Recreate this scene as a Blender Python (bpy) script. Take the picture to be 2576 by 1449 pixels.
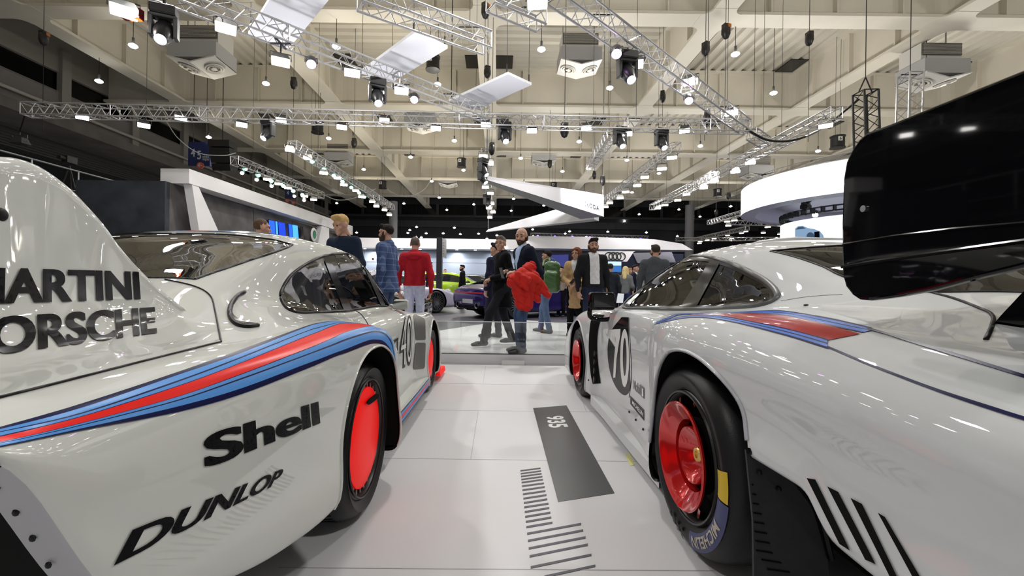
import bpy, bmesh, math, random
import numpy as np
from math import pi, sin, cos, tan, atan2, sqrt, radians
from mathutils import Vector, Matrix
from mathutils.bvhtree import BVHTree

S = bpy.context.scene
COL = S.collection
for _o in list(bpy.data.objects):
    bpy.data.objects.remove(_o)
random.seed(7)

# ---------------------------------------------------------------- camera
FPX, VPX, VPY, CAMH, ROLL = 1090.0, 1250.0, 714.0, 1.05, 0.0125
_cr, _sr = cos(ROLL), sin(ROLL)
cam = bpy.data.cameras.new('camera')
cam.sensor_width = 36.0
cam.lens = 36.0 * FPX / 2576.0
cam.shift_x = (1288.0 - VPX) / 2576.0
cam.shift_y = -(724.5 - VPY) / 2576.0
cam.clip_start, cam.clip_end = 0.02, 400.0
cam_ob = bpy.data.objects.new('camera', cam)
COL.objects.link(cam_ob)
_m = Matrix(((_cr, -_sr, 0, 0), (0, 0, -1, 0), (_sr, _cr, 0, CAMH), (0, 0, 0, 1)))
cam_ob.matrix_world = _m
S.camera = cam_ob

# ---------------------------------------------------------------- view, world
S.view_settings.view_transform = 'Standard'
S.view_settings.look = 'None'
S.view_settings.exposure = 0.0
S.view_settings.gamma = 1.0
S.view_settings.use_curve_mapping = False
S.cycles.max_bounces = 6
S.cycles.diffuse_bounces = 3
S.cycles.glossy_bounces = 3
S.cycles.transmission_bounces = 4
S.cycles.transparent_max_bounces = 8
S.cycles.caustics_reflective = False
S.cycles.caustics_refractive = False
S.cycles.sample_clamp_indirect = 4.0

W = bpy.data.worlds.new('world')
S.world = W
W.use_nodes = True
_bg = W.node_tree.nodes['Background']
_bg.inputs[0].default_value = (1.0, 0.975, 0.93, 1)
_bg.inputs[1].default_value = 0.36

def area_light(name, loc, size, power, color=(1, 1, 1), rot=(0, 0, 0), size_y=None, spread=180):
    l = bpy.data.lights.new(name, 'AREA')
    l.energy = power
    l.color = color
    l.size = size
    if size_y:
        l.shape = 'RECTANGLE'
        l.size_y = size_y
    l.spread = radians(spread)
    o = bpy.data.objects.new(name, l)
    o.location = loc
    o.rotation_euler = rot
    COL.objects.link(o)
    return o

# light thrown down by the hall's flood rigs
HALL_LIGHTS = [(-6.0, 8.0), (0.0, 8.0), (6.0, 8.0), (-6.0, 16.0), (2.0, 17.0), (10.0, 17.0), (-5.0, -2.0), (4.0, -3.0),
               (-2.0, 27.0), (10.0, 28.0), (-13.0, 22.0), (0.0, 40.0), (16.0, 36.0)]
for _x, _y in HALL_LIGHTS:
    area_light('hall_flood', (_x, _y, 8.4), 0.5, 285.0, (1.0, 0.98, 0.95))
# unseen upward fill added in place of light bounced onto the roof steel
for _x in (-13.0, -5.0, 4.0, 13.0, 22.0):
    for _y in (10.0, 20.0, 30.0, 42.0):
        area_light('roof_bounce_fill', (_x, _y, 7.2), 1.0, 250.0 if _x > -10 else 110.0, (1.0, 0.92, 0.76) if _x < 0 else (1.0, 0.965, 0.90), rot=(pi, 0, 0), spread=180 if _x > -10 else 125)

# added fill, no lamps: upward on the hung panels, forward on the far fascias
for _x in (-5.0, -1.0, 3.0):
    area_light('panel_fill', (_x, 10.0, 2.6), 0.8, 60.0, (.96, .96, 1.0), rot=(pi, 0, 0), spread=120)
for _x in (-4.0, 4.0, 10.0):
    area_light('fascia_fill', (_x, 20.0, 6.4), 0.5, 260.0, (1, .98, 1.0), rot=(radians(62), 0, 0), spread=100)

# ---------------------------------------------------------------- pixel <-> place
def P(u, v, d):
    "the point at distance d down the hall seen at pixel (u, v)"
    du, dv = u - VPX, v - VPY
    x = du * _cr + dv * _sr
    y = -du * _sr + dv * _cr
    return Vector((x * d / FPX, d, CAMH - y * d / FPX))
def raydir(u, v):
    return (P(u, v, 1.0) - Vector((0, 0, CAMH))).normalized()
def PX(u, v, X):
    a = P(u, v, 1.0)
    return P(u, v, X / a.x)
def PZ(u, v, Z):
    a = P(u, v, 1.0)
    return P(u, v, (Z - CAMH) / (a.z - CAMH))
def px(p):
    "pixel of a point"
    x = p[0] * FPX / p[1]
    y = -(p[2] - CAMH) * FPX / p[1]
    return (VPX + x * _cr - y * _sr, VPY + x * _sr + y * _cr)

# ---------------------------------------------------------------- materials
MATS = {}
def mat(name, rgb=(0.8, 0.8, 0.8), rough=0.5, metal=0.0, coat=0.0, emit=None, estr=1.0, noise=0.0, nscale=20.0, bump=0.0, bscale=80.0, spec=0.5, sheen=0.0):
    if name in MATS:
        return MATS[name]
    m = bpy.data.materials.new(name)
    m.use_nodes = True
    nt = m.node_tree
    b = nt.nodes['Principled BSDF']
    b.inputs['Base Color'].default_value = (*rgb, 1)
    b.inputs['Roughness'].default_value = rough
    b.inputs['Metallic'].default_value = metal
    b.inputs['Specular IOR Level'].default_value = spec
    if coat:
        b.inputs['Coat Weight'].default_value = coat
        b.inputs['Coat Roughness'].default_value = 0.02
    if sheen:
        b.inputs['Sheen Weight'].default_value = sheen
    if emit:
        b.inputs['Emission Color'].default_value = (*emit, 1)
        b.inputs['Emission Strength'].default_value = estr
    if noise or bump:
        tc = nt.nodes.new('ShaderNodeTexCoord')
    if noise:
        n = nt.nodes.new('ShaderNodeTexNoise')
        n.inputs['Scale'].default_value = nscale
        n.inputs['Detail'].default_value = 5
        r = nt.nodes.new('ShaderNodeMapRange')
        r.inputs[1].default_value, r.inputs[2].default_value = 0.3, 0.7
        r.inputs[3].default_value, r.inputs[4].default_value = 1 - noise, 1 + noise
        mx = nt.nodes.new('ShaderNodeVectorMath'); mx.operation = 'SCALE'
        mx.inputs[0].default_value = rgb
        nt.links.new(tc.outputs['Object'], n.inputs['Vector'])
        nt.links.new(n.outputs['Fac'], r.inputs[0])
        nt.links.new(r.outputs[0], mx.inputs['Scale'])
        nt.links.new(mx.outputs[0], b.inputs['Base Color'])
    if bump:
        n2 = nt.nodes.new('ShaderNodeTexNoise')
        n2.inputs['Scale'].default_value = bscale
        bp = nt.nodes.new('ShaderNodeBump')
        bp.inputs['Strength'].default_value = bump
        bp.inputs['Distance'].default_value = 0.01
        nt.links.new(tc.outputs['Object'], n2.inputs['Vector'])
        nt.links.new(n2.outputs['Fac'], bp.inputs['Height'])
        nt.links.new(bp.outputs[0], b.inputs['Normal'])
    MATS[name] = m
    return m

def glass_mat(name, tint=(0.6, 0.62, 0.6), refl=1.0, base=0.06, rough=0.0):
    if name in MATS:
        return MATS[name]
    m = bpy.data.materials.new(name)
    m.use_nodes = True
    nt = m.node_tree
    nt.nodes.remove(nt.nodes['Principled BSDF'])
    out = nt.nodes['Material Output']
    t = nt.nodes.new('ShaderNodeBsdfTransparent'); t.inputs[0].default_value = (*tint, 1)
    g = nt.nodes.new('ShaderNodeBsdfGlossy'); g.inputs['Roughness'].default_value = rough
    g.inputs[0].default_value = (refl, refl, refl, 1)
    lw = nt.nodes.new('ShaderNodeFresnel'); lw.inputs[0].default_value = 1.5
    ad = nt.nodes.new('ShaderNodeMath'); ad.operation = 'ADD'; ad.inputs[1].default_value = base; ad.use_clamp = True
    mx = nt.nodes.new('ShaderNodeMixShader')
    nt.links.new(lw.outputs[0], ad.inputs[0])
    nt.links.new(ad.outputs[0], mx.inputs[0])
    nt.links.new(t.outputs[0], mx.inputs[1])
    nt.links.new(g.outputs[0], mx.inputs[2])
    nt.links.new(mx.outputs[0], out.inputs[0])
    MATS[name] = m
    return m

def emit_mat(name, rgb, strength):
    if name in MATS:
        return MATS[name]
    m = bpy.data.materials.new(name)
    m.use_nodes = True
    nt = m.node_tree
    nt.nodes.remove(nt.nodes['Principled BSDF'])
    e = nt.nodes.new('ShaderNodeEmission')
    e.inputs[0].default_value = (*rgb, 1)
    e.inputs[1].default_value = strength
    nt.links.new(e.outputs[0], nt.nodes['Material Output'].inputs[0])
    MATS[name] = m
    return m

# ---------------------------------------------------------------- objects
def tag(o, label=None, cat=None, group=None, kind=None):
    if label: o['label'] = label
    if cat: o['category'] = cat
    if group: o['group'] = group
    if kind: o['kind'] = kind
    return o
def empty(name, loc=(0, 0, 0), rz=0.0, label=None, cat=None, group=None):
    o = bpy.data.objects.new(name, None)
    o.empty_display_size = 0.1
    o.location = loc
    o.rotation_euler = (0, 0, rz)
    COL.objects.link(o)
    return tag(o, label, cat, group)
def copy_tree(o, parent=None):
    c = o.copy()
    COL.objects.link(c)
    c.parent = parent
    for ch in o.children:
        copy_tree(ch, c)
    return c
def rootloc(p):
    while p is not None and p.parent is not None:
        p = p.parent
    return Vector(p.location) if p is not None else Vector((0, 0, 0))

class MB:
    "collects shapes into one mesh"
    def __init__(s):
        s.v, s.f, s.m, s.cur = [], [], [], 0
    def add(s, vs, fs, m=None):
        n = len(s.v)
        s.v.extend([tuple(p) for p in vs])
        for f in fs:
            s.f.append([i + n for i in f])
            s.m.append(s.cur if m is None else m)
        return s
    def box(s, c, size, M=None, m=None, taper=1.0):
        x, y, z = [a / 2 for a in size]
        t = taper
        vs = [(-x, -y, -z), (x, -y, -z), (x, y, -z), (-x, y, -z), (-x * t, -y * t, z), (x * t, -y * t, z), (x * t, y * t, z), (-x * t, y * t, z)]
        c = Vector(c)
        vs = [(M @ Vector(p) if M else Vector(p)) + c for p in vs]
        return s.add(vs, [(0, 3, 2, 1), (4, 5, 6, 7), (0, 1, 5, 4), (1, 2, 6, 5), (2, 3, 7, 6), (3, 0, 4, 7)], m)
    def bar(s, a, b, w, h=None, m=None, up=(0, 0, 1)):
        a, b = Vector(a), Vector(b)
        h = h or w
        d = (b - a).normalized()
        sd = d.cross(Vector(up))
        if sd.length < 1e-4: sd = d.cross(Vector((0, 1, 0)))
        sd.normalize(); u = sd.cross(d)
        sd *= w / 2; u *= h / 2
        vs = [a - sd - u, a + sd - u, a + sd + u, a - sd + u, b - sd - u, b + sd - u, b + sd + u, b - sd + u]
        return s.add(vs, [(0, 1, 2, 3), (7, 6, 5, 4), (0, 4, 5, 1), (1, 5, 6, 2), (2, 6, 7, 3), (3, 7, 4, 0)], m)
    def cyl(s, a, b, r0, r1=None, n=10, caps=True, m=None):
        a, b = Vector(a), Vector(b)
        r1 = r0 if r1 is None else r1
        d = (b - a).normalized()
        sd = d.cross(Vector((0, 0, 1)))
        if sd.length < 1e-4: sd = Vector((1, 0, 0))
        sd.normalize(); u = d.cross(sd)
        vs = []
        for c, r in ((a, r0), (b, r1)):
            for k in range(n):
                t = 2 * pi * k / n
                vs.append(c + sd * (r * cos(t)) + u * (r * sin(t)))
        fs = [(k, (k + 1) % n, n + (k + 1) % n, n + k) for k in range(n)]
        if caps:
            fs += [tuple(range(n - 1, -1, -1)), tuple(range(n, 2 * n))]
        return s.add(vs, fs, m)
    def tube(s, pts, r, n=6, closed=False, m=None, caps=True):
        pts = [Vector(p) for p in pts]
        N = len(pts)
        vs = []
        prev = None
        for i, p in enumerate(pts):
            a = pts[(i - 1) % N] if (closed or i > 0) else p
            b = pts[(i + 1) % N] if (closed or i < N - 1) else p
            t = (b - a)
            t = t.normalized() if t.length > 1e-9 else Vector((0, 0, 1))
            if prev is None:
                sd = t.cross(Vector((0.13, 0.21, 1)))
            else:
                sd = prev - t * prev.dot(t)
            if sd.length < 1e-6: sd = t.orthogonal()
            sd.normalize(); prev = sd
            u = t.cross(sd)
            rr = r[i] if isinstance(r, (list, tuple)) else r
            for k in range(n):
                an = 2 * pi * k / n
                vs.append(p + sd * (rr * cos(an)) + u * (rr * sin(an)))
        fs = []
        M = N if closed else N - 1
        for i in range(M):
            j = (i + 1) % N
            for k in range(n):
                l = (k + 1) % n
                fs.append((i * n + k, i * n + l, j * n + l, j * n + k))
        if not closed and caps:
            fs += [tuple(range(n - 1, -1, -1)), tuple(range((N - 1) * n, N * n))]
        return s.add(vs, fs, m)
    def lathe(s, prof, o, axis, n=24, m=None, a0=0.0, a1=2 * pi):
        "profile of (radius, along) turned about axis"
        o, d = Vector(o), Vector(axis).normalized()
        sd = d.cross(Vector((0, 0, 1)))
        if sd.length < 1e-4: sd = Vector((1, 0, 0))
        sd.normalize(); u = sd.cross(d)
        full = abs(a1 - a0 - 2 * pi) < 1e-6
        K = n if full else n + 1
        vs, fs = [], []
        for (r, h) in prof:
            for k in range(K):
                t = a0 + (a1 - a0) * k / n
                vs.append(o + d * h + sd * (r * cos(t)) + u * (r * sin(t)))
        for i in range(len(prof) - 1):
            for k in range(n):
                l = (k + 1) % K
                fs.append((i * K + k, i * K + l, (i + 1) * K + l, (i + 1) * K + k))
        return s.add(vs, fs, m)
    def prism(s, poly, ext, m=None):
        "flat polygon of 3-D points given thickness by the vector ext"
        poly = [Vector(p) for p in poly]
        e = Vector(ext)
        n = len(poly)
        vs = poly + [p + e for p in poly]
        fs = [tuple(range(n)), tuple(range(2 * n - 1, n - 1, -1))]
        fs += [(k, n + k, n + (k + 1) % n, (k + 1) % n) for k in range(n)]
        return s.add(vs, fs, m)
    def grid(s, G, m=None, flip=False, thick=0):
        "rows of points"
        R, C = len(G), len(G[0])
        vs = [p for row in G for p in row]
        fs = []
        for i in range(R - 1):
            for j in range(C - 1):
                q = (i * C + j, i * C + j + 1, (i + 1) * C + j + 1, (i + 1) * C + j)
                fs.append(q[::-1] if flip else q)
        return s.add(vs, fs, m)
    def ball(s, c, r, n=10, m=None, sc=(1, 1, 1)):
        c = Vector(c)
        prof = []
        R = max(4, n // 2)
        vs, fs = [], []
        for i in range(R + 1):
            t = pi * i / R
            for k in range(n):
                a = 2 * pi * k / n
                vs.append(c + Vector((r * sc[0] * sin(t) * cos(a), r * sc[1] * sin(t) * sin(a), r * sc[2] * cos(t))))
        for i in range(R):
            for k in range(n):
                l = (k + 1) % n
                fs.append((i * n + k, (i + 1) * n + k, (i + 1) * n + l, i * n + l))
        return s.add(vs, fs, m)
    def build(s, name, mats, parent=None, smooth=40, local=False, weld=False, fixn=True):
        me = bpy.data.meshes.new(name)
        off = Vector((0, 0, 0)) if local else rootloc(parent)
        me.from_pydata([(p[0] - off.x, p[1] - off.y, p[2] - off.z) for p in s.v], [], s.f)
        if not isinstance(mats, (list, tuple)): mats = [mats]
        for q in mats: me.materials.append(q)
        if len(mats) > 1:
            me.polygons.foreach_set('material_index', s.m)
        if fixn or weld:
            bm = bmesh.new(); bm.from_mesh(me)
            if weld: bmesh.ops.remove_doubles(bm, verts=bm.verts, dist=1e-5)
            if fixn: bmesh.ops.recalc_face_normals(bm, faces=bm.faces)
            bm.to_mesh(me); bm.free()
        if smooth:
            me.shade_smooth()
            me.set_sharp_from_angle(angle=radians(smooth))
        me.update()
        o = bpy.data.objects.new(name, me)
        COL.objects.link(o)
        o.parent = parent
        return o

def mesh_obj(name, me, mats, parent=None):
    if not isinstance(mats, (list, tuple)): mats = [mats]
    me.materials.clear()
    for q in mats: me.materials.append(q)
    o = bpy.data.objects.new(name, me)
    COL.objects.link(o)
    o.parent = parent
    return o
def struct(o):
    o['kind'] = 'structure'
    return o
def Rz(a): return Matrix.Rotation(a, 3, 'Z')
def Rx(a): return Matrix.Rotation(a, 3, 'X')
def Ry(a): return Matrix.Rotation(a, 3, 'Y')

# ---------------------------------------------------------------- lettering
FONTS = {}
def font(fn):
    if fn not in FONTS:
        f = None
        try:
            import os
            p = bpy.utils.system_resource('DATAFILES', path='fonts')
            f = bpy.data.fonts.load(os.path.join(p, fn))
        except Exception:
            f = None
        FONTS[fn] = f
    return FONTS[fn]
def text_mesh(txt, fat=0.0, shear=0.0, space=1.0, fn=None, dice=0, keepbox=None):
    "lettering as triangles in a unit box (x right, y up)"
    cu = bpy.data.curves.new('t', 'FONT')
    cu.body = txt
    if fn and font(fn): cu.font = font(fn)
    cu.offset = fat
    cu.shear = shear
    cu.space_character = space
    cu.resolution_u = 5
    ob = bpy.data.objects.new('t', cu)
    COL.objects.link(ob)
    dg = bpy.context.evaluated_depsgraph_get()
    me = bpy.data.meshes.new_from_object(ob.evaluated_get(dg))
    bpy.data.objects.remove(ob)
    bpy.data.curves.remove(cu)
    bm = bmesh.new(); bm.from_mesh(me); bpy.data.meshes.remove(me)
    co = np.array([v.co[:] for v in bm.verts])
    lo, hi = co.min(0), co.max(0)
    for v in bm.verts:
        v.co.x = (v.co.x - lo[0]) / (hi[0] - lo[0])
        v.co.y = (v.co.y - lo[1]) / (hi[1] - lo[1])
        v.co.z = 0
    return dice_bm(bm, dice)
def dice_bm(bm, dice):
    if dice:
        nx, ny = dice if isinstance(dice, tuple) else (dice, dice)
        for k in range(1, nx):
            bmesh.ops.bisect_plane(bm, geom=bm.verts[:] + bm.edges[:] + bm.faces[:], plane_co=(k / nx, 0, 0), plane_no=(1, 0, 0), dist=1e-6)
        for k in range(1, ny):
            bmesh.ops.bisect_plane(bm, geom=bm.verts[:] + bm.edges[:] + bm.faces[:], plane_co=(0, k / ny, 0), plane_no=(0, 1, 0), dist=1e-6)
    vs = [tuple(v.co) for v in bm.verts]
    bm.verts.index_update()
    fs = [[v.index for v in f.verts] for f in bm.faces]
    bm.free()
    return vs, fs
def poly_mesh(polys, dice=0):
    "polygons in a unit box"
    bm = bmesh.new()
    for p in polys:
        bm.faces.new([bm.verts.new((a, b, 0)) for a, b in p])
    bmesh.ops.triangulate(bm, faces=bm.faces)
    return dice_bm(bm, dice)
def homography(quad):
    "unit square (0,0),(1,0),(1,1),(0,1) -> quad"
    src = [(0, 0), (1, 0), (1, 1), (0, 1)]
    A, b = [], []
    for (x, y), (u, v) in zip(src, quad):
        A.append([x, y, 1, 0, 0, 0, -u * x, -u * y]); b.append(u)
        A.append([0, 0, 0, x, y, 1, -v * x, -v * y]); b.append(v)
    h = np.linalg.solve(np.array(A, float), np.array(b, float))
    def f(x, y):
        w = h[6] * x + h[7] * y + 1
        return ((h[0] * x + h[1] * y + h[2]) / w, (h[3] * x + h[4] * y + h[5]) / w)
    return f
def seen(bvh, u, v, off=0.0015, ok=None):
    "where the sight line of pixel (u, v) meets a surface"
    o = Vector((0, 0, CAMH)); d = raydir(u, v)
    for _ in range(4):
        p, n, i, t = bvh.ray_cast(o, d)
        if p is None: return None
        if ok is None or ok(p):
            if n.dot(d) > 0: n = -n
            return p + n * off
        o = p + d * 0.002
    return None
def stuck(name, shapes, bvh, mats, parent, off=0.0015, ok=None):
    "thin film on a body: shapes = [(verts2d in pixels, faces, matindex)]"
    mb = MB()
    for vs, fs, mi in shapes:
        hit = [seen(bvh, a, b, off, ok) for a, b in vs]
        idx, keep = {}, []
        for i, h in enumerate(hit):
            if h is not None:
                idx[i] = len(keep); keep.append(h)
        ff = []
        for f in fs:
            if all(i in idx for i in f):
                q = [keep[idx[i]] for i in f]
                if max((q[k] - q[k - 1]).length for k in range(len(q))) < 0.4:
                    ff.append([idx[i] for i in f])
        mb.add(keep, ff, mi)
    if not mb.f: return None
    return mb.build(name, mats, parent, smooth=60, fixn=False)
def text_px(txt, quad, fat=0.0, shear=0.0, space=1.0, fn=None, dice=(24, 6), bold=0.0):
    vs, fs = text_mesh(txt, fat, shear, space, fn, dice)
    h = homography(quad)
    if not bold: return [h(x, y) for x, y, _ in vs], fs
    V, F_ = [], []
    for k in (-1, -.33, .33, 1):
        n = len(V)
        V += [h(x + bold * k, y) for x, y, _ in vs]; F_ += [[i + n for i in f] for f in fs]
    return V, F_
def ribbon_px(a, b, n=60):
    "faces between two pixel polylines of equal count, refined"
    a, b = np.array(a, float), np.array(b, float)
    t0 = np.linspace(0, 1, len(a)); t = np.linspace(0, 1, n)
    A = np.stack([smooth_interp(t0, a[:, k], t) for k in (0, 1)], 1)
    B = np.stack([smooth_interp(t0, b[:, k], t) for k in (0, 1)], 1)
    L = 3
    vs = []
    for i in range(n):
        for k in range(L + 1):
            vs.append(tuple(A[i] + (B[i] - A[i]) * k / L))
    fs = [(i * (L + 1) + k, i * (L + 1) + k + 1, (i + 1) * (L + 1) + k + 1, (i + 1) * (L + 1) + k) for i in range(n - 1) for k in range(L)]
    return vs, fs

# ---------------------------------------------------------------- curves
def pchip(x, y, q):
    x, y = np.asarray(x, float), np.asarray(y, float)
    h = np.diff(x); dl = np.diff(y) / h
    d = np.zeros_like(y)
    for k in range(1, len(x) - 1):
        if dl[k - 1] * dl[k] > 0:
            w1, w2 = 2 * h[k] + h[k - 1], h[k] + 2 * h[k - 1]
            d[k] = (w1 + w2) / (w1 / dl[k - 1] + w2 / dl[k])
    d[0], d[-1] = dl[0], dl[-1]
    q = np.clip(q, x[0], x[-1])
    i = np.clip(np.searchsorted(x, q) - 1, 0, len(x) - 2)
    t = (q - x[i]) / h[i]
    return ((1 + 2 * t) * (1 - t) ** 2 * y[i] + t * (1 - t) ** 2 * h[i] * d[i] + t * t * (3 - 2 * t) * y[i + 1] + t * t * (t - 1) * h[i] * d[i + 1])
def smooth_interp(x, y, q):
    "Catmull-Rom through points"
    x, y = np.asarray(x, float), np.asarray(y, float)
    d = np.gradient(y, x)
    i = np.clip(np.searchsorted(x, q) - 1, 0, len(x) - 2)
    h = x[i + 1] - x[i]
    t = (q - x[i]) / h
    return ((1 + 2 * t) * (1 - t) ** 2 * y[i] + t * (1 - t) ** 2 * h * d[i] + t * t * (3 - 2 * t) * y[i + 1] + t * t * (t - 1) * h * d[i + 1])
def spline2(pts, n):
    "smooth closed/open polyline through 2-D or 3-D points, open"
    p = np.array(pts, float)
    s = np.concatenate([[0], np.cumsum(np.maximum(1e-6, np.linalg.norm(np.diff(p, axis=0), axis=1)) ** 0.7)])
    q = np.linspace(0, s[-1], n)
    return np.stack([smooth_interp(s, p[:, k], q) for k in range(p.shape[1])], 1)
def spline_closed(pts, n):
    p = list(pts)
    p = p[-3:] + p + p[:3]
    a = np.array(p, float)
    s = np.concatenate([[0], np.cumsum(np.linalg.norm(np.diff(a, axis=0), axis=1) ** 0.7)])
    q = np.linspace(s[3], s[len(pts) + 3], n, endpoint=False)
    return np.stack([smooth_interp(s, a[:, k], q) for k in range(a.shape[1])], 1)
def inpoly(pts, poly):
    "pts Nx2 inside polygon"
    x, y = pts[:, 0], pts[:, 1]
    ins = np.zeros(len(pts), bool)
    n = len(poly)
    for k in range(n):
        x0, y0 = poly[k]; x1, y1 = poly[(k + 1) % n]
        if y0 == y1: continue
        c = ((y0 > y) != (y1 > y)) & (x < (x1 - x0) * (y - y0) / (y1 - y0) + x0)
        ins ^= c
    return ins
def nearest_on_poly(p, poly):
    best, bp = 1e18, None
    n = len(poly)
    for k in range(n):
        a = np.array(poly[k]); b = np.array(poly[(k + 1) % n])
        ab = b - a
        t = np.clip(np.dot(p - a, ab) / max(1e-12, np.dot(ab, ab)), 0, 1)
        q = a + ab * t
        d = np.dot(p - q, p - q)
        if d < best: best, bp = d, q
    return bp
# ================================================================ the hall
def floor_mat():
    m = mat('white_floor', (.63, .63, .645), .55, spec=.3, noise=.015, nscale=2)
    return m
FLOORM = floor_mat()
BEAM = mat('cream_steel', (.66, .62, .53), .55, noise=.05, nscale=.6)
DECK = mat('cream_deck', (.60, .565, .49), .6, noise=.05, nscale=.5)
DARKW = mat('dark_wall', (.010, .010, .014), .7, noise=.2, nscale=.5)
BLACKW = mat('black_window', (.004, .004, .005), .15)
CONC = mat('grey_concrete', (.16, .15, .14), .7, noise=.25, nscale=.7)
mb = MB(); mb.box((0, 24, -.05), (70, 76, .1)); struct(mb.build('floor', FLOORM, smooth=0))
# joints between the floor boards
JOINT = mat('floor_joint', (.40, .40, .42), .6)
def joint(a, b):
    A, B = PZ(*a, 0.0), PZ(*b, 0.0)
    mb = MB(); mb.bar(A + Vector((0, 0, .0006)), B + Vector((0, 0, .0006)), .004, .001); struct(mb.build('trim_floor', JOINT, smooth=0))
for v in (1033, 1156, 966):
    joint((900, v - 4), (1760, v + 7))
joint((700, 1428), (1800, 1436))
joint((1203, 1035), (1184, 1156)); joint((1222, 921), (1215, 962)); joint((1450, 966), (1475, 1035))
# far deck and raised stage
def slab(name, pts, z0, z1, m):
    mb = MB(); mb.prism([(x, y, z0) for x, y in pts], (0, 0, z1 - z0)); return mb.build(name, m, smooth=0)
STG = .115
Y0 = 5.74
e1, e2, e3 = PZ(1110, 831, STG), PZ(1290, 803, STG), PZ(1440, 814, STG)
struct(slab('platform', [(-9, Y0 - .08), (9, Y0 + .05), (9, 9.2), (e3.x, e3.y), (e2.x, e2.y), (e1.x, e1.y), (-9, 8.2)], 0.001, STG, mat('stage_white', (.68, .68, .70), .35, spec=.4)))
struct(slab('platform_dark', [(-9, 8.2), (e1.x, e1.y), (e2.x, e2.y), (e3.x, e3.y), (9, 9.2), (26, 9.2), (26, 44), (-9.5, 44)], 0.001, STG, mat('stage_grey', (.085, .08, .105), .40)))
# graphics laid on the floor
def floor_film(name, quad, m, label, cat, group=None, z=.0015):
    p = [PZ(u, v, 0) for u, v in quad]
    mb = MB(); mb.prism([(a.x, a.y, .0006) for a in p], (0, 0, z - .0006)); o = mb.build(name, m, smooth=0)
    tag(o, label, cat, group); return o
GRF = mat('charcoal_film', (.035, .038, .038), .35)
INKF = mat('ink_film', (.03, .025, .045), .4)
fp = floor_film('floor_panel', [(1341, 1027), (1425, 1020), (1546, 1241), (1404, 1263)], GRF, 'long charcoal floor panel with a white model number between the cars', 'floor graphic')
vs, fs = text_mesh('935', 0.03, 0, 1.0, None, (3, 3)); h = homography([(1373, 1048), (1380.5, 1076), (1430.5, 1074.5), (1416, 1045.5)])
q = [PZ(*h(x, y), .0022) for x, y, _ in vs]
mb = MB(); mb.add(q, fs); o = mb.build('lettering', mat('white_vinyl', (.75, .75, .75), .5), fp, smooth=0)
def z7(x, y): return (1150 + x / 2.46, 860 + y / 2.46)
marks = [(391, 799, 516, 783), (393, 817, 520, 800), (395, 834, 523, 817), (397, 853, 528, 835), (399, 872, 532, 853), (401, 894, 537, 876), (404, 919, 542, 899), (407, 944, 547, 924), (410, 971, 553, 949), (413, 998, 558, 975), (415, 1025, 565, 1002), (418, 1054, 570, 1029), (421, 1084, 577, 1058), (425, 1115, 583, 1088), (428, 1148, 590, 1120), (433, 1189, 767, 1128), (438, 1233, 780, 1168), (443, 1280, 795, 1211), (448, 1329, 809, 1256), (455, 1397, 831, 1319), (540, 1455, 855, 1387)]
ORD = ['first', 'second', 'third', 'fourth', 'fifth', 'sixth', 'seventh', 'eighth', 'ninth', 'tenth', 'eleventh', 'twelfth', 'thirteenth', 'fourteenth', 'fifteenth']
for k, (x0, y0, x1, y1) in enumerate(marks):
    a, b = z7(x0, y0), z7(x1, y1); t = 1.6 + k * .07
    if k < 15: lb = 'short dark floor dash, %s from the far end of the scale' % ORD[k]
    else: lb = 'long dark floor dash, %s after the short ones' % ORD[k - 15]
    floor_film('floor_dash', [(a[0], a[1] - t), (b[0], b[1] - t), (b[0], b[1] + t), (a[0], a[1] + t)], INKF, lb, 'floor marking', 'scale dashes on the floor')
floor_film('tape_strip', [z7(1040, 697), z7(1068, 692), z7(1100, 762), z7(1070, 768)], mat('pale_yellow_tape', (.70, .68, .30), .6), 'small strip of pale yellow tape on the white floor', 'tape')
# glass rail along the stage edge and the little floor plate
gz = .54
mb = MB(); mb.box((.12, Y0 + .02, (STG + gz) / 2), (2.9, .012, gz - STG))
gl = mb.build('glass_barrier', glass_mat('barrier_glass', (.93, .95, .94), .9, .03), smooth=0)
tag(gl, 'low clear glass barrier along the front edge of the white stage', 'glass barrier')
mb = MB(); mb.box((.12, Y0 + .02, gz + .004), (2.9, .014, .008)); mb.build('top_edge', mat('pale_glass_edge', (.75, .8, .8), .2), gl, smooth=0)
mb = MB(); mb.box((.12, Y0 + .02, STG + .004), (2.9, .02, .008)); mb.build('bottom_channel', mat('dark_channel', (.05, .05, .05), .5), gl, smooth=0)
a, b = PZ(1262, 922, 0), PZ(1320, 922, 0)
mb = MB(); mb.box(((a.x + b.x) / 2, Y0 - .11, .03), (b.x - a.x, .05, .06)); o = mb.build('floor_plate', mat('light_grey_plate', (.6, .6, .6), .4), smooth=0)
tag(o, 'small pale rectangular plate against the front of the white stage', 'plate')

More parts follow.
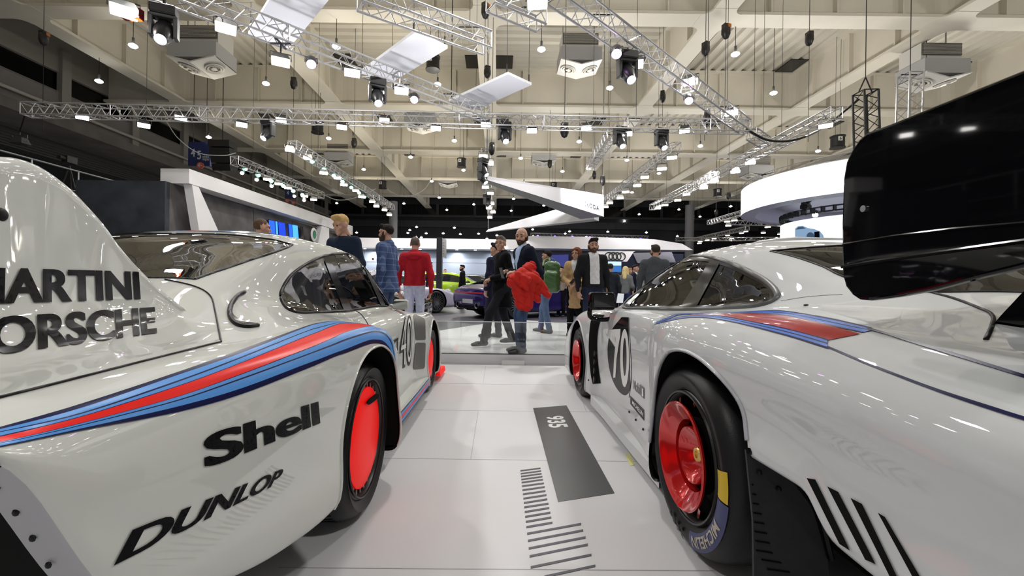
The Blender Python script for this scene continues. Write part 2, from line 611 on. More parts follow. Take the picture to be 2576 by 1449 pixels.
# ---- roof: deck bays and a grid of deep beams
HB, HD = 11.5, 13.8
BX = [-18.8, -9.7, -0.6, 8.5, 17.6, 26.7, 35.8]
BY = [17.05 + 8.87 * k for k in range(-3, 6)]
def corrug(x0, x1, y0, y1, along, m):
    mb = MB(); pts = []
    L = (y1 - y0) if along == 'x' else (x1 - x0)
    n = int(round(L / .62))
    p = L / n
    prof = []
    for k in range(n):
        prof += [(k * p, 0), (k * p + p * .45, 0), (k * p + p * .55, .16), (k * p + p * .9, .16)]
    prof.append((L, 0))
    G = []
    for s_, hh in prof:
        if along == 'x': G.append([Vector((x0, y0 + s_, HD + hh)), Vector((x1, y0 + s_, HD + hh))])
        else: G.append([Vector((x0 + s_, y0, HD + hh)), Vector((x0 + s_, y1, HD + hh))])
    mb.grid(G)
    return struct(mb.build('ceiling', m, smooth=0))
for i in range(len(BX) - 1):
    for j in range(len(BY) - 1):
        corrug(BX[i], BX[i + 1], BY[j], BY[j + 1], 'y' if i >= 3 or i == 0 else 'x', DECK)
corrug(-23.4, BX[0], BY[0], BY[-1], 'y', DECK)
def beam_x(y, x0, x1):
    mb = MB(); mb.box(((x0 + x1) / 2, y, (HB + HD) / 2 + .05), (x1 - x0, .16, HD - HB - .12)); mb.box(((x0 + x1) / 2, y, HB + .06), (x1 - x0, .85, .12)); mb.box(((x0 + x1) / 2, y, HD - .06), (x1 - x0, .7, .12))
    for i in range(len(BX) - 1):
        for t in (.22, .5, .78):
            x = BX[i] + (BX[i + 1] - BX[i]) * t
            mb.box((x, y, (HB + HD) / 2 + .03), (.05, .60, HD - HB - .14))
    return struct(mb.build('ceiling_beam', BEAM, smooth=0))
def beam_y(x, y0, y1):
    mb = MB(); mb.box((x, (y0 + y1) / 2, (HB + HD) / 2 + .054), (.16, y1 - y0, HD - HB - .12)); mb.box((x, (y0 + y1) / 2, HB + .066), (.85, y1 - y0, .12)); mb.box((x, (y0 + y1) / 2, HD - .055), (.7, y1 - y0, .12))
    for j in range(len(BY) - 1):
        for t in (.22, .5, .78):
            y = BY[j] + (BY[j + 1] - BY[j]) * t
            mb.box((x, y, (HB + HD) / 2 + .03), (.60, .05, HD - HB - .14))
    for y in BY:                                               # rounded flange plates at the crossings
        r = .78; c = .425; pts = []
        for sx, sy in ((1, 1), (-1, 1), (-1, -1), (1, -1)):
            arc = [(c + (r - c) * (1 - cos(t)), c + (r - c) * (1 - sin(t))) for t in np.linspace(0, pi / 2, 6)]
            arc = [(sx * a, sy * b) for a, b in arc]
            pts += arc[::-1] if sx * sy > 0 else arc
        mb.prism([(x + a, y + b, HB - .01) for a, b in pts], (0, 0, .06))
        for sx, sy in ((1, 1), (-1, 1), (-1, -1), (1, -1)):    # rounded corners of the webs
            G = [[Vector((x + sx * (.08 + .5 * (1 - cos(t))), y + sy * (.08 + .5 * (1 - sin(t))), zz)) for zz in (HB + .12, HD - .1)] for t in np.linspace(0, pi / 2, 5)]
            mb.grid(G)
    return struct(mb.build('ceiling_beam', BEAM, smooth=0))
for y in BY: beam_x(y, BX[0] - 4.5, BX[-1])
for x in BX: beam_y(x, BY[0], BY[-1])
# dark hatches in the deck corners
mb = MB()
for i in range(6):
    for j in range(3, len(BY) - 1):
        mb.box((BX[i] + .8, BY[j + 1] - 1.0, HD - .03), (1.1, 1.5, .05)); mb.box((BX[i + 1] - .8, BY[j + 1] - 1.0, HD - .03), (1.1, 1.5, .05))
struct(mb.build('trim_roof_hatches', BLACKW, smooth=0))
# ---- left wall with clerestory and gallery
XW = -23.3
mb = MB(); mb.box((XW - .1, 24, 12.9), (.2, 76, 1.9)); mb.box((XW - .1, 24, 10.2), (.2, 76, 1.3)); struct(mb.build('wall_left', mat('wall_beige', (.30, .28, .25), .7), smooth=0))  # one plain beige above and below the window band
mb = MB(); mb.box((XW - .25, 24, 11.4), (.1, 76, 1.3)); struct(mb.build('window_1', BLACKW, smooth=0))
mb = MB()
for k in range(16): mb.box((XW + .05, -8 + 4.45 * k, 11.3), (.3, .5, 3.6))
struct(mb.build('trim_piers', mat('pier_beige', (.33, .31, .28), .7), smooth=0))
mb = MB()
for k in range(34): mb.box((XW + .02, 24, 9.6 + .04 * k), (.03, 76, .018))
struct(mb.build('trim_siding', mat('siding_grey', (.36, .34, .32), .7), smooth=0))
mb = MB(); mb.box((XW - 1.2, 24, 9.28), (3.0, 76, .52)); struct(mb.build('trim_gallery_slab', CONC, smooth=0))
mb = MB()
for k in range(9): mb.box((XW - 2.2 - .55 * k, 24, 8.97), (.2, 76, .12))
struct(mb.build('trim_gallery_ribs', mat('soffit_grey', (.10, .095, .09), .8), smooth=0))
mb = MB(); mb.box((XW - 6.5, 24, 4.5), (.2, 76, 9.2)); struct(mb.build('wall_left', DARKW, smooth=0))
mb = MB(); mb.cyl((XW + .35, -12, 9.95), (XW + .35, 60, 9.95), .09, n=10); struct(mb.build('trim_pipe', mat('pipe_beige', (.45, .42, .38), .5), smooth=40))
# ---- right wall, far wall
mb = MB(); mb.box((36, 24, 7), (.2, 76, 14)); struct(mb.build('wall_right', DARKW, smooth=0))
YB = 60.5
mb = MB(); mb.box((5, YB, 5.3), (70, .2, 10.6)); mb.box((5, YB, 13.2), (70, .2, 2.4)); struct(mb.build('wall_back', DARKW, smooth=0))
mb = MB(); mb.box((5, YB + .2, 11.3), (70, .1, 1.6)); struct(mb.build('window_2', BLACKW, smooth=0))
mb = MB()
for k in range(12): mb.box((-24 + 5.2 * k, YB - .1, 11.3), (.35, .2, 1.6))
mb.box((5, YB - .4, 10.3), (70, .5, .25)); mb.box((5, YB - .6, 9.2), (70, .6, .9)); struct(mb.build('trim_back_gallery', mat('gallery_dark', (.022, .022, .028), .7), smooth=0))
mb = MB()
for x in (-13.5, 24.8): mb.cyl((x, 56, 0), (x, 56, 11.5), .55, n=20)
struct(mb.build('column', mat('column_grey', (.35, .35, .37), .5), smooth=40))
# ================================================================ car bodies
class Body:
    "half sections (w outward from the centre plane, z) at stations along the car, mirrored"
    def __init__(s, stations, cx, side, step=0.016, sub=8, smooth=3, cy=None):
        s.cx, s.side = cx, side
        Y = [a[0] for a in stations]
        R = len(stations[0][1])
        ys = np.arange(Y[0], Y[-1] + 1e-6, step)
        C = np.zeros((len(ys), R, 2))
        for r in range(R):
            for k in (0, 1):
                C[:, r, k] = pchip(Y, [a[1][r][k] for a in stations], ys)
        for _ in range(smooth):
            D = C.copy(); D[1:-1] = (C[:-2] + 2 * C[1:-1] + C[2:]) / 4
            C = D
        K = (R - 1) * sub
        H = np.zeros((len(ys), K + 1, 3))
        for i, y in enumerate(ys):
            p = C[i]
            q = np.vstack([p, [[-p[-2, 0], p[-2, 1]]]])       # mirrored neighbour keeps the crown level
            ext = np.vstack([2 * q[0] - q[1], q])
            for r in range(R - 1):
                a, b, c, d = ext[r], ext[r + 1], ext[r + 2], ext[min(r + 3, len(ext) - 1)]
                t0 = 0.0
                t1 = t0 + max(1e-4, np.linalg.norm(b - a)) ** 0.5
                t2 = t1 + max(1e-4, np.linalg.norm(c - b)) ** 0.5
                t3 = t2 + max(1e-4, np.linalg.norm(d - c)) ** 0.5
                for k in range(sub + (1 if r == R - 2 else 0)):
                    t = t1 + (t2 - t1) * k / sub
                    A1 = (t1 - t) / (t1 - t0) * a + (t - t0) / (t1 - t0) * b
                    A2 = (t2 - t) / (t2 - t1) * b + (t - t1) / (t2 - t1) * c
                    A3 = (t3 - t) / (t3 - t2) * c + (t - t2) / (t3 - t2) * d
                    B1 = (t2 - t) / (t2 - t0) * A1 + (t - t0) / (t2 - t0) * A2
                    B2 = (t3 - t) / (t3 - t1) * A2 + (t - t1) / (t3 - t1) * A3
                    v = (t2 - t) / (t2 - t1) * B1 + (t - t1) / (t2 - t1) * B2
                    H[i, r * sub + k] = (v[0], y, v[1])
        for _ in range(3):                                     # soften across the section too
            G = H.copy(); G[:, 1:-1] = (H[:, :-2] + 2 * H[:, 1:-1] + H[:, 2:]) / 4
            H = G
        H[:, -1, 0] = 0
        s.H, s.K, s.ny, s.sub = H, K, len(ys), sub
        s.H0 = H.copy()
        s.face_cut = -np.ones((s.ny - 1, K), int)
        s.cuts = []
        s.bvh = s._bvh()
    def wpt(s, h, sg=1):
        return Vector((s.cx + s.side * sg * h[0], h[1], h[2]))
    def _bvh(s):
        vs = [s.wpt(s.H0[i, j]) for i in range(s.ny) for j in range(s.K + 1)]
        w = s.K + 1
        fs = [(i * w + j, i * w + j + 1, (i + 1) * w + j + 1, (i + 1) * w + j) for i in range(s.ny - 1) for j in range(s.K)]
        return BVHTree.FromPolygons(vs, fs)
    def cut(s, name, poly, proj, rows, yr=(-9, 99), snap=True):
        "marks the faces inside an outline; proj: px (as the camera sees it), yz (side), wy (plan)"
        j0, j1 = int(rows[0] * s.sub), int(rows[1] * s.sub)
        ci = len(s.cuts); s.cuts.append(name)
        def pr(P3):
            P3 = P3.reshape(-1, 3)
            if proj == 'yz': return P3[:, 1:3]
            if proj == 'wy': return P3[:, 0:2]
            return np.array([px((s.cx + s.side * a, b, c)) for a, b, c in P3])
        cen = (s.H0[:-1, :-1] + s.H0[1:, :-1] + s.H0[:-1, 1:] + s.H0[1:, 1:]) / 4
        Q = pr(cen)
        ins = inpoly(Q, poly).reshape(cen.shape[:2])
        m = np.zeros_like(ins); m[:, j0:j1] = True
        m &= (cen[:, :, 1] > yr[0]) & (cen[:, :, 1] < yr[1])
        ins &= m & (s.face_cut < 0)
        s.face_cut[ins] = ci
        if snap:
            for i in range(s.ny):
                for j in range(s.K + 1):
                    fl = [ins[a, b] for a in (i - 1, i) for b in (j - 1, j) if 0 <= a < s.ny - 1 and 0 <= b < s.K]
                    if any(fl) and not all(fl):
                        if j == s.K and proj == 'wy':
                            q = pr(s.H0[i, j])[0]; t = nearest_on_poly(q, poly); t[0] = 0
                        else:
                            q = pr(s.H0[i, j])[0]; t = nearest_on_poly(q, poly)
                        h = s.at(t, proj, s.H0[i, j])
                        if h is not None: s.H[i, j] = h
        return ci
    def at(s, t, proj, near):
        if proj == 'px':
            o, d = Vector((0, 0, CAMH)), raydir(*t)
        elif proj == 'yz':
            o, d = Vector((s.cx + s.side * 3, t[0], t[1])), Vector((-s.side, 0, 0))
        else:
            o, d = Vector((s.cx + s.side * t[0], t[1], 4)), Vector((0, 0, -1))
        best = None
        for _ in range(3):
            p, n, i, dd = s.bvh.ray_cast(o, d)
            if p is None: break
            h = np.array([(p.x - s.cx) * s.side, p.y, p.z])
            e = np.linalg.norm(h - near)
            if best is None or e < best[0]: best = (e, h)
            o = p + d * 0.003
        return best[1] if best is not None and best[0] < 0.12 else None
    def piece(s, sel, sides=(1, -1)):
        "mesh data of faces whose cut index is in sel"
        mb = MB()
        for sg in sides:
            idx, vs, fs = {}, [], []
            def vi(i, j):
                k = (i, j)
                if k not in idx:
                    idx[k] = len(vs); vs.append(s.wpt(s.H[i, j], sg))
                return idx[k]
            for i in range(s.ny - 1):
                for j in range(s.K):
                    if s.face_cut[i, j] in sel:
                        q = [vi(i, j), vi(i, j + 1), vi(i + 1, j + 1), vi(i + 1, j)]
                        fs.append(q[::-1] if sg * s.side > 0 else q)
            mb.add(vs, fs)
        return mb
    def normals(s):
        "true surface directions of the uncut half, kept for smooth reflections"
        if not hasattr(s, 'N'):
            du = np.gradient(s.H0, axis=0); dv = np.gradient(s.H0, axis=1)
            n = np.cross(dv, du)
            n /= np.maximum(1e-9, np.linalg.norm(n, axis=2))[:, :, None]
            cen = s.H0 - np.array([0, 0, .55]); cen[:, :, 1] = 0
            n[(n * cen).sum(2) < 0] *= -1
            s.N = n
        return s.N
    def body(s, mats, parent, name='body', thick=0.014, local=False):
        N = s.normals()
        used = {}
        vs, nn, fs = [], [], []
        inn = []
        for sg in (1, -1):
            def vi(i, j):
                k = (i, j, 1 if j == s.K else sg)
                if k not in used:
                    used[k] = len(vs)
                    vs.append(s.wpt(s.H[i, j], sg))
                    n = N[i, j].copy()
                    if j == s.K: n[0] = 0; n /= max(1e-9, np.linalg.norm(n))
                    nn.append(Vector((n[0] * s.side * sg, n[1], n[2])))
                return used[k]
            for i in range(s.ny - 1):
                for j in range(s.K):
                    if s.face_cut[i, j] == -1:
                        q = [vi(i, j), vi(i, j + 1), vi(i + 1, j + 1), vi(i + 1, j)]
                        fs.append(q[::-1] if sg * s.side > 0 else q)
        mb = MB(); mb.add(vs, fs)
        o = mb.build(name, mats[0], parent, smooth=0, fixn=False, local=local)
        o.data.shade_smooth()
        o.data.normals_split_custom_set_from_vertices([tuple(n) for n in nn])
        m2 = MB(); m2.add([v - n * thick for v, n in zip(vs, nn)], [f[::-1] for f in fs])
        m2.build('lining', mats[1], parent, smooth=60, fixn=False, local=local)
        return o
    def shell_cap(s, i, mats, parent, name, inset=0.02):
        "closes the section at station i"
        a = [s.wpt(s.H[i, j]) for j in range(s.K + 1)] + [s.wpt(s.H[i, j], -1) for j in range(s.K - 1, -1, -1)]
        mb = MB(); mb.prism(a, (0, inset if i == 0 else -inset, 0))
        return mb.build(name, mats, parent, smooth=0)

def wheel(parent, X, Y, z, r, width, inn, tm, rim_r, name='wheel', n=48):
    "tyre whose outer wall stands at X; inn = +1/-1 direction into the car; returns the tyre object"
    w = width
    prof = [(rim_r, 0.03), (rim_r + 0.004, 0.008), (rim_r + 0.02, 0.0), ((rim_r + r) / 2 + 0.005, -0.012), (r - 0.045, -0.006), (r - 0.018, 0.018), (r - 0.005, 0.045), (r, 0.075),
            (r, w - 0.075), (r - 0.005, w - 0.045), (r - 0.018, w - 0.018), (r - 0.045, w), (rim_r, w), (rim_r - 0.01, w - 0.02)]
    q = np.array(prof)
    q = np.vstack([q[:1], spline2(q[1:8], 16), spline2(q[7:13], 10)[1:], q[-1:]])
    mb = MB()
    mb.lathe([tuple(a) for a in q], (X, Y, z), (inn, 0, 0), n=64)
    return mb.build(name, tm, parent, smooth=50)
def groove(mb, X, Y, z, inn, r, rr, n=64):
    pts = [(X, Y + r * cos(2 * pi * k / n), z + r * sin(2 * pi * k / n)) for k in range(n)]
    mb.tube(pts, rr, n=5, closed=True)
def px_tube(name, pts, bvh, r, m, parent, n=40, ok=None, closed=False, off=0.0, rings=6):
    q = spline_closed(pts, n) if closed else spline2(pts, n)
    hit = [seen(bvh, a, b, off, ok) for a, b in q]
    hit = [h for h in hit if h is not None]
    if len(hit) < 3: return None
    mb = MB(); mb.tube(hit, r, n=rings, closed=closed)
    return mb.build(name, m, parent, smooth=60)
def mirror_obj_mb(mb, cx):
    v = [(2 * cx - a, b, c) for a, b, c in mb.v]
    f = [q[::-1] for q in mb.f]
    r = MB(); r.add(v, f); r.m = list(mb.m); return r
def cut_rows(segs):
    return segs
# ================================================================ left car
PAINT = mat('white_paint', (0.61, 0.625, 0.595), rough=0.65, spec=.15, coat=0.9, noise=0.01, nscale=3)
DARKIN = mat('dark_lining', (0.004, 0.004, 0.004), rough=0.8, spec=.1)
RUBBER = mat('black_rubber', (0.006, 0.006, 0.007), spec=.25, rough=0.45, noise=0.15, nscale=60)
TYRE = mat('tyre_rubber', (0.009, 0.009, 0.010), spec=.3, rough=0.42, noise=0.12, nscale=25, bump=0.05, bscale=200)
GLOSSBLK = mat('gloss_black', (0.003, 0.003, 0.004), rough=0.10, spec=.22)
NAVY = mat('navy_film', (0.004, 0.006, 0.055), rough=0.3, spec=.05)
SKYB = mat('light_blue_film', (0.075, 0.28, 0.70), rough=0.25, spec=.12)
REDF = mat('red_film', (0.86, 0.012, 0.004), rough=0.25, spec=.10)
INK = mat('black_film', (0.003, 0.003, 0.004), rough=0.2, coat=0.0, spec=0.06)
WHITEF = mat('white_film', (0.8, 0.8, 0.78), rough=0.3)
FANRED = mat('glowing_red', (1.0, 0.008, 0.005), rough=0.4, spec=.2, emit=(1.0, 0.004, 0.002), estr=0.25)  # slight emission put into the colour; the discs and lip are no lamps
MESHM = mat('grey_mesh', (0.16, 0.16, 0.15), rough=0.5, metal=0.4)
RIMBLK = mat('satin_black', (0.02, 0.02, 0.02), rough=0.35, metal=0.3)
STEEL = mat('bright_steel', (0.6, 0.6, 0.6), rough=0.25, metal=1.0)
GREYFL = mat('grey_flange', (0.42, 0.42, 0.45), rough=0.4)
GLASS = glass_mat('car_glass', (0.50, 0.51, 0.48), 0.85, 0.05)
GLASSREAR = glass_mat('rear_glass', (0.35, 0.36, 0.30), 1.0, 0.22)
SEAT = mat('dark_seat_fabric', (0.03, 0.03, 0.032), rough=0.9)
TUBE = mat('grey_cage_tube', (0.45, 0.45, 0.46), rough=0.35)

LCX = -1.5
LC = empty('race_car', (LCX, 2.9, 0), 0, 'white racing car with bright red wheel discs and number 40, large fin lettered in black', 'car', 'white racing cars')
ST = [
 (0.42, [(.925,.875),(.974,.880),(.982,.884),(.978,.888),(.955,.890),(.89,.90),(.80,.91),(.66,.93),(.5,.95),(.3,.96),(0,.96)]),
 (0.47, [(.925,.842),(.978,.846),(.984,.852),(.980,.864),(.957,.878),(.89,.90),(.80,.91),(.66,.93),(.5,.95),(.3,.96),(0,.96)]),
 (0.53, [(.925,.722),(.98,.725),(.985,.77),(.983,.83),(.957,.874),(.89,.90),(.80,.908),(.66,.932),(.5,.952),(.3,.96),(0,.96)]),
 (0.60, [(.925,.60),(.98,.603),(.986,.70),(.984,.80),(.957,.868),(.89,.90),(.80,.91),(.66,.935),(.5,.955),(.3,.96),(0,.96)]),
 (0.86, [(.915,.455),(.98,.46),(.99,.63),(.985,.79),(.957,.866),(.885,.90),(.78,.915),(.65,.95),(.52,.97),(.3,.97),(0,.97)]),
 (1.12, [(.88,.365),(.98,.368),(.99,.60),(.985,.78),(.955,.86),(.88,.895),(.77,.915),(.65,.945),(.54,.965),(.3,.98),(0,.98)]),
 (1.40, [(.86,.30),(.98,.305),(.99,.55),(.983,.765),(.95,.853),(.87,.893),(.75,.925),(.635,.985),(.545,1.035),(.3,1.05),(0,1.055)]),
 (1.70, [(.85,.27),(.98,.28),(.985,.52),(.98,.75),(.945,.845),(.86,.885),(.74,.905),(.61,.975),(.53,1.11),(.3,1.155),(0,1.165)]),
 (1.95, [(.85,.24),(.98,.25),(.985,.50),(.98,.745),(.94,.83),(.85,.868),(.73,.88),(.60,.945),(.505,1.19),(.3,1.24),(0,1.25)]),
 (2.20, [(.85,.18),(.98,.20),(.985,.50),(.975,.73),(.92,.81),(.83,.84),(.71,.86),(.595,.905),(.475,1.232),(.28,1.288),(0,1.30)]),
 (2.34, [(.85,.15),(.985,.16),(.985,.46),(.965,.70),(.90,.785),(.81,.815),(.70,.845),(.592,.89),(.468,1.243),(.28,1.303),(0,1.315)]),
 (2.42, [(.80,.13),(.89,.13),(.88,.42),(.87,.64),(.85,.745),(.79,.79),(.695,.835),(.59,.885),(.465,1.248),(.28,1.308),(0,1.32)]),
 (2.52, [(.75,.12),(.82,.12),(.825,.4),(.82,.62),(.805,.72),(.77,.775),(.69,.83),(.587,.875),(.462,1.25),(.28,1.31),(0,1.323)]),
 (2.85, [(.75,.12),(.81,.12),(.815,.4),(.81,.62),(.80,.715),(.765,.77),(.69,.825),(.582,.866),(.46,1.252),(.28,1.302),(0,1.315)]),
 (3.20, [(.75,.12),(.81,.12),(.815,.4),(.81,.62),(.80,.715),(.765,.77),(.69,.82),(.578,.858),(.47,1.225),(.29,1.262),(0,1.275)]),
 (3.45, [(.75,.12),(.81,.12),(.815,.4),(.81,.61),(.80,.715),(.765,.765),(.69,.815),(.577,.854),(.50,1.105),(.30,1.145),(0,1.16)]),
 (3.62, [(.75,.12),(.82,.12),(.825,.4),(.82,.60),(.81,.71),(.77,.762),(.69,.81),(.575,.85),(.535,.985),(.30,1.03),(0,1.045)]),
 (3.80, [(.80,.11),(.87,.12),(.88,.4),(.88,.59),(.865,.70),(.80,.765),(.69,.80),(.575,.84),(.555,.87),(.30,.905),(0,.915)]),
 (3.90, [(.84,.11),(.90,.12),(.905,.4),(.90,.58),(.885,.69),(.82,.762),(.70,.785),(.575,.81),(.50,.83),(.30,.85),(0,.86)]),
 (4.22, [(.84,.11),(.90,.12),(.905,.4),(.90,.58),(.885,.70),(.82,.765),(.70,.75),(.575,.745),(.50,.75),(.30,.765),(0,.775)]),
 (4.70, [(.84,.10),(.89,.12),(.90,.35),(.89,.5),(.87,.58),(.81,.625),(.70,.62),(.57,.605),(.50,.60),(.30,.61),(0,.62)]),
 (5.05, [(.82,.09),(.86,.10),(.87,.22),(.86,.33),(.84,.39),(.79,.42),(.70,.43),(.57,.44),(.50,.44),(.30,.45),(0,.455)]),
 (5.14, [(.80,.08),(.83,.09),(.84,.12),(.83,.15),(.82,.18),(.78,.20),(.70,.21),(.57,.22),(.50,.22),(.30,.23),(0,.235)]),
]
LB = Body(ST, LCX, 1)
arc_r = [(1.425, .10), (1.425, .40), (1.438, .52), (1.50, .635), (1.60, .712), (1.73, .757), (1.88, .768), (2.03, .75), (2.155, .69), (2.245, .59), (2.285, .47), (2.295, .30), (2.29, .10)]
LB.cut('arch_rear', arc_r, 'yz', (0, 4.6))
arc_f = [(4.22 + .385 * cos(t), .335 + .36 * sin(t)) for t in np.linspace(-.9, pi + .9, 30)]
LB.cut('arch_front', arc_f, 'yz', (0, 4.6))
dlo = [(705, 745), (712, 722), (730, 695), (765, 668), (812, 645), (850, 638), (885, 640), (908, 652), (938, 688), (962, 727), (985, 766), (940, 771), (880, 781), (800, 786), (748, 787), (722, 778)]
dlo_s = [tuple(p) for p in spline_closed(dlo, 70)]
LB.cut('window_side', dlo_s, 'px', (6.2, 9), (1.75, 3.9))
_hw = lambda u, v: (lambda p: (p.x - LCX, p.y))(seen(LB.bvh, u, v))
_side = [_hw(u, v) for u, v in [(490, 703), (560, 678), (620, 657), (680, 637), (722, 622), (735, 615)]]
_top = [_hw(u, v) for u, v in [(712, 609), (660, 599), (600, 592), (540, 589)]]
rw = [(-.1, _side[0][1] - .02), (.36, _side[0][1] - .015)] + _side + _top + [(-.1, _top[-1][1] - .02)]
print('rear window', [tuple(round(c, 3) for c in p) for p in rw])
LB.cut('window_rear', rw, 'wy', (7.6, 10))
ws = [(-.1, 3.83), (.40, 3.77), (.50, 3.70), (.455, 3.30), (.41, 3.2), (.2, 3.13), (-.1, 3.1)]
LB.cut('window_front', ws, 'wy', (7.9, 10))
LB.cuts.append('flange')
for i_ in range(LB.ny - 1):
    if LB.H0[i_, 0, 1] < .86: LB.face_cut[i_, :LB.sub] = 5
LB.body([PAINT, DARKIN], LC)
LB.piece({2}, (1,)).build('side_window', GLASS, LC, smooth=60)
LB.piece({2}, (-1,)).build('side_window', GLASS, LC, smooth=60)
LB.piece({3}).build('rear_window', GLASSREAR, LC, smooth=60, weld=True)
LB.piece({4}).build('windscreen', GLASS, LC, smooth=60, weld=True)
ok_side = lambda p: p.x > LCX
# trims
px_tube('window_seal', dlo, LB.bvh, 0.009, RUBBER, LC, n=90, closed=True)
def plan_tube(body, name, pts, r, m, parent, n=60, mirror=True):
    q = spline2(pts, n)
    hit = []
    for a, b in q:
        h = body.at((a, b), 'wy', np.array([a, b, 1.1]))
        p, nn, i, d = body.bvh.ray_cast(Vector((body.cx + body.side * a, b, 4)), Vector((0, 0, -1)))
        if p is not None: hit.append(p)
    mb = MB(); mb.tube(hit, r, n=6)
    if mirror:
        m2 = mirror_obj_mb(mb, body.cx); mb.add(m2.v, m2.f)
    return mb.build(name, m, parent, smooth=60)
plan_tube(LB, 'rear_window_seal', rw[:3], 0.005, RUBBER, LC)
plan_tube(LB, 'rear_window_seal', rw[2:8], 0.006, RUBBER, LC)
plan_tube(LB, 'rear_window_seal', rw[7:], 0.004, RUBBER, LC)
plan_tube(LB, 'windscreen_seal', ws[1:], 0.008, RUBBER, LC)
# pillar between the side windows
pil = [(810, 642), (824, 640), (887, 784), (866, 786)]
vs, fs = poly_mesh([[(0, 0), (1, 0), (1, 1), (0, 1)]], (4, 24)); h = homography(pil)
stuck('window_pillar', [([h(a, b) for a, b, _ in vs], fs, 0)], LB.bvh, GLOSSBLK, LC, off=0.004, ok=ok_side)
h = homography([(901, 640), (912, 642), (968, 768), (958, 770)])
stuck('quarterlight_bar', [([h(a, b) for a, b, _ in vs], fs, 0)], LB.bvh, RUBBER, LC, off=0.004, ok=ok_side)
# arch lip and well
def arch_parts(body, parent, poly, cy, cz, depth, lipm, welln=True, lip=0.010):
    mb = MB()
    pts = []
    for a, b in spline2(poly, 70):
        p, n, i, d = body.bvh.ray_cast(Vector((body.cx + body.side * 3, a, b)), Vector((-body.side, 0, 0)))
        if p is not None and abs(p.x - body.cx) > 0.7: pts.append(p)
    mb.tube(pts, lip, n=6)
    mb.build('arch_lip', lipm, parent, smooth=60)
    # well: the lip swept inward and closed
    G = []
    for p in pts:
        G.append([Vector((p.x - body.side * 0.012, p.y, p.z)), Vector((p.x - body.side * depth, p.y, p.z))])
    m2 = MB(); m2.grid(G)
    back = [g[1] for g in G]
    m2.add(back, [tuple(range(len(back)))])
    m2.build('wheel_well', DARKIN, parent, smooth=0)
arch_parts(LB, LC, arc_r, 1.9, .35, .50, PAINT, lip=.006)
arch_parts(LB, LC, arc_f, 4.22, .33, .40, PAINT, lip=0.008)
# underbody and cabin floor
ub = MB(); ub.box((LCX, 2.9, .24), (1.2, 4.3, .10)); ub.box((LCX, 1.1, .62), (1.5, .9, .5)); ub.build('underbody', DARKIN, LC, smooth=0)
# rear flange with rivets, seen at the fender's end
edge = [(0.40, .905), (.43, .886), (.46, .855), (.482, .823), (.503, .783), (.525, .735), (.555, .669), (.62, .585), (.75, .505), (.86, .463)]
fl = LB.piece({5}, (1,)).build('rear_flange', GREYFL, LC, smooth=60)
LB.piece({5}, (-1,)).build('rear_flange', GREYFL, LC, smooth=60)
mb = MB()
for a, b in spline2(edge, 14)[1:]:
    mb = MB(); mb.ball((LCX + .945, a - .002, b - .002), .0045, 8, sc=(1, .5, 1)); mb.build('rivet', RUBBER, fl, smooth=60)
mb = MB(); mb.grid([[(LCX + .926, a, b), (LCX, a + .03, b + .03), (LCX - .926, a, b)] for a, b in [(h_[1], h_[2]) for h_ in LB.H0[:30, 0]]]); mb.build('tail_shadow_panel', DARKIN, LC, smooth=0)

# fin of the tail: outer wall from the panel seam up to the rim
topv = [(-.78, .45, 1.215)] + [tuple(PX(u, v, X)) for u, v, X in [(0, 425, -.80), (60, 429, -.81), (115, 446, -.82), (180, 490, -.84), (225, 535, -.85), (262, 576, -.86), (312, 643, -.88), (362, 698, -.895), (405, 738, -.90), (440, 766, -.89), (468, 788, -.875), (500, 814, -.825), (530, 838, -.765), (551, 856, -.708)]]
seam_px = [(-130, 1034), (0, 1001), (60, 986), (115, 972), (180, 956), (225, 944), (262, 934), (330, 917), (400, 899), (470, 881), (530, 866), (556, 860)]
botv = []
for u, v in seam_px:
    hh = seen(LB.bvh, u, v, 0.003, ok_side)
    botv.append(tuple(hh) if hh is not None else (-.6, .35, .905))
fx = [(0, 0, 0), (.14, .34, .03), (.28, .62, .10), (.42, .80, .24), (.6, .92, .48), (.8, .98, .76), (.93, 1, .95), (1, 1, 1)]
tt = np.linspace(0, 1, 26)
FXx = pchip([a[0] for a in fx], [a[1] for a in fx], tt); FXz = pchip([a[0] for a in fx], [a[2] for a in fx], tt)
NB = 60
A = spline2(botv, NB); B = spline2(topv, NB)
G = []
for i in range(NB):
    row = []
    for k in range(26):
        row.append(Vector((A[i, 0] + (B[i, 0] - A[i, 0]) * FXx[k], A[i, 1] + (B[i, 1] - A[i, 1]) * FXx[k], A[i, 2] + (B[i, 2] - A[i, 2]) * FXz[k])))
    t = row[-1]
    for k in range(1, 6):                                    # rolled rim
        an = pi * k / 5
        rr_ = .022 * min(1, (NB - 1 - i) / 14); row.append(Vector((t.x - rr_ * (1 - cos(an)), t.y, t.z + rr_ * sin(an))))
    row.append(Vector((t.x - .05, t.y, min(.93, t.z - .03))))
    G.append(row)
FINBVH = BVHTree.FromPolygons([p for r in G for p in r], [(i * len(G[0]) + k, i * len(G[0]) + k + 1, (i + 1) * len(G[0]) + k + 1, (i + 1) * len(G[0]) + k) for i in range(NB - 1) for k in range(len(G[0]) - 1)])
for sg in (1, -1):
    mb = MB(); mb.grid(G)
    if sg < 0: mb = mirror_obj_mb(mb, LCX)
    fin = mb.build('tail_fin', PAINT, LC, smooth=60)
mb = MB(); mb.box((LCX, .55, 1.16), (1.36, .30, .05)); mb.build('rear_wing', PAINT, LC, smooth=0)
px_tube('panel_gap', [(-60, 1017), (0, 1002), (120, 972), (260, 936), (400, 900), (500, 875), (556, 861)], LB.bvh, 0.0018, RUBBER, LC, off=0.002, ok=ok_side)
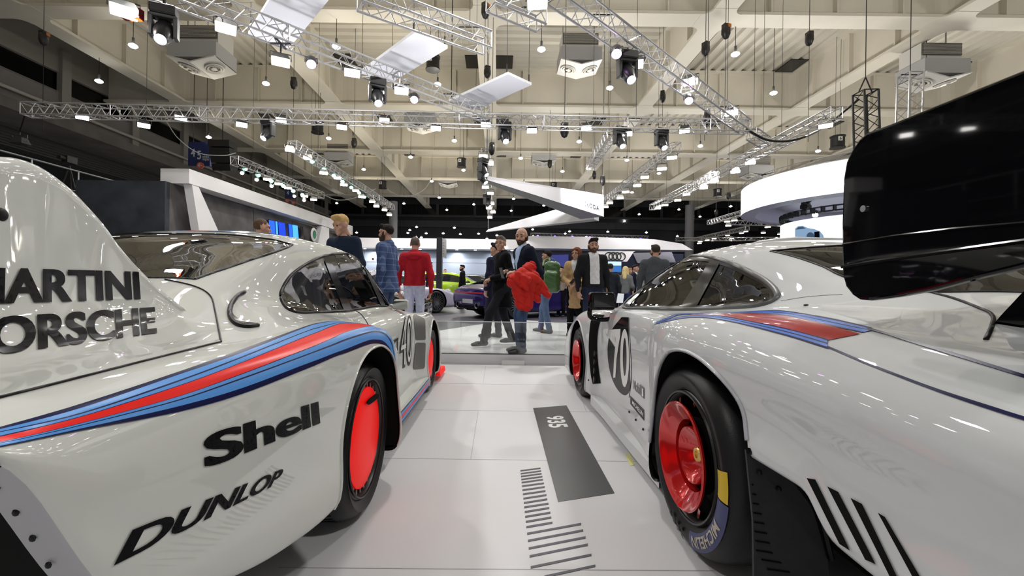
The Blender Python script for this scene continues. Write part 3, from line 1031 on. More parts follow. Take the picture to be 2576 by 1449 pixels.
px_tube('panel_gap', [(556, 861), (548, 820), (540, 780), (532, 750), (518, 735), (492, 722), (455, 712), (415, 704)], LB.bvh, 0.0022, RUBBER, LC, off=0.002, ok=ok_side)
px_tube('door_gap', [(896, 783), (906, 789), (917, 802), (926, 817)], LB.bvh, 0.003, RUBBER, LC, off=0.001, ok=ok_side)
# black intake lip on the haunch
it = [(613, 736), (598, 744), (586, 757), (578, 775), (577, 792), (583, 808), (598, 820), (622, 824), (648, 821)]
ii = [(613, 738), (601, 749), (591, 762), (584, 778), (583, 790), (591, 800), (610, 811), (630, 815), (647, 817)]
stuck('intake_lip', [(*ribbon_px(it, ii, 40), 0)], LB.bvh, GLOSSBLK, LC, off=0.006, ok=ok_side)
px_tube('intake_rim', it, LB.bvh, 0.007, RUBBER, LC, off=0.004, ok=ok_side, n=50)

# stripes along the haunch
def z5(x, y): return (760 + x / 8.523, 780 + y / 8.523)
US = [-60, 0, 200, 440, 600, 760, 800, 842, 871.5, 924, 948]
E = {
 -60: [1090, 1094, 1098, 1100, 1108, 1110, 1124, 1125, 1127, 1128, 1133, 1134],
 0: [900 + k / 5.175 for k in (915, 945, 975, 985, 1030, 1045, 1110, 1115, 1125, 1132, 1160, 1168)],
 200: [900 + k / 5.175 for k in (615, 670, 730, 748, 775, 783, 860, 866, 885, 895, 930, 955)],
 440: [900 + k / 5.175 for k in (205, 245, 315, 335, 383, 392, 517, 523, 560, 575, 645, 715)],
 600: [780 + k / 5.175 for k in (533, 580, 628, 646, 700, 708, 845, 855, 898, 918, 1030, 1105)],
 760: [780 + k / 8.523 for k in (378, 410, 490, 510, 600, 615, 870, 885, 985, 1010, 1185, 1295)],
 800: [780 + k / 8.523 for k in (285, 302, 380, 400, 470, 485, 735, 750, 855, 885, 1060, 1155)],
 842: [780 + k / 8.523 for k in (235, 245, 290, 300, 325, 338, 575, 590, 715, 750, 920, 1000)],
 871.5: [780 + k / 8.523 for k in (262, 266, 275, 280, 288, 292, 465, 480, 615, 650, 830, 915)],
 924: [780 + k / 8.523 for k in (312, 313, 314, 315, 316, 317, 350, 360, 475, 510, 655, 745)],
 948: [780 + k / 8.523 for k in (335, 335, 336, 336, 337, 337, 340, 347, 450, 483, 635, 715)],
}
edges = []
for k in range(12):
    edges.append([(u, E[u][k]) for u in US])
tail = [[(1750, 400), (1760, 495), (1750, 530), (1740, 670), (1710, 745)], [(1880, 540), (1870, 600), (1860, 640), (1850, 780), (1820, 830)],
        [(1940, 700), (1925, 735), (1918, 770), (1895, 850), (1870, 930)], [(1980, 900), (1960, 910), (1953, 935), (1930, 960), (1915, 1010)], [(2010, 1120), (2002, 1125), (1998, 1128), (1990, 1132), (1985, 1140)]]
for st in tail:
    q = [z5(*p) for p in st]
    for k in range(8): edges[k].append(q[0])
    for k, a in zip((8, 9, 10, 11), q[1:]): edges[k].append(a)
SURF = [LB.bvh]
okf = lambda p: p.x > -0.75 and p.y < 2.40
bands = [NAVY, SKYB, NAVY, SKYB, NAVY, REDF, NAVY, SKYB, NAVY, SKYB, NAVY]
sh = []
mlist = [NAVY, SKYB, REDF]
for k in range(11):
    n = 90
    vs, fs = ribbon_px(edges[k], edges[k + 1], n)
    sh.append((vs, fs, mlist.index(bands[k])))
stuck('racing_stripes', sh, LB.bvh, mlist, LC, off=0.0018, ok=okf)
# lettering
class Both:
    "nearest of two surfaces along a ray"
    def __init__(s, *b): s.b = b
    def ray_cast(s, o, d):
        h = [q for q in (b.ray_cast(o, d) for b in s.b) if q[0] is not None]
        return min(h, key=lambda q: q[3]) if h else (None, None, None, None)
sh = [(*text_px('MARTINI', [(-98, 768), (350, 753), (345, 683), (-93, 671)], 0.02, dice=(40, 8), bold=.006), 0), (*text_px('PORSCHE', [(-112, 910), (393, 840), (386, 772), (-112, 804)], 0.02, dice=(40, 8), bold=.006), 0)]
c_ = seen(FINBVH, 3, 540, .0)
mb = MB(); mb.ball(c_, .011, 12, sc=(.3, 1, 1)); mb.build('fin_hole', RUBBER, LC)  # dark disc standing for a small hole in the fin
stuck('fin_lettering', sh, Both(FINBVH, LB.bvh), INK, LC, off=0.002)
sh = [(*text_px('Shell', [(517, 1180), (802, 1066), (797, 1010), (514, 1094)], 0.022, dice=(40, 12), bold=.013), 0)]
sh.append((*text_px('DUNLOP', [(288, 1421), (703, 1214), (711, 1178), (281, 1352)], 0.02, shear=0.35, dice=(44, 12), bold=.006), 0))
stuck('sponsor_lettering', sh, LB.bvh, INK, LC, off=0.002, ok=ok_side)
DOOROK = lambda p: p.x > LCX and p.y > 2.5
stuck('race_number', [(*text_px('40', [(1003, 934), (1036, 916), (1036, 790), (1007, 800)], 0.04, dice=(10, 10)), 0)], LB.bvh, INK, LC, off=0.003, ok=DOOROK)
stuck('race_number_inline', [(*text_px('40', [(1006, 925), (1034, 908), (1034, 799), (1009, 808)], -0.012, dice=(10, 10)), 0)], LB.bvh, WHITEF, LC, off=0.005, ok=DOOROK)
vs, fs = poly_mesh([[(0, 0), (1, 0), (1, 1), (0, 1)]], (4, 8)); h = homography([(995, 893), (1001, 889), (1001, 849), (987, 857)])
stuck('door_badge', [([h(a, b) for a, b, _ in vs], fs, 0)], LB.bvh, INK, LC, off=0.003, ok=DOOROK)
stuck('badge_lettering', [(*text_px('AU', [(992, 888), (1000, 885), (1000, 856), (990, 861)], 0.0, dice=(4, 4)), 0)], LB.bvh, WHITEF, LC, off=0.006, ok=DOOROK)
stuck('driver_name', [(*text_px('J. ICKX', [(984, 774), (1004, 771), (1003, 767), (983, 770)], 0.0, dice=(6, 2)), 0)], LB.bvh, INK, LC, off=0.003, ok=DOOROK)
stuck('fender_script', [(*text_px('Bilstein', [(1070, 797), (1085, 792), (1083, 786), (1069, 789)], 0.0, dice=(6, 2)), 0)], LB.bvh, INK, LC, off=0.003, ok=DOOROK)
# sill with stripes
mb = MB()
sk = [(2.36, .885, .14, .235), (2.8, .895, .14, .235), (3.3, .905, .14, .23), (3.82, .91, .14, .225)]
G = [[Vector((LCX + w - .13, y, zt + .012)), Vector((LCX + w - .012, y, zt)), Vector((LCX + w, y, zt - .012)), Vector((LCX + w, y, zb)), Vector((LCX + w - .1, y, zb - .02))] for y, w, zb, zt in sk]
mb.grid(G)
sil = mb.build('side_sill', PAINT, LC, smooth=35)
mb = mirror_obj_mb(mb, LCX); mb.build('side_sill', PAINT, LC, smooth=35)
for m_, a, b in [(NAVY, .02, .10), (SKYB, .12, .36), (REDF, .38, .62), (SKYB, .64, .86), (NAVY, .88, .97)]:
    mb = MB(); G = []
    for y, w, zb, zt in sk:
        t0 = zb + (zt - .012 - zb) * a; t1 = zb + (zt - .012 - zb) * b
        G.append([Vector((LCX + w + .0015, y, t0)), Vector((LCX + w + .0015, y, t1))])
    mb.grid(G); mb.build('sill_stripe', m_, LC, smooth=0)
# mesh vents behind the front wheel
def vent(quad, nm):
    vs, fs = poly_mesh([[(.1, 0), (.9, 0), (1, .06), (1, .94), (.9, 1), (.1, 1), (0, .94), (0, .06)]], (6, 16)); h = homography(quad)
    return stuck(nm, [([h(a, b) for a, b, _ in vs], fs, 0)], LB.bvh, MESHM, LC, off=0.004, ok=DOOROK)
vent([(1045, 856), (1070, 855), (1069, 803), (1039, 788)], 'mesh_vent')
vent([(1038, 930), (1068, 927), (1070, 862), (1045, 862)], 'mesh_vent')
GREYBL = mat('grey_blade', (.25, .25, .25), .5)
# wheels
def fan_wheel(X, Y, z, r, w, rr, slot=True):
    ty = wheel(LC, X, Y, z, r, w, -1, TYRE, rr)
    mb = MB(); mb.lathe([(rr + .004, .012), (rr - .01, .004), (rr - .018, .014), (rr - .024, .05), (.05, .06)], (X, Y, z), (-1, 0, 0), n=48)
    groove(mb, X, Y, z, -1, rr - .006, .005)
    mb.build('rim', RIMBLK, ty, smooth=50)
    rd = rr * .84
    mb = MB(); mb.lathe([(rd, .028), (rd, .012), (rd - .02, .004), (rd * .6, -.006), (.0005, -.010)], (X, Y, z), (-1, 0, 0), n=56)
    mb.build('fan_disc', FANRED, ty, smooth=50)
    for k in range(28):
        a = 2 * pi * k / 28
        mb = MB(); mb.bar((X - .02, Y + rd * cos(a), z + rd * sin(a)), (X - .02, Y + (rr - .02) * cos(a + .05), z + (rr - .02) * sin(a + .05)), .004, .012, up=(0, -sin(a), cos(a)))
        mb.build('fan_blade', GREYBL, ty, smooth=0)
    if slot:
        mb = MB(); mb.prism([PX(u, v, -.569) for u, v in [(924, 1013), (930, 1004), (947, 991), (954, 992), (953, 1000), (939, 1012), (929, 1018)]], (-.006, 0, 0)); mb.build('disc_slot', DARKIN, ty, smooth=0)
    mb = MB()
    for k in range(60):
        a = 2 * pi * k / 60
        mb.bar((X - .07, Y + r * cos(a), z + r * sin(a)), (X - .075 - .10, Y + (r + .001) * cos(a + .07), z + (r + .001) * sin(a + .07)), .006, .004, up=(0, cos(a), sin(a)))
    mb.build('tread_grooves', RUBBER, ty, smooth=0)
    return ty
fan_wheel(LCX + .918, 1.985, .345, .345, .36, .262)
fan_wheel(LCX + .868, 4.22, .315, .315, .26, .225, False)
for X_, Y_, r_, w_ in ((LCX - .905, 1.985, .345, .36), (LCX - .868, 4.22, .315, .26)):
    ty = wheel(LC, X_, Y_, r_, r_, w_, 1, TYRE, r_ * .76)
    mb = MB(); mb.lathe([(r_ * .74, .02), (.0005, -.01)], (X_, Y_, r_), (1, 0, 0), n=32); mb.build('fan_disc', FANRED, ty)
# red air dam in front of the front wheel
mb = MB(); mb.prism([(LCX + .86, 4.62, .06), (LCX + .912, 4.62, .055), (LCX + .895, 4.66, .10), (LCX + .86, 4.66, .10)], (0, .45, -.02)); mb.build('front_lip', FANRED, LC, smooth=0)
# mirror
p0 = PY_ = P(1000, 770, 3.62)
mb = MB(); c = P(1009, 766, 3.62)
mb.box(c, (.14, .07, .085), taper=.85)
mo = mb.build('door_mirror', PAINT, LC, smooth=50)
bv = mo.modifiers.new('b', 'BEVEL'); bv.width = .02; bv.segments = 3
mb = MB(); mb.box(c + Vector((0, -.037, 0)), (.115, .004, .06)); mb.build('mirror_glass', mat('mirror_glass', (.5, .52, .5), .05, 1.0), mo, smooth=0)
mb = MB(); mb.bar(c + Vector((-.05, .02, -.03)), (LCX + .60, 3.66, .86), .03, .02); mb.build('mirror_arm', PAINT, mo, smooth=0)
# cabin: seat, cage, fabric
mb = MB()
mb.box((LCX + .28, 2.75, .55), (.42, .46, .18)); mb.box((LCX + .28, 2.48, .82), (.42, .10, .62), M=Rx(-.2)); mb.box((LCX + .28, 2.42, 1.08), (.24, .08, .14))
so = mb.build('racing_seat', SEAT, LC, smooth=40); so.modifiers.new('b', 'BEVEL').width = .03
mb = MB()
for sg in (-1, 1):
    mb.tube(spline2([(LCX + sg * .52, 2.45, .4), (LCX + sg * .50, 2.45, .85), (LCX + sg * .42, 2.45, 1.2), (LCX + sg * .3, 2.45, 1.25), (LCX, 2.45, 1.26)], 14), .019, 8)
    mb.tube([(LCX + sg * .46, 2.47, 1.15), (LCX + sg * .48, 1.8, .72)], .019, 8)
    mb.tube(spline2([(LCX + sg * .42, 2.45, 1.22), (LCX + sg * .42, 3.1, 1.2), (LCX + sg * .5, 3.6, .85), (LCX + sg * .5, 3.65, .5)], 14), .018, 8)
mb.tube([(LCX - .46, 2.45, 1.12), (LCX + .5, 2.45, .55)], .018, 8)
mb.tube([(LCX + .5, 2.5, .62), (LCX + .5, 3.4, .58)], .018, 8)
mb.build('roll_cage', TUBE, LC, smooth=60)
mb = MB(); mb.lathe([(.18, 0), (.175, .012), (.165, 0)], (LCX + .28, 3.25, .85), (0, -1, .25), n=28); mb.bar((LCX + .28, 3.26, .84), (LCX + .28, 3.5, .76), .05); mb.build('steering_wheel', RUBBER, LC, smooth=50)
mb = MB(); mb.box((LCX, 3.62, .72), (1.0, .22, .2)); mb.build('dashboard', SEAT, LC, smooth=0)
# stripes over the roof
def roof_stripe(x0, x1, m_):
    mb = MB(); G = []
    for y in np.linspace(2.14, 3.05, 24):
        r = []
        for x in np.linspace(x0, x1, 4):
            p, n, i, d = LB.bvh.ray_cast(Vector((LCX + abs(x), y, 4)), Vector((0, 0, -1)))
            r.append(Vector((LCX + x, y, p.z + .002)))
        G.append(r)
    mb.grid(G); mb.build('roof_stripe', m_, LC, smooth=60)
for x0, x1, m_ in [(-.25, -.20, NAVY), (-.20, -.15, SKYB), (-.15, -.12, NAVY), (-.12, -.07, SKYB), (-.07, -.055, NAVY), (-.055, .055, REDF), (.055, .07, NAVY), (.07, .12, SKYB), (.12, .15, NAVY), (.15, .2, SKYB), (.2, .25, NAVY)]:
    roof_stripe(x0, x1, m_)
# ================================================================ right car
RCX = 1.72
RPAINT = mat('silver_white_paint', (0.59, 0.61, 0.62), rough=0.65, spec=.15, coat=0.9, noise=0.01, nscale=3)
RBLUE = mat('mid_blue_film', (0.06, 0.165, 0.60), rough=0.25, spec=.08)
DKRED = mat('deep_red_film', (0.34, 0.012, 0.010), rough=0.2, coat=0.25, spec=.15)
RIMRED = mat('candy_red_metal', (0.62, 0.012, 0.012), rough=0.16, metal=0.35, coat=1.0)
GOLD = mat('gold_nut', (0.75, 0.52, 0.18), rough=0.3, metal=1.0)
CARBON = mat('gloss_carbon', (0.003, 0.003, 0.004), rough=0.035, coat=0.0, spec=0.30)
FLAP = mat('mud_flap_rubber', (0.022, 0.023, 0.025), spec=.3, rough=0.5, noise=0.1, nscale=30)
TINT = glass_mat('tinted_glass', (0.05, 0.05, 0.048), 0.5, 0.03)
RC = empty('race_car', (RCX, 2.7, 0), 0, 'white racing car numbered 70 with black mirror and a tall black rear wing', 'car', 'white racing cars')
ST = [
 (0.35, [(.80,.57),(.93,.58),(.955,.70),(.945,.83),(.905,.885),(.83,.92),(.70,.945),(.55,.965),(.40,.975),(.2,.98),(0,.985)]),
 (0.60, [(.85,.50),(1.0,.505),(.998,.68),(1.012,.795),(.968,.872),(.88,.917),(.75,.945),(.60,.965),(.45,.98),(.2,.99),(0,1.0)]),
 (0.80, [(.86,.495),(1.0,.50),(.992,.67),(1.018,.80),(.975,.88),(.89,.932),(.76,.955),(.63,.975),(.48,.99),(.25,1.0),(0,1.01)]),
 (0.94, [(.86,.50),(1.0,.505),(.990,.67),(1.020,.802),(.98,.885),(.895,.944),(.78,.965),(.65,.985),(.5,1.0),(.3,1.01),(0,1.02)]),
 (1.00, [(.86,.575),(1.003,.58),(.990,.68),(1.020,.804),(.98,.887),(.90,.949),(.785,.968),(.66,.99),(.51,1.01),(.3,1.02),(0,1.03)]),
 (1.25, [(.86,.57),(1.012,.575),(.996,.70),(1.020,.81),(.983,.892),(.905,.955),(.80,.972),(.70,1.0),(.55,1.05),(.35,1.08),(0,1.09)]),
 (1.53, [(.86,.5),(1.008,.5),(1.0,.68),(1.014,.82),(.975,.898),(.895,.955),(.81,.965),(.735,1.005),(.62,1.105),(.40,1.16),(0,1.172)]),
 (1.83, [(.86,.3),(1.0,.3),(.995,.62),(1.0,.815),(.965,.889),(.88,.935),(.81,.942),(.755,.965),(.590,1.18),(.40,1.23),(0,1.243)]),
 (2.05, [(.86,.10),(.975,.12),(.97,.5),(.975,.785),(.943,.87),(.865,.914),(.81,.924),(.765,.935),(.577,1.212),(.40,1.262),(0,1.28)]),
 (2.16, [(.84,.10),(.94,.12),(.935,.48),(.945,.75),(.92,.848),(.86,.90),(.808,.914),(.767,.927),(.574,1.219),(.40,1.274),(0,1.29)]),
 (2.32, [(.82,.10),(.90,.12),(.898,.45),(.905,.72),(.895,.822),(.85,.886),(.805,.905),(.767,.92),(.573,1.221),(.40,1.282),(0,1.298)]),
 (2.60, [(.80,.10),(.87,.12),(.875,.45),(.89,.70),(.885,.80),(.845,.873),(.80,.897),(.767,.912),(.577,1.207),(.40,1.279),(0,1.297)]),
 (3.00, [(.80,.10),(.86,.12),(.865,.45),(.88,.68),(.875,.78),(.84,.858),(.80,.882),(.765,.897),(.61,1.12),(.40,1.205),(0,1.228)]),
 (3.30, [(.80,.10),(.86,.12),(.865,.45),(.875,.68),(.87,.78),(.835,.85),(.795,.873),(.757,.885),(.67,.985),(.40,1.08),(0,1.112)]),
 (3.50, [(.80,.10),(.87,.12),(.875,.45),(.88,.68),(.87,.778),(.832,.843),(.79,.862),(.745,.872),(.705,.895),(.40,.985),(0,1.03)]),
 (3.65, [(.84,.10),(.92,.12),(.93,.45),(.935,.66),(.92,.768),(.86,.836),(.79,.842),(.72,.845),(.62,.865),(.35,.915),(0,.945)]),
 (4.12, [(.86,.10),(.95,.12),(.958,.45),(.955,.66),(.93,.755),(.85,.81),(.78,.80),(.68,.78),(.50,.775),(.30,.785),(0,.79)]),
 (4.60, [(.86,.10),(.945,.12),(.95,.35),(.945,.54),(.92,.635),(.84,.69),(.75,.68),(.65,.665),(.50,.66),(.30,.665),(0,.67)]),
 (5.00, [(.84,.10),(.92,.11),(.93,.25),(.92,.36),(.89,.43),(.82,.47),(.73,.48),(.64,.49),(.50,.49),(.30,.50),(0,.50)]),
 (5.14, [(.80,.09),(.85,.10),(.86,.16),(.85,.21),(.83,.25),(.78,.27),(.70,.28),(.62,.29),(.50,.29),(.30,.30),(0,.30)]),
]
RB = Body(ST, RCX, -1)
arc_r = [(2.085, .08), (2.075, .30), (2.045, .50), (1.985, .62), (1.90, .71), (1.80, .775), (1.68, .803), (1.54, .805), (1.42, .785), (1.33, .75), (1.265, .695), (1.215, .62), (1.195, .56), (1.19, .45)]
RB.cut('arch_rear', arc_r, 'yz', (0, 4.6))
arc_f = [(4.12 + .40 * cos(t), .34 + .375 * sin(t)) for t in np.linspace(-.9, pi + .9, 30)]
RB.cut('arch_front', arc_f, 'yz', (0, 4.6))
dlo = [(1568, 773), (1600, 735), (1648, 681), (1695, 655), (1742, 644), (1788, 647), (1835, 661), (1895, 689), (1930, 710), (1952, 733), (1957, 746), (1942, 759), (1910, 769), (1835, 775), (1711, 778), (1620, 777)]
RB.cut('window_side', [tuple(p) for p in spline_closed(dlo, 80)], 'px', (6.2, 9), (1.3, 3.62))
_hw = lambda u, v: (lambda p: (RCX - p.x, p.y))(seen(RB.bvh, u, v))
_top = [_hw(u, v) for u, v in [(1938, 632), (1975, 628), (2030, 623), (2090, 619), (2125, 617)]]
_bot = [_hw(u, v) for u, v in [(2117, 694), (2070, 671), (2020, 653), (1975, 640)]]
rw = [(-.1, 1.12), (.36, 1.12), (.54, 1.20)] + _bot + _top + [(-.1, _top[-1][1] + .03)]
RB.cut('window_rear', rw, 'wy', (7.3, 10))
ws = [(-.1, 3.62), (.30, 3.58), (.62, 3.42), (.655, 3.30), (.56, 2.95), (.50, 2.78), (.3, 2.68), (-.1, 2.64)]
RB.cut('window_front', ws, 'wy', (7.6, 10))
RB.body([RPAINT, DARKIN], RC)
RB.piece({2}, (1,)).build('side_window', TINT, RC, smooth=60)
RB.piece({2}, (-1,)).build('side_window', TINT, RC, smooth=60)
RB.piece({3}).build('rear_window', TINT, RC, smooth=60, weld=True)
RB.piece({4}).build('windscreen', GLASS, RC, smooth=60, weld=True)
okr = lambda p: p.x < RCX
SEALGREY = mat('grey_window_seal', (0.10, 0.105, 0.10), rough=0.4)
px_tube('window_seal', dlo, RB.bvh, 0.012, SEALGREY, RC, n=100, closed=True, ok=okr)
dl2 = [(1585, 770), (1608, 742), (1655, 689), (1697, 667), (1742, 657), (1786, 660), (1830, 673), (1880, 696), (1918, 716), (1938, 735), (1940, 746), (1925, 754), (1900, 760), (1832, 766), (1711, 770), (1625, 770)]
a = spline_closed(dlo, 90); b = spline_closed(dl2, 90)
a = np.vstack([a, a[:1]]); b = np.vstack([b, b[:1]])
stuck('window_border', [(*ribbon_px(a, b, 91), 0)], RB.bvh, GLOSSBLK, RC, off=0.003, ok=okr)
vs, fs = poly_mesh([[(0, 0), (1, 0), (1, 1), (0, 1)]], (4, 24)); h = homography([(1788, 655), (1812, 662), (1752, 775), (1712, 775)])
stuck('window_pillar', [([h(a, b) for a, b, _ in vs], fs, 0)], RB.bvh, GLOSSBLK, RC, off=0.004, ok=okr)
plan_tube(RB, 'rear_window_seal', rw[1:8], 0.004, RUBBER, RC)
plan_tube(RB, 'rear_window_seal', rw[7:], 0.004, RUBBER, RC)
plan_tube(RB, 'windscreen_seal', ws[1:], 0.008, RUBBER, RC)
arch_parts(RB, RC, arc_r[1:-2], 1.74, .37, .50, mat('grey_arch_lip', (.42, .43, .47), .35, coat=.5), lip=0.008)
arch_parts(RB, RC, arc_f, 4.12, .34, .40, RPAINT, lip=0.008)
ub = MB(); ub.box((RCX, 2.9, .24), (1.2, 4.0, .10)); ub.box((RCX, .9, .62), (1.3, .7, .40)); ub.box((RCX, .8, .2), (1.1, .9, .2)); ub.build('underbody', DARKIN, RC, smooth=0)

# haunch stripes
def z4(x, y): return (1600 + x / 5.152, 760 + y / 5.152)
def z6(x, y): return (2040 + x / 4.806, 800 + y / 4.806)
low = [[z4(*p) for p in l] for l in (
 [(230, 292), (600, 215), (850, 205), (1100, 232), (1500, 322), (2000, 457), (2390, 580), (2500, 615)],
 [(240, 288), (600, 211), (850, 200), (1100, 224), (1500, 308), (2000, 437), (2390, 555), (2490, 590)],
 [(250, 283), (600, 204), (850, 190), (1100, 208), (1500, 290), (2000, 410), (2390, 522), (2485, 553)],
 [(255, 280), (600, 200), (850, 186), (1100, 202), (1500, 280), (2000, 395), (2390, 505), (2485, 535)],
 [(262, 276), (600, 194), (850, 178), (1100, 190), (1500, 264), (2000, 372), (2390, 476), (2490, 508)],
 [(270, 272), (600, 188), (850, 172), (1100, 180), (1500, 255), (2000, 360), (2390, 460), (2500, 492)])]
topb = [[z4(*p) for p in l] for l in (
 [(250, 268), (420, 195), (560, 153), (850, 147), (1250, 140), (1500, 120), (1850, 112), (2150, 148), (2576, 225), (3050, 335)],
 [(255, 270), (425, 199), (565, 156), (850, 149), (1250, 142), (1500, 124), (1850, 121), (2150, 162), (2576, 245), (3080, 358)],
 [(260, 272), (430, 204), (570, 159), (850, 152), (1250, 145), (1500, 131), (1850, 137), (2150, 183), (2576, 272), (3060, 372)],
 [(262, 273), (432, 206), (572, 161), (850, 154), (1250, 146), (1500, 134), (1850, 143), (2150, 190), (2576, 282), (3030, 378)],
 [(266, 275), (436, 212), (576, 165), (850, 158), (1250, 149), (1500, 142), (1850, 162), (2150, 216), (2576, 310), (2960, 396)],
 [(270, 277), (440, 216), (580, 168), (850, 160), (1250, 151), (1500, 147), (1850, 173), (2150, 228), (2576, 327), (2930, 402)])]
mm = [NAVY, RBLUE, DKRED]
pat = [NAVY, RBLUE, NAVY, RBLUE, NAVY]
sh = []
for L in (low, topb):
    for k in range(5):
        sh.append((*ribbon_px(L[k], L[k + 1], 80), mm.index(pat[k])))
# red between, ending on the white oval
rtop = [z4(700, 162), z4(1250, 152), z4(1500, 148), z4(1850, 174), z4(2150, 229), z4(2576, 328), z6(300, 118), z6(600, 198)]
rbot = [z4(700, 178), z4(1100, 180), z4(1500, 254), z4(1800, 310), z4(2000, 358), z4(2250, 422), z4(2400, 462), z4(2500, 500)]
sh.append((*ribbon_px(rtop, rbot, 60), 2))
rend = [z6(600, 198), z6(480, 215), z6(350, 243), z6(250, 268)]
rin = [z6(600, 198), z6(330, 140), z6(100, 160), z6(90, 225)]
sh.append((*ribbon_px(rin, rend, 20), 2))
stuck('racing_stripes', sh, RB.bvh, mm, RC, off=0.0018, ok=okr)
# navy hairlines running on to the tail
ln = [((z6(180, 355), z6(500, 492), z6(760, 600), z6(1500, 885), z6(2200, 1125), z6(2700, 1280)), (z6(215, 345), z6(500, 465), z6(760, 572), z6(1500, 850), z6(2200, 1078), z6(2700, 1235))),
      ((z6(640, 105), z6(900, 180), z6(1200, 268), z6(1800, 448), z6(2700, 730)), (z6(700, 150), z6(900, 202), z6(1200, 300), z6(1800, 487), z6(2700, 770)))]
stuck('tail_pinstripes', [(*ribbon_px(a, b, 60), 0) for a, b in ln], RB.bvh, NAVY, RC, off=0.002, ok=okr)
# crease shadow gap, fuel cap mark and lid seam
px_tube('lid_gap', [(2330, 733), (2400, 752), (2460, 775), (2492, 790), (2499, 800), (2494, 825), (2480, 855)], RB.bvh, 0.004, RUBBER, RC, off=0.001, ok=okr)
px_tube('door_gap', [(1584, 800), (1585, 850), (1588, 905), (1589, 950), (1583, 1000)], RB.bvh, 0.003, RUBBER, RC, off=0.0, ok=okr)
px_tube('pillar_gap', [(1965, 757), (2020, 748), (2075, 743), (2120, 741)], RB.bvh, 0.0012, SEALGREY, RC, off=0.0, ok=okr)
mb = MB(); c = seen(RB.bvh, 2028, 768, .001, okr); mb.ball(c, .008, 8, sc=(1, 1, .4)); mb.build('body_plug', RUBBER, RC)
# roundel and number 70
def z3(x, y): return (1400 + x / 3.22, 560 + y / 3.22)
rd = [z3(*p) for p in [(528, 766), (500, 800), (460, 850), (432, 905), (418, 980), (415, 1060), (422, 1140), (440, 1230), (470, 1310), (510, 1370), (550, 1398), (578, 1385), (598, 1345)]]
re = [z3(*p) for p in [(586, 768), (586, 830), (586, 900), (586, 950), (588, 1000), (590, 1060), (592, 1120), (594, 1180), (596, 1230), (598, 1270), (600, 1300), (600, 1320), (600, 1335)]]
vs, fs = ribbon_px(rd, re, 50)
stuck('roundel', [(vs, fs, 0)], RB.bvh, INK, RC, off=0.0015, ok=okr)
seven = [z3(*p) for p in [(428, 868), (522, 862), (518, 920), (505, 1000), (490, 1100), (480, 1255), (462, 1258), (468, 1120), (478, 1010), (488, 925), (426, 930)]]
def px_poly(pts):
    bm = bmesh.new(); bm.faces.new([bm.verts.new((a, b, 0)) for a, b in pts]); bmesh.ops.triangulate(bm, faces=bm.faces)
    lo = np.array(pts).min(0); hi = np.array(pts).max(0)
    for v in bm.verts: v.co.x = (v.co.x - lo[0]) / (hi[0] - lo[0]); v.co.y = (v.co.y - lo[1]) / (hi[1] - lo[1])
    vs, fs = dice_bm(bm, (10, 20))
    return [(lo[0] + x * (hi[0] - lo[0]), lo[1] + y * (hi[1] - lo[1])) for x, y, _ in vs], fs
zo = [z3(555 + 36 * cos(t), 1098 + 235 * sin(t)) for t in np.linspace(0, 2 * pi, 40)]
zi = [z3(556 + 15 * cos(t), 1088 + 155 * sin(t)) for t in np.linspace(0, 2 * pi, 40)]
stuck('race_number', [(*px_poly(seven), 0), (*ribbon_px(zo, zi, 60), 0)], RB.bvh, WHITEF, RC, off=0.003, ok=okr)
stuck('sponsor_lettering', [(*text_px('Mobil', [(1594, 979), (1612, 995), (1612, 968), (1594, 955)], 0.02, dice=(8, 4)), 0)], RB.bvh, mat('grey_film', (.05, .05, .055), .3), RC, off=0.0015, ok=okr)
vs, fs = poly_mesh([[(0, 0), (1, 0), (1, 1), (0, 1)]], (8, 4)); h = homography([(1613.5, 997), (1622, 1004), (1622, 976), (1613.5, 969)])
stuck('sponsor_badge', [([h(a, b) for a, b, _ in vs], fs, 0)], RB.bvh, mat('grey_film'), RC, off=0.0015, ok=okr)
stuck('badge_lettering', [(*text_px('1', [(1616, 996), (1619.5, 999), (1619.5, 979), (1616, 976)], 0.03, dice=(2, 4)), 0)], RB.bvh, WHITEF, RC, off=0.003, ok=okr)
h = homography([(1586, 1016), (1621, 1059), (1621, 1031), (1586, 995)])
stuck('tyre_maker_badge', [([h(a, b) for a, b, _ in vs], fs, 0)], RB.bvh, INK, RC, off=0.0015, ok=okr)
stuck('tyre_maker_lettering', [(*text_px('MICHELIN', [h(.2, .28), h(.97, .28), h(.97, .72), h(.2, .72)], 0.02, dice=(12, 4)), 0)], RB.bvh, WHITEF, RC, off=0.003, ok=okr)
# dark slot behind the front wheel with its white blade
def patch_px(name, a, b, m_, off, n=40, par=None):
    return stuck(name, [(*ribbon_px(a, b, n), 0)], RB.bvh, m_, par or RC, off=off, ok=okr)
patch_px('air_slot', [z3(*p) for p in [(300, 745), (280, 800), (268, 900), (264, 1000), (268, 1100), (280, 1230), (296, 1306)]], [z3(*p) for p in [(392, 748), (358, 800), (340, 870), (332, 960), (334, 1080), (346, 1200), (360, 1302)]], DARKIN, .004)
mb = MB()
for k in range(4):
    p = seen(RB.bvh, *z3(318 - k * 2, 1060 + 70 * k), .004, okr)
    mb.box(p, (.02, .03, .05), M=Rx(.5))
mb.build('slot_louvres', RIMBLK, RC, smooth=0)
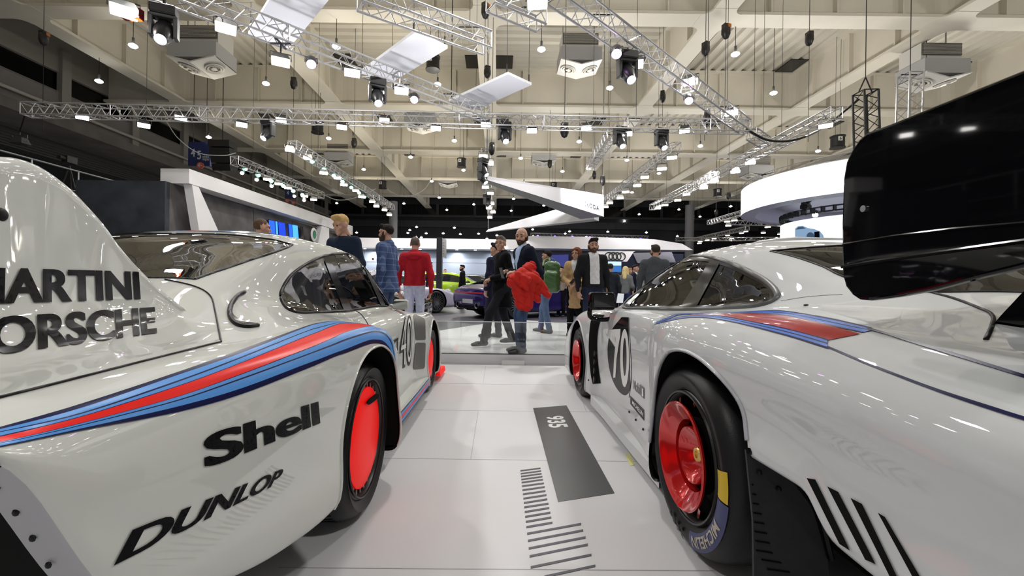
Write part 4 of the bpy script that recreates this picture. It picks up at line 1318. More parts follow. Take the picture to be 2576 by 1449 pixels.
# sill bolts and side blade
mb = MB()
for x, y in [(1584, 1036), (1600.5, 1056), (1619, 1080), (1481, 956)]:
    p = seen(RB.bvh, x, y, .001, okr)
    if p is not None: mb.ball(p, .008, 8)
mb.build('body_bolts', RUBBER, RC)
mb = MB(); G = []
for y, w, z0, z1 in [(2.12, .915, .06, .13), (2.6, .915, .055, .12), (3.2, .915, .055, .12), (3.62, .925, .055, .13)]:
    G.append([Vector((RCX - w + .10, y, z1 + .03)), Vector((RCX - w, y, z1)), Vector((RCX - w, y, z0)), Vector((RCX - w + .12, y, z0))])
mb.grid(G); mb.build('side_sill', RPAINT, RC, smooth=30)
mirror_obj_mb(mb, RCX).build('side_sill', RPAINT, RC, smooth=30)

# turbofan wheels
def turbo_wheel(X, Y, z, r, w, rr, inn=1, letter=False):
    ty = wheel(RC, X, Y, z, r, w, inn, TYRE, rr)
    mb = MB(); mb.lathe([(rr + .004, .012), (rr - .008, .0), (rr - .016, .006), (rr - .024, .06), (rr - .03, .13), (.03, .14)], (X, Y, z), (inn, 0, 0), n=56)
    groove(mb, X, Y, z, inn, rr - .004, .006)
    mb.build('rim', RIMBLK, ty, smooth=50)
    r1 = rr * .83
    mb = MB(); mb.lathe([(r1 - .002, -.018), (r1, -.026), (r1 - .004, -.031), (r1 - .012, -.028), (r1 * .82, -.006), (r1 * .655, .018), (r1 * .65, .055)], (X, Y, z), (inn, 0, 0), n=64)
    dish = mb.build('fan_dish', RIMRED, ty, smooth=50)
    mb = MB(); mb.lathe([(r1 - .004, -.022), (r1 * .84, .004), (r1 * .70, .030), (r1 * .70, .057), (r1 * .20, .080)], (X, Y, z), (inn, 0, 0), n=40); mb.build('fan_recess', DARKIN, ty)
    mb = MB(); mb.lathe([(r1 * .51, .056), (r1 * .53, .024), (r1 * .515, .017), (r1 * .48, .022), (r1 * .24, .078), (.001, .08)], (X, Y, z), (inn, 0, 0), n=48)
    mb.build('hub_cone', RIMRED, ty, smooth=50)
    mb = MB(); mb.lathe([(.030, .080), (.030, .048), (.026, .043), (.014, .043), (.012, .052), (.0005, .052)], (X, Y, z), (inn, 0, 0), n=16); mb.build('hub_nut', GOLD, ty, smooth=30)
    for k in range(9):
        a = 2 * pi * k / 9 + .2
        mb = MB(); mb.bar((X + inn * .03, Y + (r1 - .01) * cos(a), z + (r1 - .01) * sin(a)), (X + inn * .03, Y + (rr - .012) * cos(a + .12), z + (rr - .012) * sin(a + .12)), .003, .016, up=(0, -sin(a), cos(a)))
        mb.build('fan_fin', RIMRED, ty, smooth=0)
    return ty
RT = turbo_wheel(.768, 1.745, .372, .372, .33, .252)
turbo_wheel(.79, 4.12, .335, .335, .30, .235)
turbo_wheel(2 * RCX - .768, 1.745, .372, .372, .33, .252, -1)
turbo_wheel(2 * RCX - .79, 4.12, .335, .335, .30, .235, -1)
# sidewall colours and lettering on the near rear tyre
def side_r(q):          # how far the sidewall bulges at radius q
    return -.012 * sin(pi * min(1, max(0, (q - .262) / .08))) - .0015
def polar_band(a0, a1, r0, r1, n=40):
    G = []
    for k in range(n + 1):
        a = a0 + (a1 - a0) * k / n
        G.append([Vector((.768 + side_r(r0 + (r1 - r0) * j / 5) - .002, 1.745 + (r0 + (r1 - r0) * j / 5) * cos(a), .372 + (r0 + (r1 - r0) * j / 5) * sin(a))) for j in range(6)])
    return G
SWB = mat('tyre_blue', (.05, .06, .16), .5); SWY = mat('tyre_yellow', (.62, .42, .02), .5); SWT = mat('tyre_cream', (.45, .40, .33), .5)
D2 = radians
# angle measured from +Y (forward) upward; the camera sees the rear-facing side
mb = MB(); mb.grid(polar_band(D2(187), D2(256), .275, .338)); mb.build('sidewall_blue', SWB, RT, smooth=60)
mb = MB(); mb.grid(polar_band(D2(168), D2(186), .275, .335, 12)); mb.build('sidewall_yellow', SWY, RT, smooth=60)
vs, fs = text_mesh('MICHELIN', 0.025, 0.15, 1.0, None, (40, 8))
A0, A1, R0, R1 = D2(203), D2(252), .287, .326
pv = []
for x, y, _ in vs:
    a = A0 + (A1 - A0) * x; q = R1 - (R1 - R0) * (1 - y)
    pv.append((.768 + side_r(q) - .0035, 1.745 + q * cos(a), .372 + q * sin(a)))
mb = MB(); mb.add(pv, fs); mb.build('sidewall_lettering', SWT, RT, smooth=0, fixn=False)
mb = MB()
for k in range(6):
    for j in range(3):
        if (k + j) % 2 == 0:
            mb.grid(polar_band(D2(268 + k * 4), D2(272 + k * 4), .285 + .018 * j, .303 + .018 * j, 3))
mb.build('sidewall_checker', RUBBER, RT, smooth=0)
# mud flap with rivets behind the wheel
mb = MB()
fp = [(.700, .595), (.722, .40), (.728, .20), (.75, .14), (.95, .12), (.93, .30), (.885, .44), (.80, .545)]
mb.prism([(x, 1.215, z) for x, z in fp], (0, -.008, 0))
flp = mb.build('mud_flap', FLAP, RC, smooth=0)
for x, z in [(.735, .535), (.79, .49)]:
    mb = MB(); mb.ball((x, 1.204, z), .008, 8); mb.build('flap_rivet', RUBBER, flp)
for k in range(14):
    mb = MB()
    z = .50 - .026 * k; x0 = .716 + .002 * k
    L = .004 + .006 * min(k, 9)
    mb.bar((x0 + (.0 if k < 8 else .014 * (k - 7)), 1.205, z), (x0 + L + (.0 if k < 8 else .016 * (k - 7)), 1.205, z - .008 * min(1, k / 8)), .0035, .003)
    mb.build('flap_slit', DARKIN, flp, smooth=0)
mb = MB(); mb.tube(spline2([(x, 1.20, z) for x, z in [(.702, .597), (.76, .57), (.82, .54), (.89, .445), (.935, .30)]], 20), .009, 6); mb.build('flap_bead', GLOSSBLK, flp)
# bumper louvres
LV = [((1034 * 0 + 2032, 1203), (2054, 1207), (2142, 1385), (2115, 1368)), ((2084, 1224), (2112, 1238), (2207, 1420), (2180, 1407)), ((2143, 1253), (2172, 1268), (2270, 1470), (2243, 1452)), ((2212, 1290), (2230, 1301), (2330, 1470), (2310, 1470))]
vs, fs = poly_mesh([[(0, 0), (1, 0), (1, 1), (0, 1)]], (4, 14))
for q in LV:
    h = homography(q)
    stuck('bumper_louvre', [([h(a, b) for a, b, _ in vs], fs, 0)], RB.bvh, DARKIN, RC, off=.003, ok=okr)
# black mirror on its stalk
c = P(1513, 757, 3.30)
mb = MB(); mb.box(c, (.195, .10, .135), taper=.95)
mo = mb.build('door_mirror', CARBON, RC, smooth=50); bv = mo.modifiers.new('b', 'BEVEL'); bv.width = .022; bv.segments = 3
mb = MB(); mb.box(c + Vector((.008, -.052, .004)), (.15, .004, .095)); mb.build('mirror_glass', mat('dark_mirror', (.05, .05, .055), .04, .6), mo, smooth=0)
mb = MB(); mb.tube(spline2([c + Vector((-.085, 0, -.05)), c + Vector((-.085, 0, -.12)), c + Vector((-.06, 0, -.135)), (RCX - .84, 3.30, .80), (RCX - .80, 3.32, .845)], 14), .018, 8); mb.build('mirror_arm', CARBON, mo, smooth=60)
# rear wing: end plate, blade, stays
ep = [(2117, 690), (2116, 560), (2120, 450), (2127, 408), (2140, 380), (2160, 350), (2180, 333), (2240, 311), (2330, 274), (2450, 225), (2640, 148)]
eb = [(2640, 655), (2450, 700), (2340, 730), (2250, 747), (2185, 756), (2160, 754), (2142, 742), (2126, 722)]
EPX = .765
poly = [PX(u, v, EPX) for u, v in ep] + [PX(u, v, EPX) for u, v in eb]
mb = MB(); mb.prism(poly, (.022, 0, 0))
wing = mb.build('end_plate', CARBON, RC, smooth=0); bv = wing.modifiers.new('b', 'BEVEL'); bv.width = .006; bv.segments = 3
mb = MB()
for o in (.0, .022):
    mb.tube([PX(u, v, EPX) for u, v in [(2118, 672), (2200, 658), (2330, 640), (2640, 598)]], .004, 6)
    mb.tube([PX(u, v, EPX) for u, v in [(2122, 615), (2250, 594), (2400, 576), (2640, 556)]], .003, 6)
mb.build('plate_ribs', GLOSSBLK, wing)
mb = MB()
for u, v in [(2175, 525)]: mb.cyl(PX(u, v, EPX) - Vector((.004, 0, 0)), PX(u, v, EPX), .007, n=12)
for k, (u, v) in enumerate([(2415, 480), (2395, 415), (2432, 455), (2445, 430), (2462, 442), (2415, 412), (2480, 430), (2410, 500)][:0]): pass
mb.build('plate_screw', STEEL, wing)
mirror = MB(); mirror.prism([(2 * RCX - p.x, p.y, p.z) for p in poly], (-.022, 0, 0)); mirror.build('end_plate', CARBON, RC, smooth=0)
mb = MB()
for x in (.79,):
    mb.prism([(x, .95, 1.19), (x, .90, 1.235), (x, .70, 1.27), (x, .45, 1.30), (x, .45, 1.285), (x, .70, 1.245), (x, .88, 1.20)], (1.86, 0, 0))
mb.build('wing_blade', CARBON, RC, smooth=40)
stx = 1.05
st = [PX(u, v, stx) for u, v in [(2470, 862), (2500, 815), (2540, 770), (2600, 715), (2660, 700), (2660, 950), (2576, 915)]]
sh_ = [PX(u, v, stx) for u, v in [(2552, 852), (2556, 835), (2580, 815), (2630, 800), (2630, 905), (2580, 885)]]
# stay with an opening, built as a ring of quads
oa = spline_closed([(p.y, p.z) for p in st], 40); ob = spline_closed([(p.y, p.z) for p in sh_], 40)
mb = MB()
for x in (stx, stx + .012):
    mb.add([(x, a, b) for a, b in oa] + [(x, a, b) for a, b in ob], [(k, (k + 1) % 40, 40 + (k + 1) % 40, 40 + k) for k in range(40)])
mb.add([(stx, a, b) for a, b in oa] + [(stx + .012, a, b) for a, b in oa], [(k, (k + 1) % 40, 40 + (k + 1) % 40, 40 + k) for k in range(40)])
mb.add([(stx, a, b) for a, b in ob] + [(stx + .012, a, b) for a, b in ob], [(k, (k + 1) % 40, 40 + (k + 1) % 40, 40 + k) for k in range(40)])
mb.build('wing_stay', CARBON, RC, smooth=0)
mirror_obj_mb(mb, RCX).build('wing_stay', CARBON, RC, smooth=0)
# cabin
mb = MB(); mb.box((RCX - .38, 2.55, .55), (.46, .46, .18)); mb.box((RCX - .38, 2.30, .86), (.46, .10, .66), M=Rx(-.22)); mb.box((RCX - .38, 2.22, 1.13), (.26, .08, .16))
so = mb.build('racing_seat', SEAT, RC, smooth=40); so.modifiers.new('b', 'BEVEL').width = .03
mb = MB()
for sg in (-1, 1):
    mb.tube(spline2([(RCX + sg * .60, 2.2, .4), (RCX + sg * .6, 2.2, .85), (RCX + sg * .5, 2.2, 1.22), (RCX + sg * .3, 2.2, 1.28), (RCX, 2.2, 1.285)], 14), .02, 8)
    mb.tube(spline2([(RCX + sg * .5, 2.2, 1.2), (RCX + sg * .53, 2.9, 1.14), (RCX + sg * .64, 3.4, .85), (RCX + sg * .64, 3.5, .5)], 14), .02, 8)
    mb.tube([(RCX + sg * .58, 2.2, .7), (RCX + sg * .62, 3.45, .6)], .02, 8)
    mb.tube([(RCX + sg * .5, 2.2, 1.15), (RCX + sg * .3, 1.2, .9)], .02, 8)
mb.tube([(RCX - .55, 2.2, 1.1), (RCX + .55, 2.2, .5)], .02, 8)
mb.build('roll_cage', TUBE, RC, smooth=60)
mb = MB(); mb.box((RCX, 3.35, .72), (1.2, .25, .2)); mb.build('dashboard', SEAT, RC, smooth=0)
mb = MB(); mb.lathe([(.17, 0), (.165, .012), (.155, 0)], (RCX - .38, 3.02, .86), (0, -1, .25), n=28); mb.build('steering_wheel', RUBBER, RC, smooth=50)
# ================================================================ stands and cars in the distance
STWHITE = mat('stand_white', (.84, .82, .83), .4)
STGREY = mat('stand_blue_grey', (.26, .30, .37), .35, noise=.06, nscale=.6)
STNAVY = mat('stand_navy', (.018, .022, .055), .35)
DARKSLAB = mat('dark_slab', (.030, .036, .046), .6, noise=.45, nscale=1.6)
BROWNSLAB = mat('brown_slab', (.105, .095, .095), .6, noise=.35, nscale=1.8)
# far fair stand with the long white fascia
YS = 30.0
mb = MB(); mb.box((-4.2, YS + .3, 1.65), (11.0, .3, 3.3)); o = mb.build('stand_wall', STGREY, smooth=0); tag(o, 'long blue-grey exhibition wall under the white fascia', 'exhibition wall')
mb = MB()
for k in range(3): mb.box((-4.2, YS + .12, .9 + .8 * k), (11.0, .02, .012))
for k in range(5): mb.box((-9.2 + 2.2 * k, YS + .12, 1.65), (.012, .02, 3.2))
mb.build('panel_joints', mat('panel_joint', (.4, .43, .48), .4), o, smooth=0)
mb = MB()
for u in (1150, 1222): mb.box((P(u, 700, YS).x + .6, YS + .1, 1.0), (1.5, .1, .9))
mb.build('wall_niches', BLACKW, o, smooth=0)
mb = MB(); mb.box((-4.2, YS - .6, 3.66), (11.2, 1.6, .66)); o = mb.build('white_fascia', STWHITE, smooth=0); tag(o, 'long white fascia above the blue-grey exhibition wall', 'fascia')
mb = MB()
for k in range(9): mb.cyl((-9 + 1.25 * k, YS - .55, 3.335), (-9 + 1.25 * k, YS - .55, 3.315), .09, n=10)
mb.build('downlights', emit_mat('downlight', (1, 1, 1), 14), o, smooth=0)
for k in range(4): area_light('wall_washer', (-8.6 + 2.9 * k, YS - .5, 3.2), .5, 60, (1, 1, 1))
# audi stand: rounded white band, hanging badge, navy wall
mb = MB()
prof = [(1.3, 3.30), (1.3, 4.05), (6.0, 4.05), (9.8, 3.95), (11.5, 3.70), (12.2, 3.30)]
mb.prism([(x, YS - 3.0, z) for x, z in prof], (0, 1.5, 0)); o = mb.build('white_fascia', STWHITE, smooth=0); tag(o, 'curved white fascia band carrying four rings', 'fascia')
q = [P(u, v, YS - 3.02) for u, v in [(1493, 632), (1500, 632), (1514, 656), (1578, 658), (1594, 634), (1600, 632)]]
mb = MB(); mb.prism(q, (0, .4, 0)); mb.build('hanging_badge', STWHITE, o, smooth=0)
mb = MB()
for k in range(4):
    c = P(1532 + 10.4 * k, 644.5 + .3 * k, YS - 3.1); r = .245
    mb.tube([c + Vector((r * cos(t), 0, r * sin(t))) for t in np.linspace(0, 2 * pi, 25)[:-1]], .030, 6, closed=True)
mb.build('four_rings', mat('ring_black', (.01, .01, .012), .3), o)
mb = MB(); mb.box((7.0, YS + .4, 1.65), (12.0, .3, 3.3)); o = mb.build('stand_wall', STNAVY, smooth=0); tag(o, 'dark navy exhibition wall below the four rings', 'exhibition wall')
def screen(name, q, Y, m, label, cat='screen'):
    p = [P(u, v, Y) for u, v in q]; mb = MB(); mb.prism(p, (0, .10, 0)); o = mb.build(name, m, smooth=0); return tag(o, label, cat)
screen('light_panel', [(1372, 642), (1430, 640), (1430, 690), (1372, 690)], 30.16, emit_mat('violet_panel', (.10, .11, .42), .55), 'violet-blue lit wall panel behind the green backpack', 'light panel')
screen('light_panel', [(1440, 640), (1500, 640), (1512, 660), (1500, 692), (1440, 692)], 30.16, emit_mat('violet_panel2', (.07, .08, .30), .5), 'dim violet wall panel behind the bomber jacket', 'light panel')
screen('video_screen', [(1527, 658), (1563, 658), (1563, 668), (1527, 668)], 30.16, emit_mat('pale_screen', (.55, .75, 1.0), 1.3), 'bright pale strip of video screen under the four rings')
screen('video_screen', [(1527, 669), (1563, 669), (1563, 684), (1527, 684)], 30.16, emit_mat('blue_screen', (.06, .22, .62), .9), 'blue video screen under the four rings')
screen('wall_panel', [(1592, 636), (1690, 634), (1700, 660), (1604, 662)], 30.16, mat('pale_lilac', (.35, .35, .42), .4), 'pale lilac wall panel right of the four rings', 'wall panel')
# dark sign pillar with white face
a, b = P(1097, 690, 20.8), P(1112, 597, 20.8)
mb = MB(); mb.box(((a.x + b.x) / 2, 21.0, b.z / 2), (b.x - a.x, .35, b.z)); o = mb.build('sign_pillar', mat('pillar_black', (.02, .02, .03), .4), smooth=0); tag(o, 'tall dark sign pillar with a white printed side', 'sign pillar')
mb = MB(); p = [Vector((b.x, 20.9, b.z - .03)), Vector((b.x + .16, 21.2, b.z - .05)), Vector((b.x + .16, 21.2, b.z - 1.0)), Vector((b.x, 20.9, b.z - .9))]
mb.prism(p, (.01, .0, 0)); mb.build('white_face', mat('sign_white', (.7, .7, .7), .5), o, smooth=0)
mb = MB()
for k in range(5): mb.box((b.x + .07, 20.93, b.z - .25 - .13 * k), (.11, .01, .03), M=Rz(1.1))
mb.build('print_lines', mat('print_grey', (.3, .3, .3), .5), o, smooth=0)
# left stand: dark slab walls, white portal beam with slanted legs
XB = -10.76
mb = MB(); mb.box((XB - 1.45, 14.1, 2.12), (2.9, .2, 4.24)); o = mb.build('slab_wall', DARKSLAB, smooth=0); tag(o, 'blue-black stone-look wall end beside the white portal beam', 'exhibition wall')
mb = MB(); mb.box((XB - .1, 23.2, 2.12), (.2, 18, 4.24)); o = mb.build('slab_wall', BROWNSLAB, smooth=0); tag(o, 'long brown-grey stone-look wall under the white portal beam', 'exhibition wall')
mb = MB()
for k in range(5): mb.box((XB + .002, 15.5 + 3.6 * k, 2.12), (.01, .02, 4.2))
mb.build('wall_joints', BLACKW, o, smooth=0)
mb = MB()
bx0, bx1 = -11.15, -10.2
G0 = [(14.3, 4.24, 4.72), (22, 4.30, 4.84), (30.5, 4.36, 4.98)]
for i in range(2):
    (y0, a0, t0), (y1, a1, t1) = G0[i], G0[i + 1]
    vs = [(bx0, y0, a0), (bx1, y0, a0), (bx1, y0, t0), (bx0, y0, t0), (bx0, y1, a1), (bx1, y1, a1), (bx1, y1, t1), (bx0, y1, t1)]
    mb.add(vs, [(0, 1, 2, 3), (7, 6, 5, 4), (0, 4, 5, 1), (1, 5, 6, 2), (2, 6, 7, 3), (3, 7, 4, 0)])
o = mb.build('portal_beam', STWHITE, smooth=0); tag(o, 'long white portal beam running above the dark stone-look walls', 'portal beam')
def leg(t0, t1, b0, b1):
    mb = MB(); mb.prism([(bx1 - .02, t0, 4.3), (bx1 - .02, t1, 4.3), (bx1 - .02, b1, STG), (bx1 - .02, b0, STG)], (-.28, 0, 0)); return mb.build('slanted_leg', STWHITE, o, smooth=0)
leg(14.45, 14.74, 15.5, 18.0)
l2 = leg(25.2, 26.3, 23.2, 26.4)
leg(28.6, 29.4, 26.6, 28.0)
c = PX(791, 590, bx1 + .02)
mb = MB(); mb.lathe([(.0005, .0), (.34, .0), (.38, -.02), (.38, -.05)], c, (1, 0, 0), n=28); mb.lathe([(.24, .012), (.0005, .012)], c, (1, 0, 0), n=24, m=1)
mb.build('round_emblem', [STWHITE, mat('emblem_green', (.02, .22, .09), .3)], l2)
p = [PX(u, v, XB + .05) for u, v in [(674, 552), (760, 570), (762, 600), (674, 600)]]
mb = MB(); mb.prism(p, (.05, 0, 0)); o = mb.build('video_wall', mat('screen_black', (.005, .005, .01), .2), smooth=0); tag(o, 'glowing blue video wall on the brown slab wall', 'screen')
for k, (u0, u1) in enumerate([(676, 690), (693, 697), (700, 716), (726, 733), (735, 748)]):
    q = [PX(u, v, XB + .13) for u, v in [(u0, 553 + (u0 - 674) * .2), (u1, 553 + (u1 - 674) * .2), (u1 + 3, 600), (u0 + 3, 600)]]
    mb = MB(); mb.prism(q, (.01, 0, 0)); mb.build('picture', emit_mat('screen_blue_%d' % (k % 3), [(.03, .12, .95), (.08, .40, 1.0), (.02, .06, .6)][k % 3], 1.6), o, smooth=0)
# deck railing and tripod on top of the dark block
DECKX = -14.0
mb = MB(); mb.box((DECKX - 2.2, 12, 3.4), (4.2, 12.0, .18)); mb.box((DECKX - 2.2, 12, 1.65), (4.0, 11.6, 3.3)); o = mb.build('viewing_deck', mat('deck_dark', (.04, .04, .045), .6), smooth=0); tag(o, 'dark raised viewing deck behind the white tail fin', 'deck')
RAILM = mat('rail_steel', (.35, .36, .38), .3, metal=.8)
mb = MB(); mb.cyl((DECKX, 7, 4.62), (DECKX, 17.6, 4.62), .03, n=8); o = mb.build('deck_railing', RAILM, smooth=50); tag(o, 'slim steel railing along the dark viewing deck', 'railing')
for k in range(8):
    mb = MB(); mb.cyl((DECKX, 7.2 + 1.45 * k, 3.49), (DECKX, 7.2 + 1.45 * k, 4.62), .025, n=8); mb.build('post', RAILM, o, smooth=50)
mb = MB(); mb.cyl((DECKX, 7, 3.95), (DECKX, 17.6, 3.95), .018, n=8); mb.build('mid_rail', RAILM, o, smooth=50)
c = P(175, 433, 14.6); zt = 3.5
TRI = mat('tripod_black', (.008, .008, .008), .5)
c0 = P(175, 410, 14.6)
t = empty('camera_tripod', (c0.x, 14.6, 3.49), 0, 'black camera on a tripod standing on the dark viewing deck', 'camera tripod')
H_ = c0.z - 3.49
for a in (0, 2.1, 4.2):
    mb = MB(); mb.cyl((0, 0, H_ - .1), (.35 * cos(a), .35 * sin(a), .0), .022, n=6); mb.build('leg', TRI, t, local=True)
mb = MB(); mb.box((0, 0, H_ + .1), (.20, .35, .22)); mb.cyl((0, -.18, H_ + .1), (0, -.36, H_ + .1), .07, n=10); mb.build('camera_body', TRI, t, local=True)
# hanging two-armed beam sign
SK = mat('sign_shell', (.72, .71, .74), .4)
v0t, v0b = P(1519, 490, 22), P(1519, 545, 22)
n0t, n0b = P(1226, 443, 18.4), P(1214, 449, 18.3)
f0t, f0b = P(1228, 577, 28.0), P(1222, 583, 28.0)
def wedge(nm, a_t, a_b, c_t, c_b, back, m, par=None):
    "tapered arm: outer face between vertex edge a and tip edge c, with depth back"
    mb = MB(); bk = Vector(back); b2 = bk * .25
    vs = [a_t, a_b, c_b, c_t, a_t + bk, a_b + bk, c_b + b2, c_t + b2]
    mb.add(vs, [(0, 1, 2, 3), (7, 6, 5, 4), (0, 4, 5, 1), (1, 5, 6, 2), (2, 6, 7, 3), (3, 7, 4, 0)])
    return mb.build(nm, m, par, smooth=0)
sg = wedge('hanging_sign', v0t, v0b, n0t, n0b, (-1.0, .9, 0), SK)
tag(sg, 'white V-shaped hanging beam sign with a dark maker name', 'hanging sign')
wedge('far_arm', v0t + Vector((-.3, .9, 0)), v0b + Vector((-.3, .9, .0)), f0t, f0b, (.4, .6, 0), SK, sg)
vs, fs = text_mesh('\u0160KODA', 0.012, 0, 1.1, None, 0)
h = homography([(1471, 518), (1508, 531), (1507, 515), (1471, 504)])
pl = [v0t, v0b, n0b]
nrm = (v0b - v0t).cross(n0b - v0t).normalized()
def onplane(u, v):
    d = raydir(u, v); o_ = Vector((0, 0, CAMH)); t_ = (v0t - o_).dot(nrm) / d.dot(nrm); return o_ + d * (t_ - .02)
mb = MB(); mb.add([onplane(*h(x, y)) for x, y, _ in vs], fs); mb.build('sign_lettering', mat('letter_dark', (.04, .04, .05), .4), sg, smooth=0, fixn=False)
for a in (v0t + Vector((0, .2, 0)), n0t, f0t):
    mb = MB(); mb.cyl(a, (a.x, a.y, HD + .18), .012, n=5); mb.build('suspension_wire', RAILM, sg, smooth=0)
# white round LED drums
LEDW = emit_mat('led_white', (1.0, .99, 1.0), 1.6)
cx, cy = 20.9, 24.0
mb = MB(); mb.lathe([(6.5, 5.45), (6.5, 6.95)], (cx, cy, 0), (0, 0, 1), n=80); o = mb.build('round_screen', LEDW, smooth=60); tag(o, 'large glowing white round screen hung above the smaller one', 'round screen')
mb = MB(); mb.lathe([(6.5, 5.44), (5.7, 5.40), (5.7, 5.9), (.01, 5.92)], (cx, cy, 0), (0, 0, 1), n=80); mb.build('underside', mat('lilac_grey', (.42, .40, .50), .5), o)
mb = MB(); mb.lathe([(6.5, 6.96), (.01, 6.97)], (cx, cy, 0), (0, 0, 1), n=60); mb.build('top_cover', STWHITE, o)
cx2, cy2, r2 = 20.6, 24.0, 4.15
mb = MB(); mb.lathe([(r2, 2.2), (r2, 4.72)], (cx2, cy2, 0), (0, 0, 1), n=80); o = mb.build('round_screen', emit_mat('led_pale', (.90, .97, 1.0), 1.35), smooth=60); tag(o, 'lower glowing round screen showing a pale blue car', 'round screen')
# car picture on the curved screen
def onled(u, v, dr=.01):
    d = raydir(u, v); a = d.x ** 2 + d.y ** 2; R_ = r2 + dr
    b = -2 * (d.x * cx2 + d.y * cy2); c = cx2 ** 2 + cy2 ** 2 - R_ ** 2
    D = b * b - 4 * a * c
    if D < 0: return None
    t = (-b - sqrt(D)) / (2 * a); return Vector((0, 0, CAMH)) + d * t
def zz(x, y): return (1640 + x / 3.62, 260 + y / 3.62)
def ledpoly(nm, pts, m, dr):
    bm = bmesh.new(); bm.faces.new([bm.verts.new((a, b, 0)) for a, b in pts]); bmesh.ops.triangulate(bm, faces=bm.faces)
    lo = np.array(pts, float).min(0); hi = np.array(pts, float).max(0)
    for v in bm.verts: v.co.x = (v.co.x - lo[0]) / (hi[0] - lo[0]); v.co.y = (v.co.y - lo[1]) / (hi[1] - lo[1])
    vs, fs = dice_bm(bm, (8, 3))
    q = [onled(lo[0] + x * (hi[0] - lo[0]), lo[1] + y * (hi[1] - lo[1]), dr) for x, y, _ in vs]
    if any(a is None for a in q): return
    mb = MB(); mb.add(q, fs); mb.build(nm, m, o, smooth=0, fixn=False)
ledpoly('picture_car', [zz(*p) for p in [(1303, 1225), (1303, 1140), (1330, 1118), (1375, 1115), (1420, 1135), (1480, 1145), (1530, 1165), (1560, 1200), (1570, 1235)]], emit_mat('pic_blue', (.28, .42, .62), .9), .02)
ledpoly('picture_window', [zz(*p) for p in [(1310, 1150), (1335, 1125), (1372, 1122), (1400, 1140)]], emit_mat('pic_dark', (.08, .14, .24), .6), .03)
ledpoly('picture_wheel', [zz(1443 + 36 * cos(t), 1212 + 38 * sin(t)) for t in np.linspace(0, 2 * pi, 16)[:-1]], emit_mat('pic_dark', (.08, .14, .24), .6), .04)
ledpoly('picture_block', [zz(*p) for p in [(1478, 1170), (1525, 1165), (1528, 1238), (1480, 1238)]], emit_mat('pic_black', (.01, .01, .015), .3), .04)
# white display card behind the mirror
q = [P(u, v, 8.6) for u, v in [(1551, 762), (1567, 762), (1570, 739), (1555, 738)]]
mb = MB(); mb.prism(q, (0, .02, 0)); o = mb.build('display_card', emit_mat('lit_card', (.85, .88, .9), .8), smooth=0); tag(o, 'small lit white display card behind the black mirror', 'display card')
mb = MB(); pc = P(1560, 762, 8.6); mb.cyl((pc.x, 8.61, STG), (pc.x, 8.61, pc.z), .03, n=8); mb.cyl((pc.x, 8.61, STG), (pc.x, 8.61, STG + .02), .15, n=16); mb.build('card_post', RIMBLK, o)

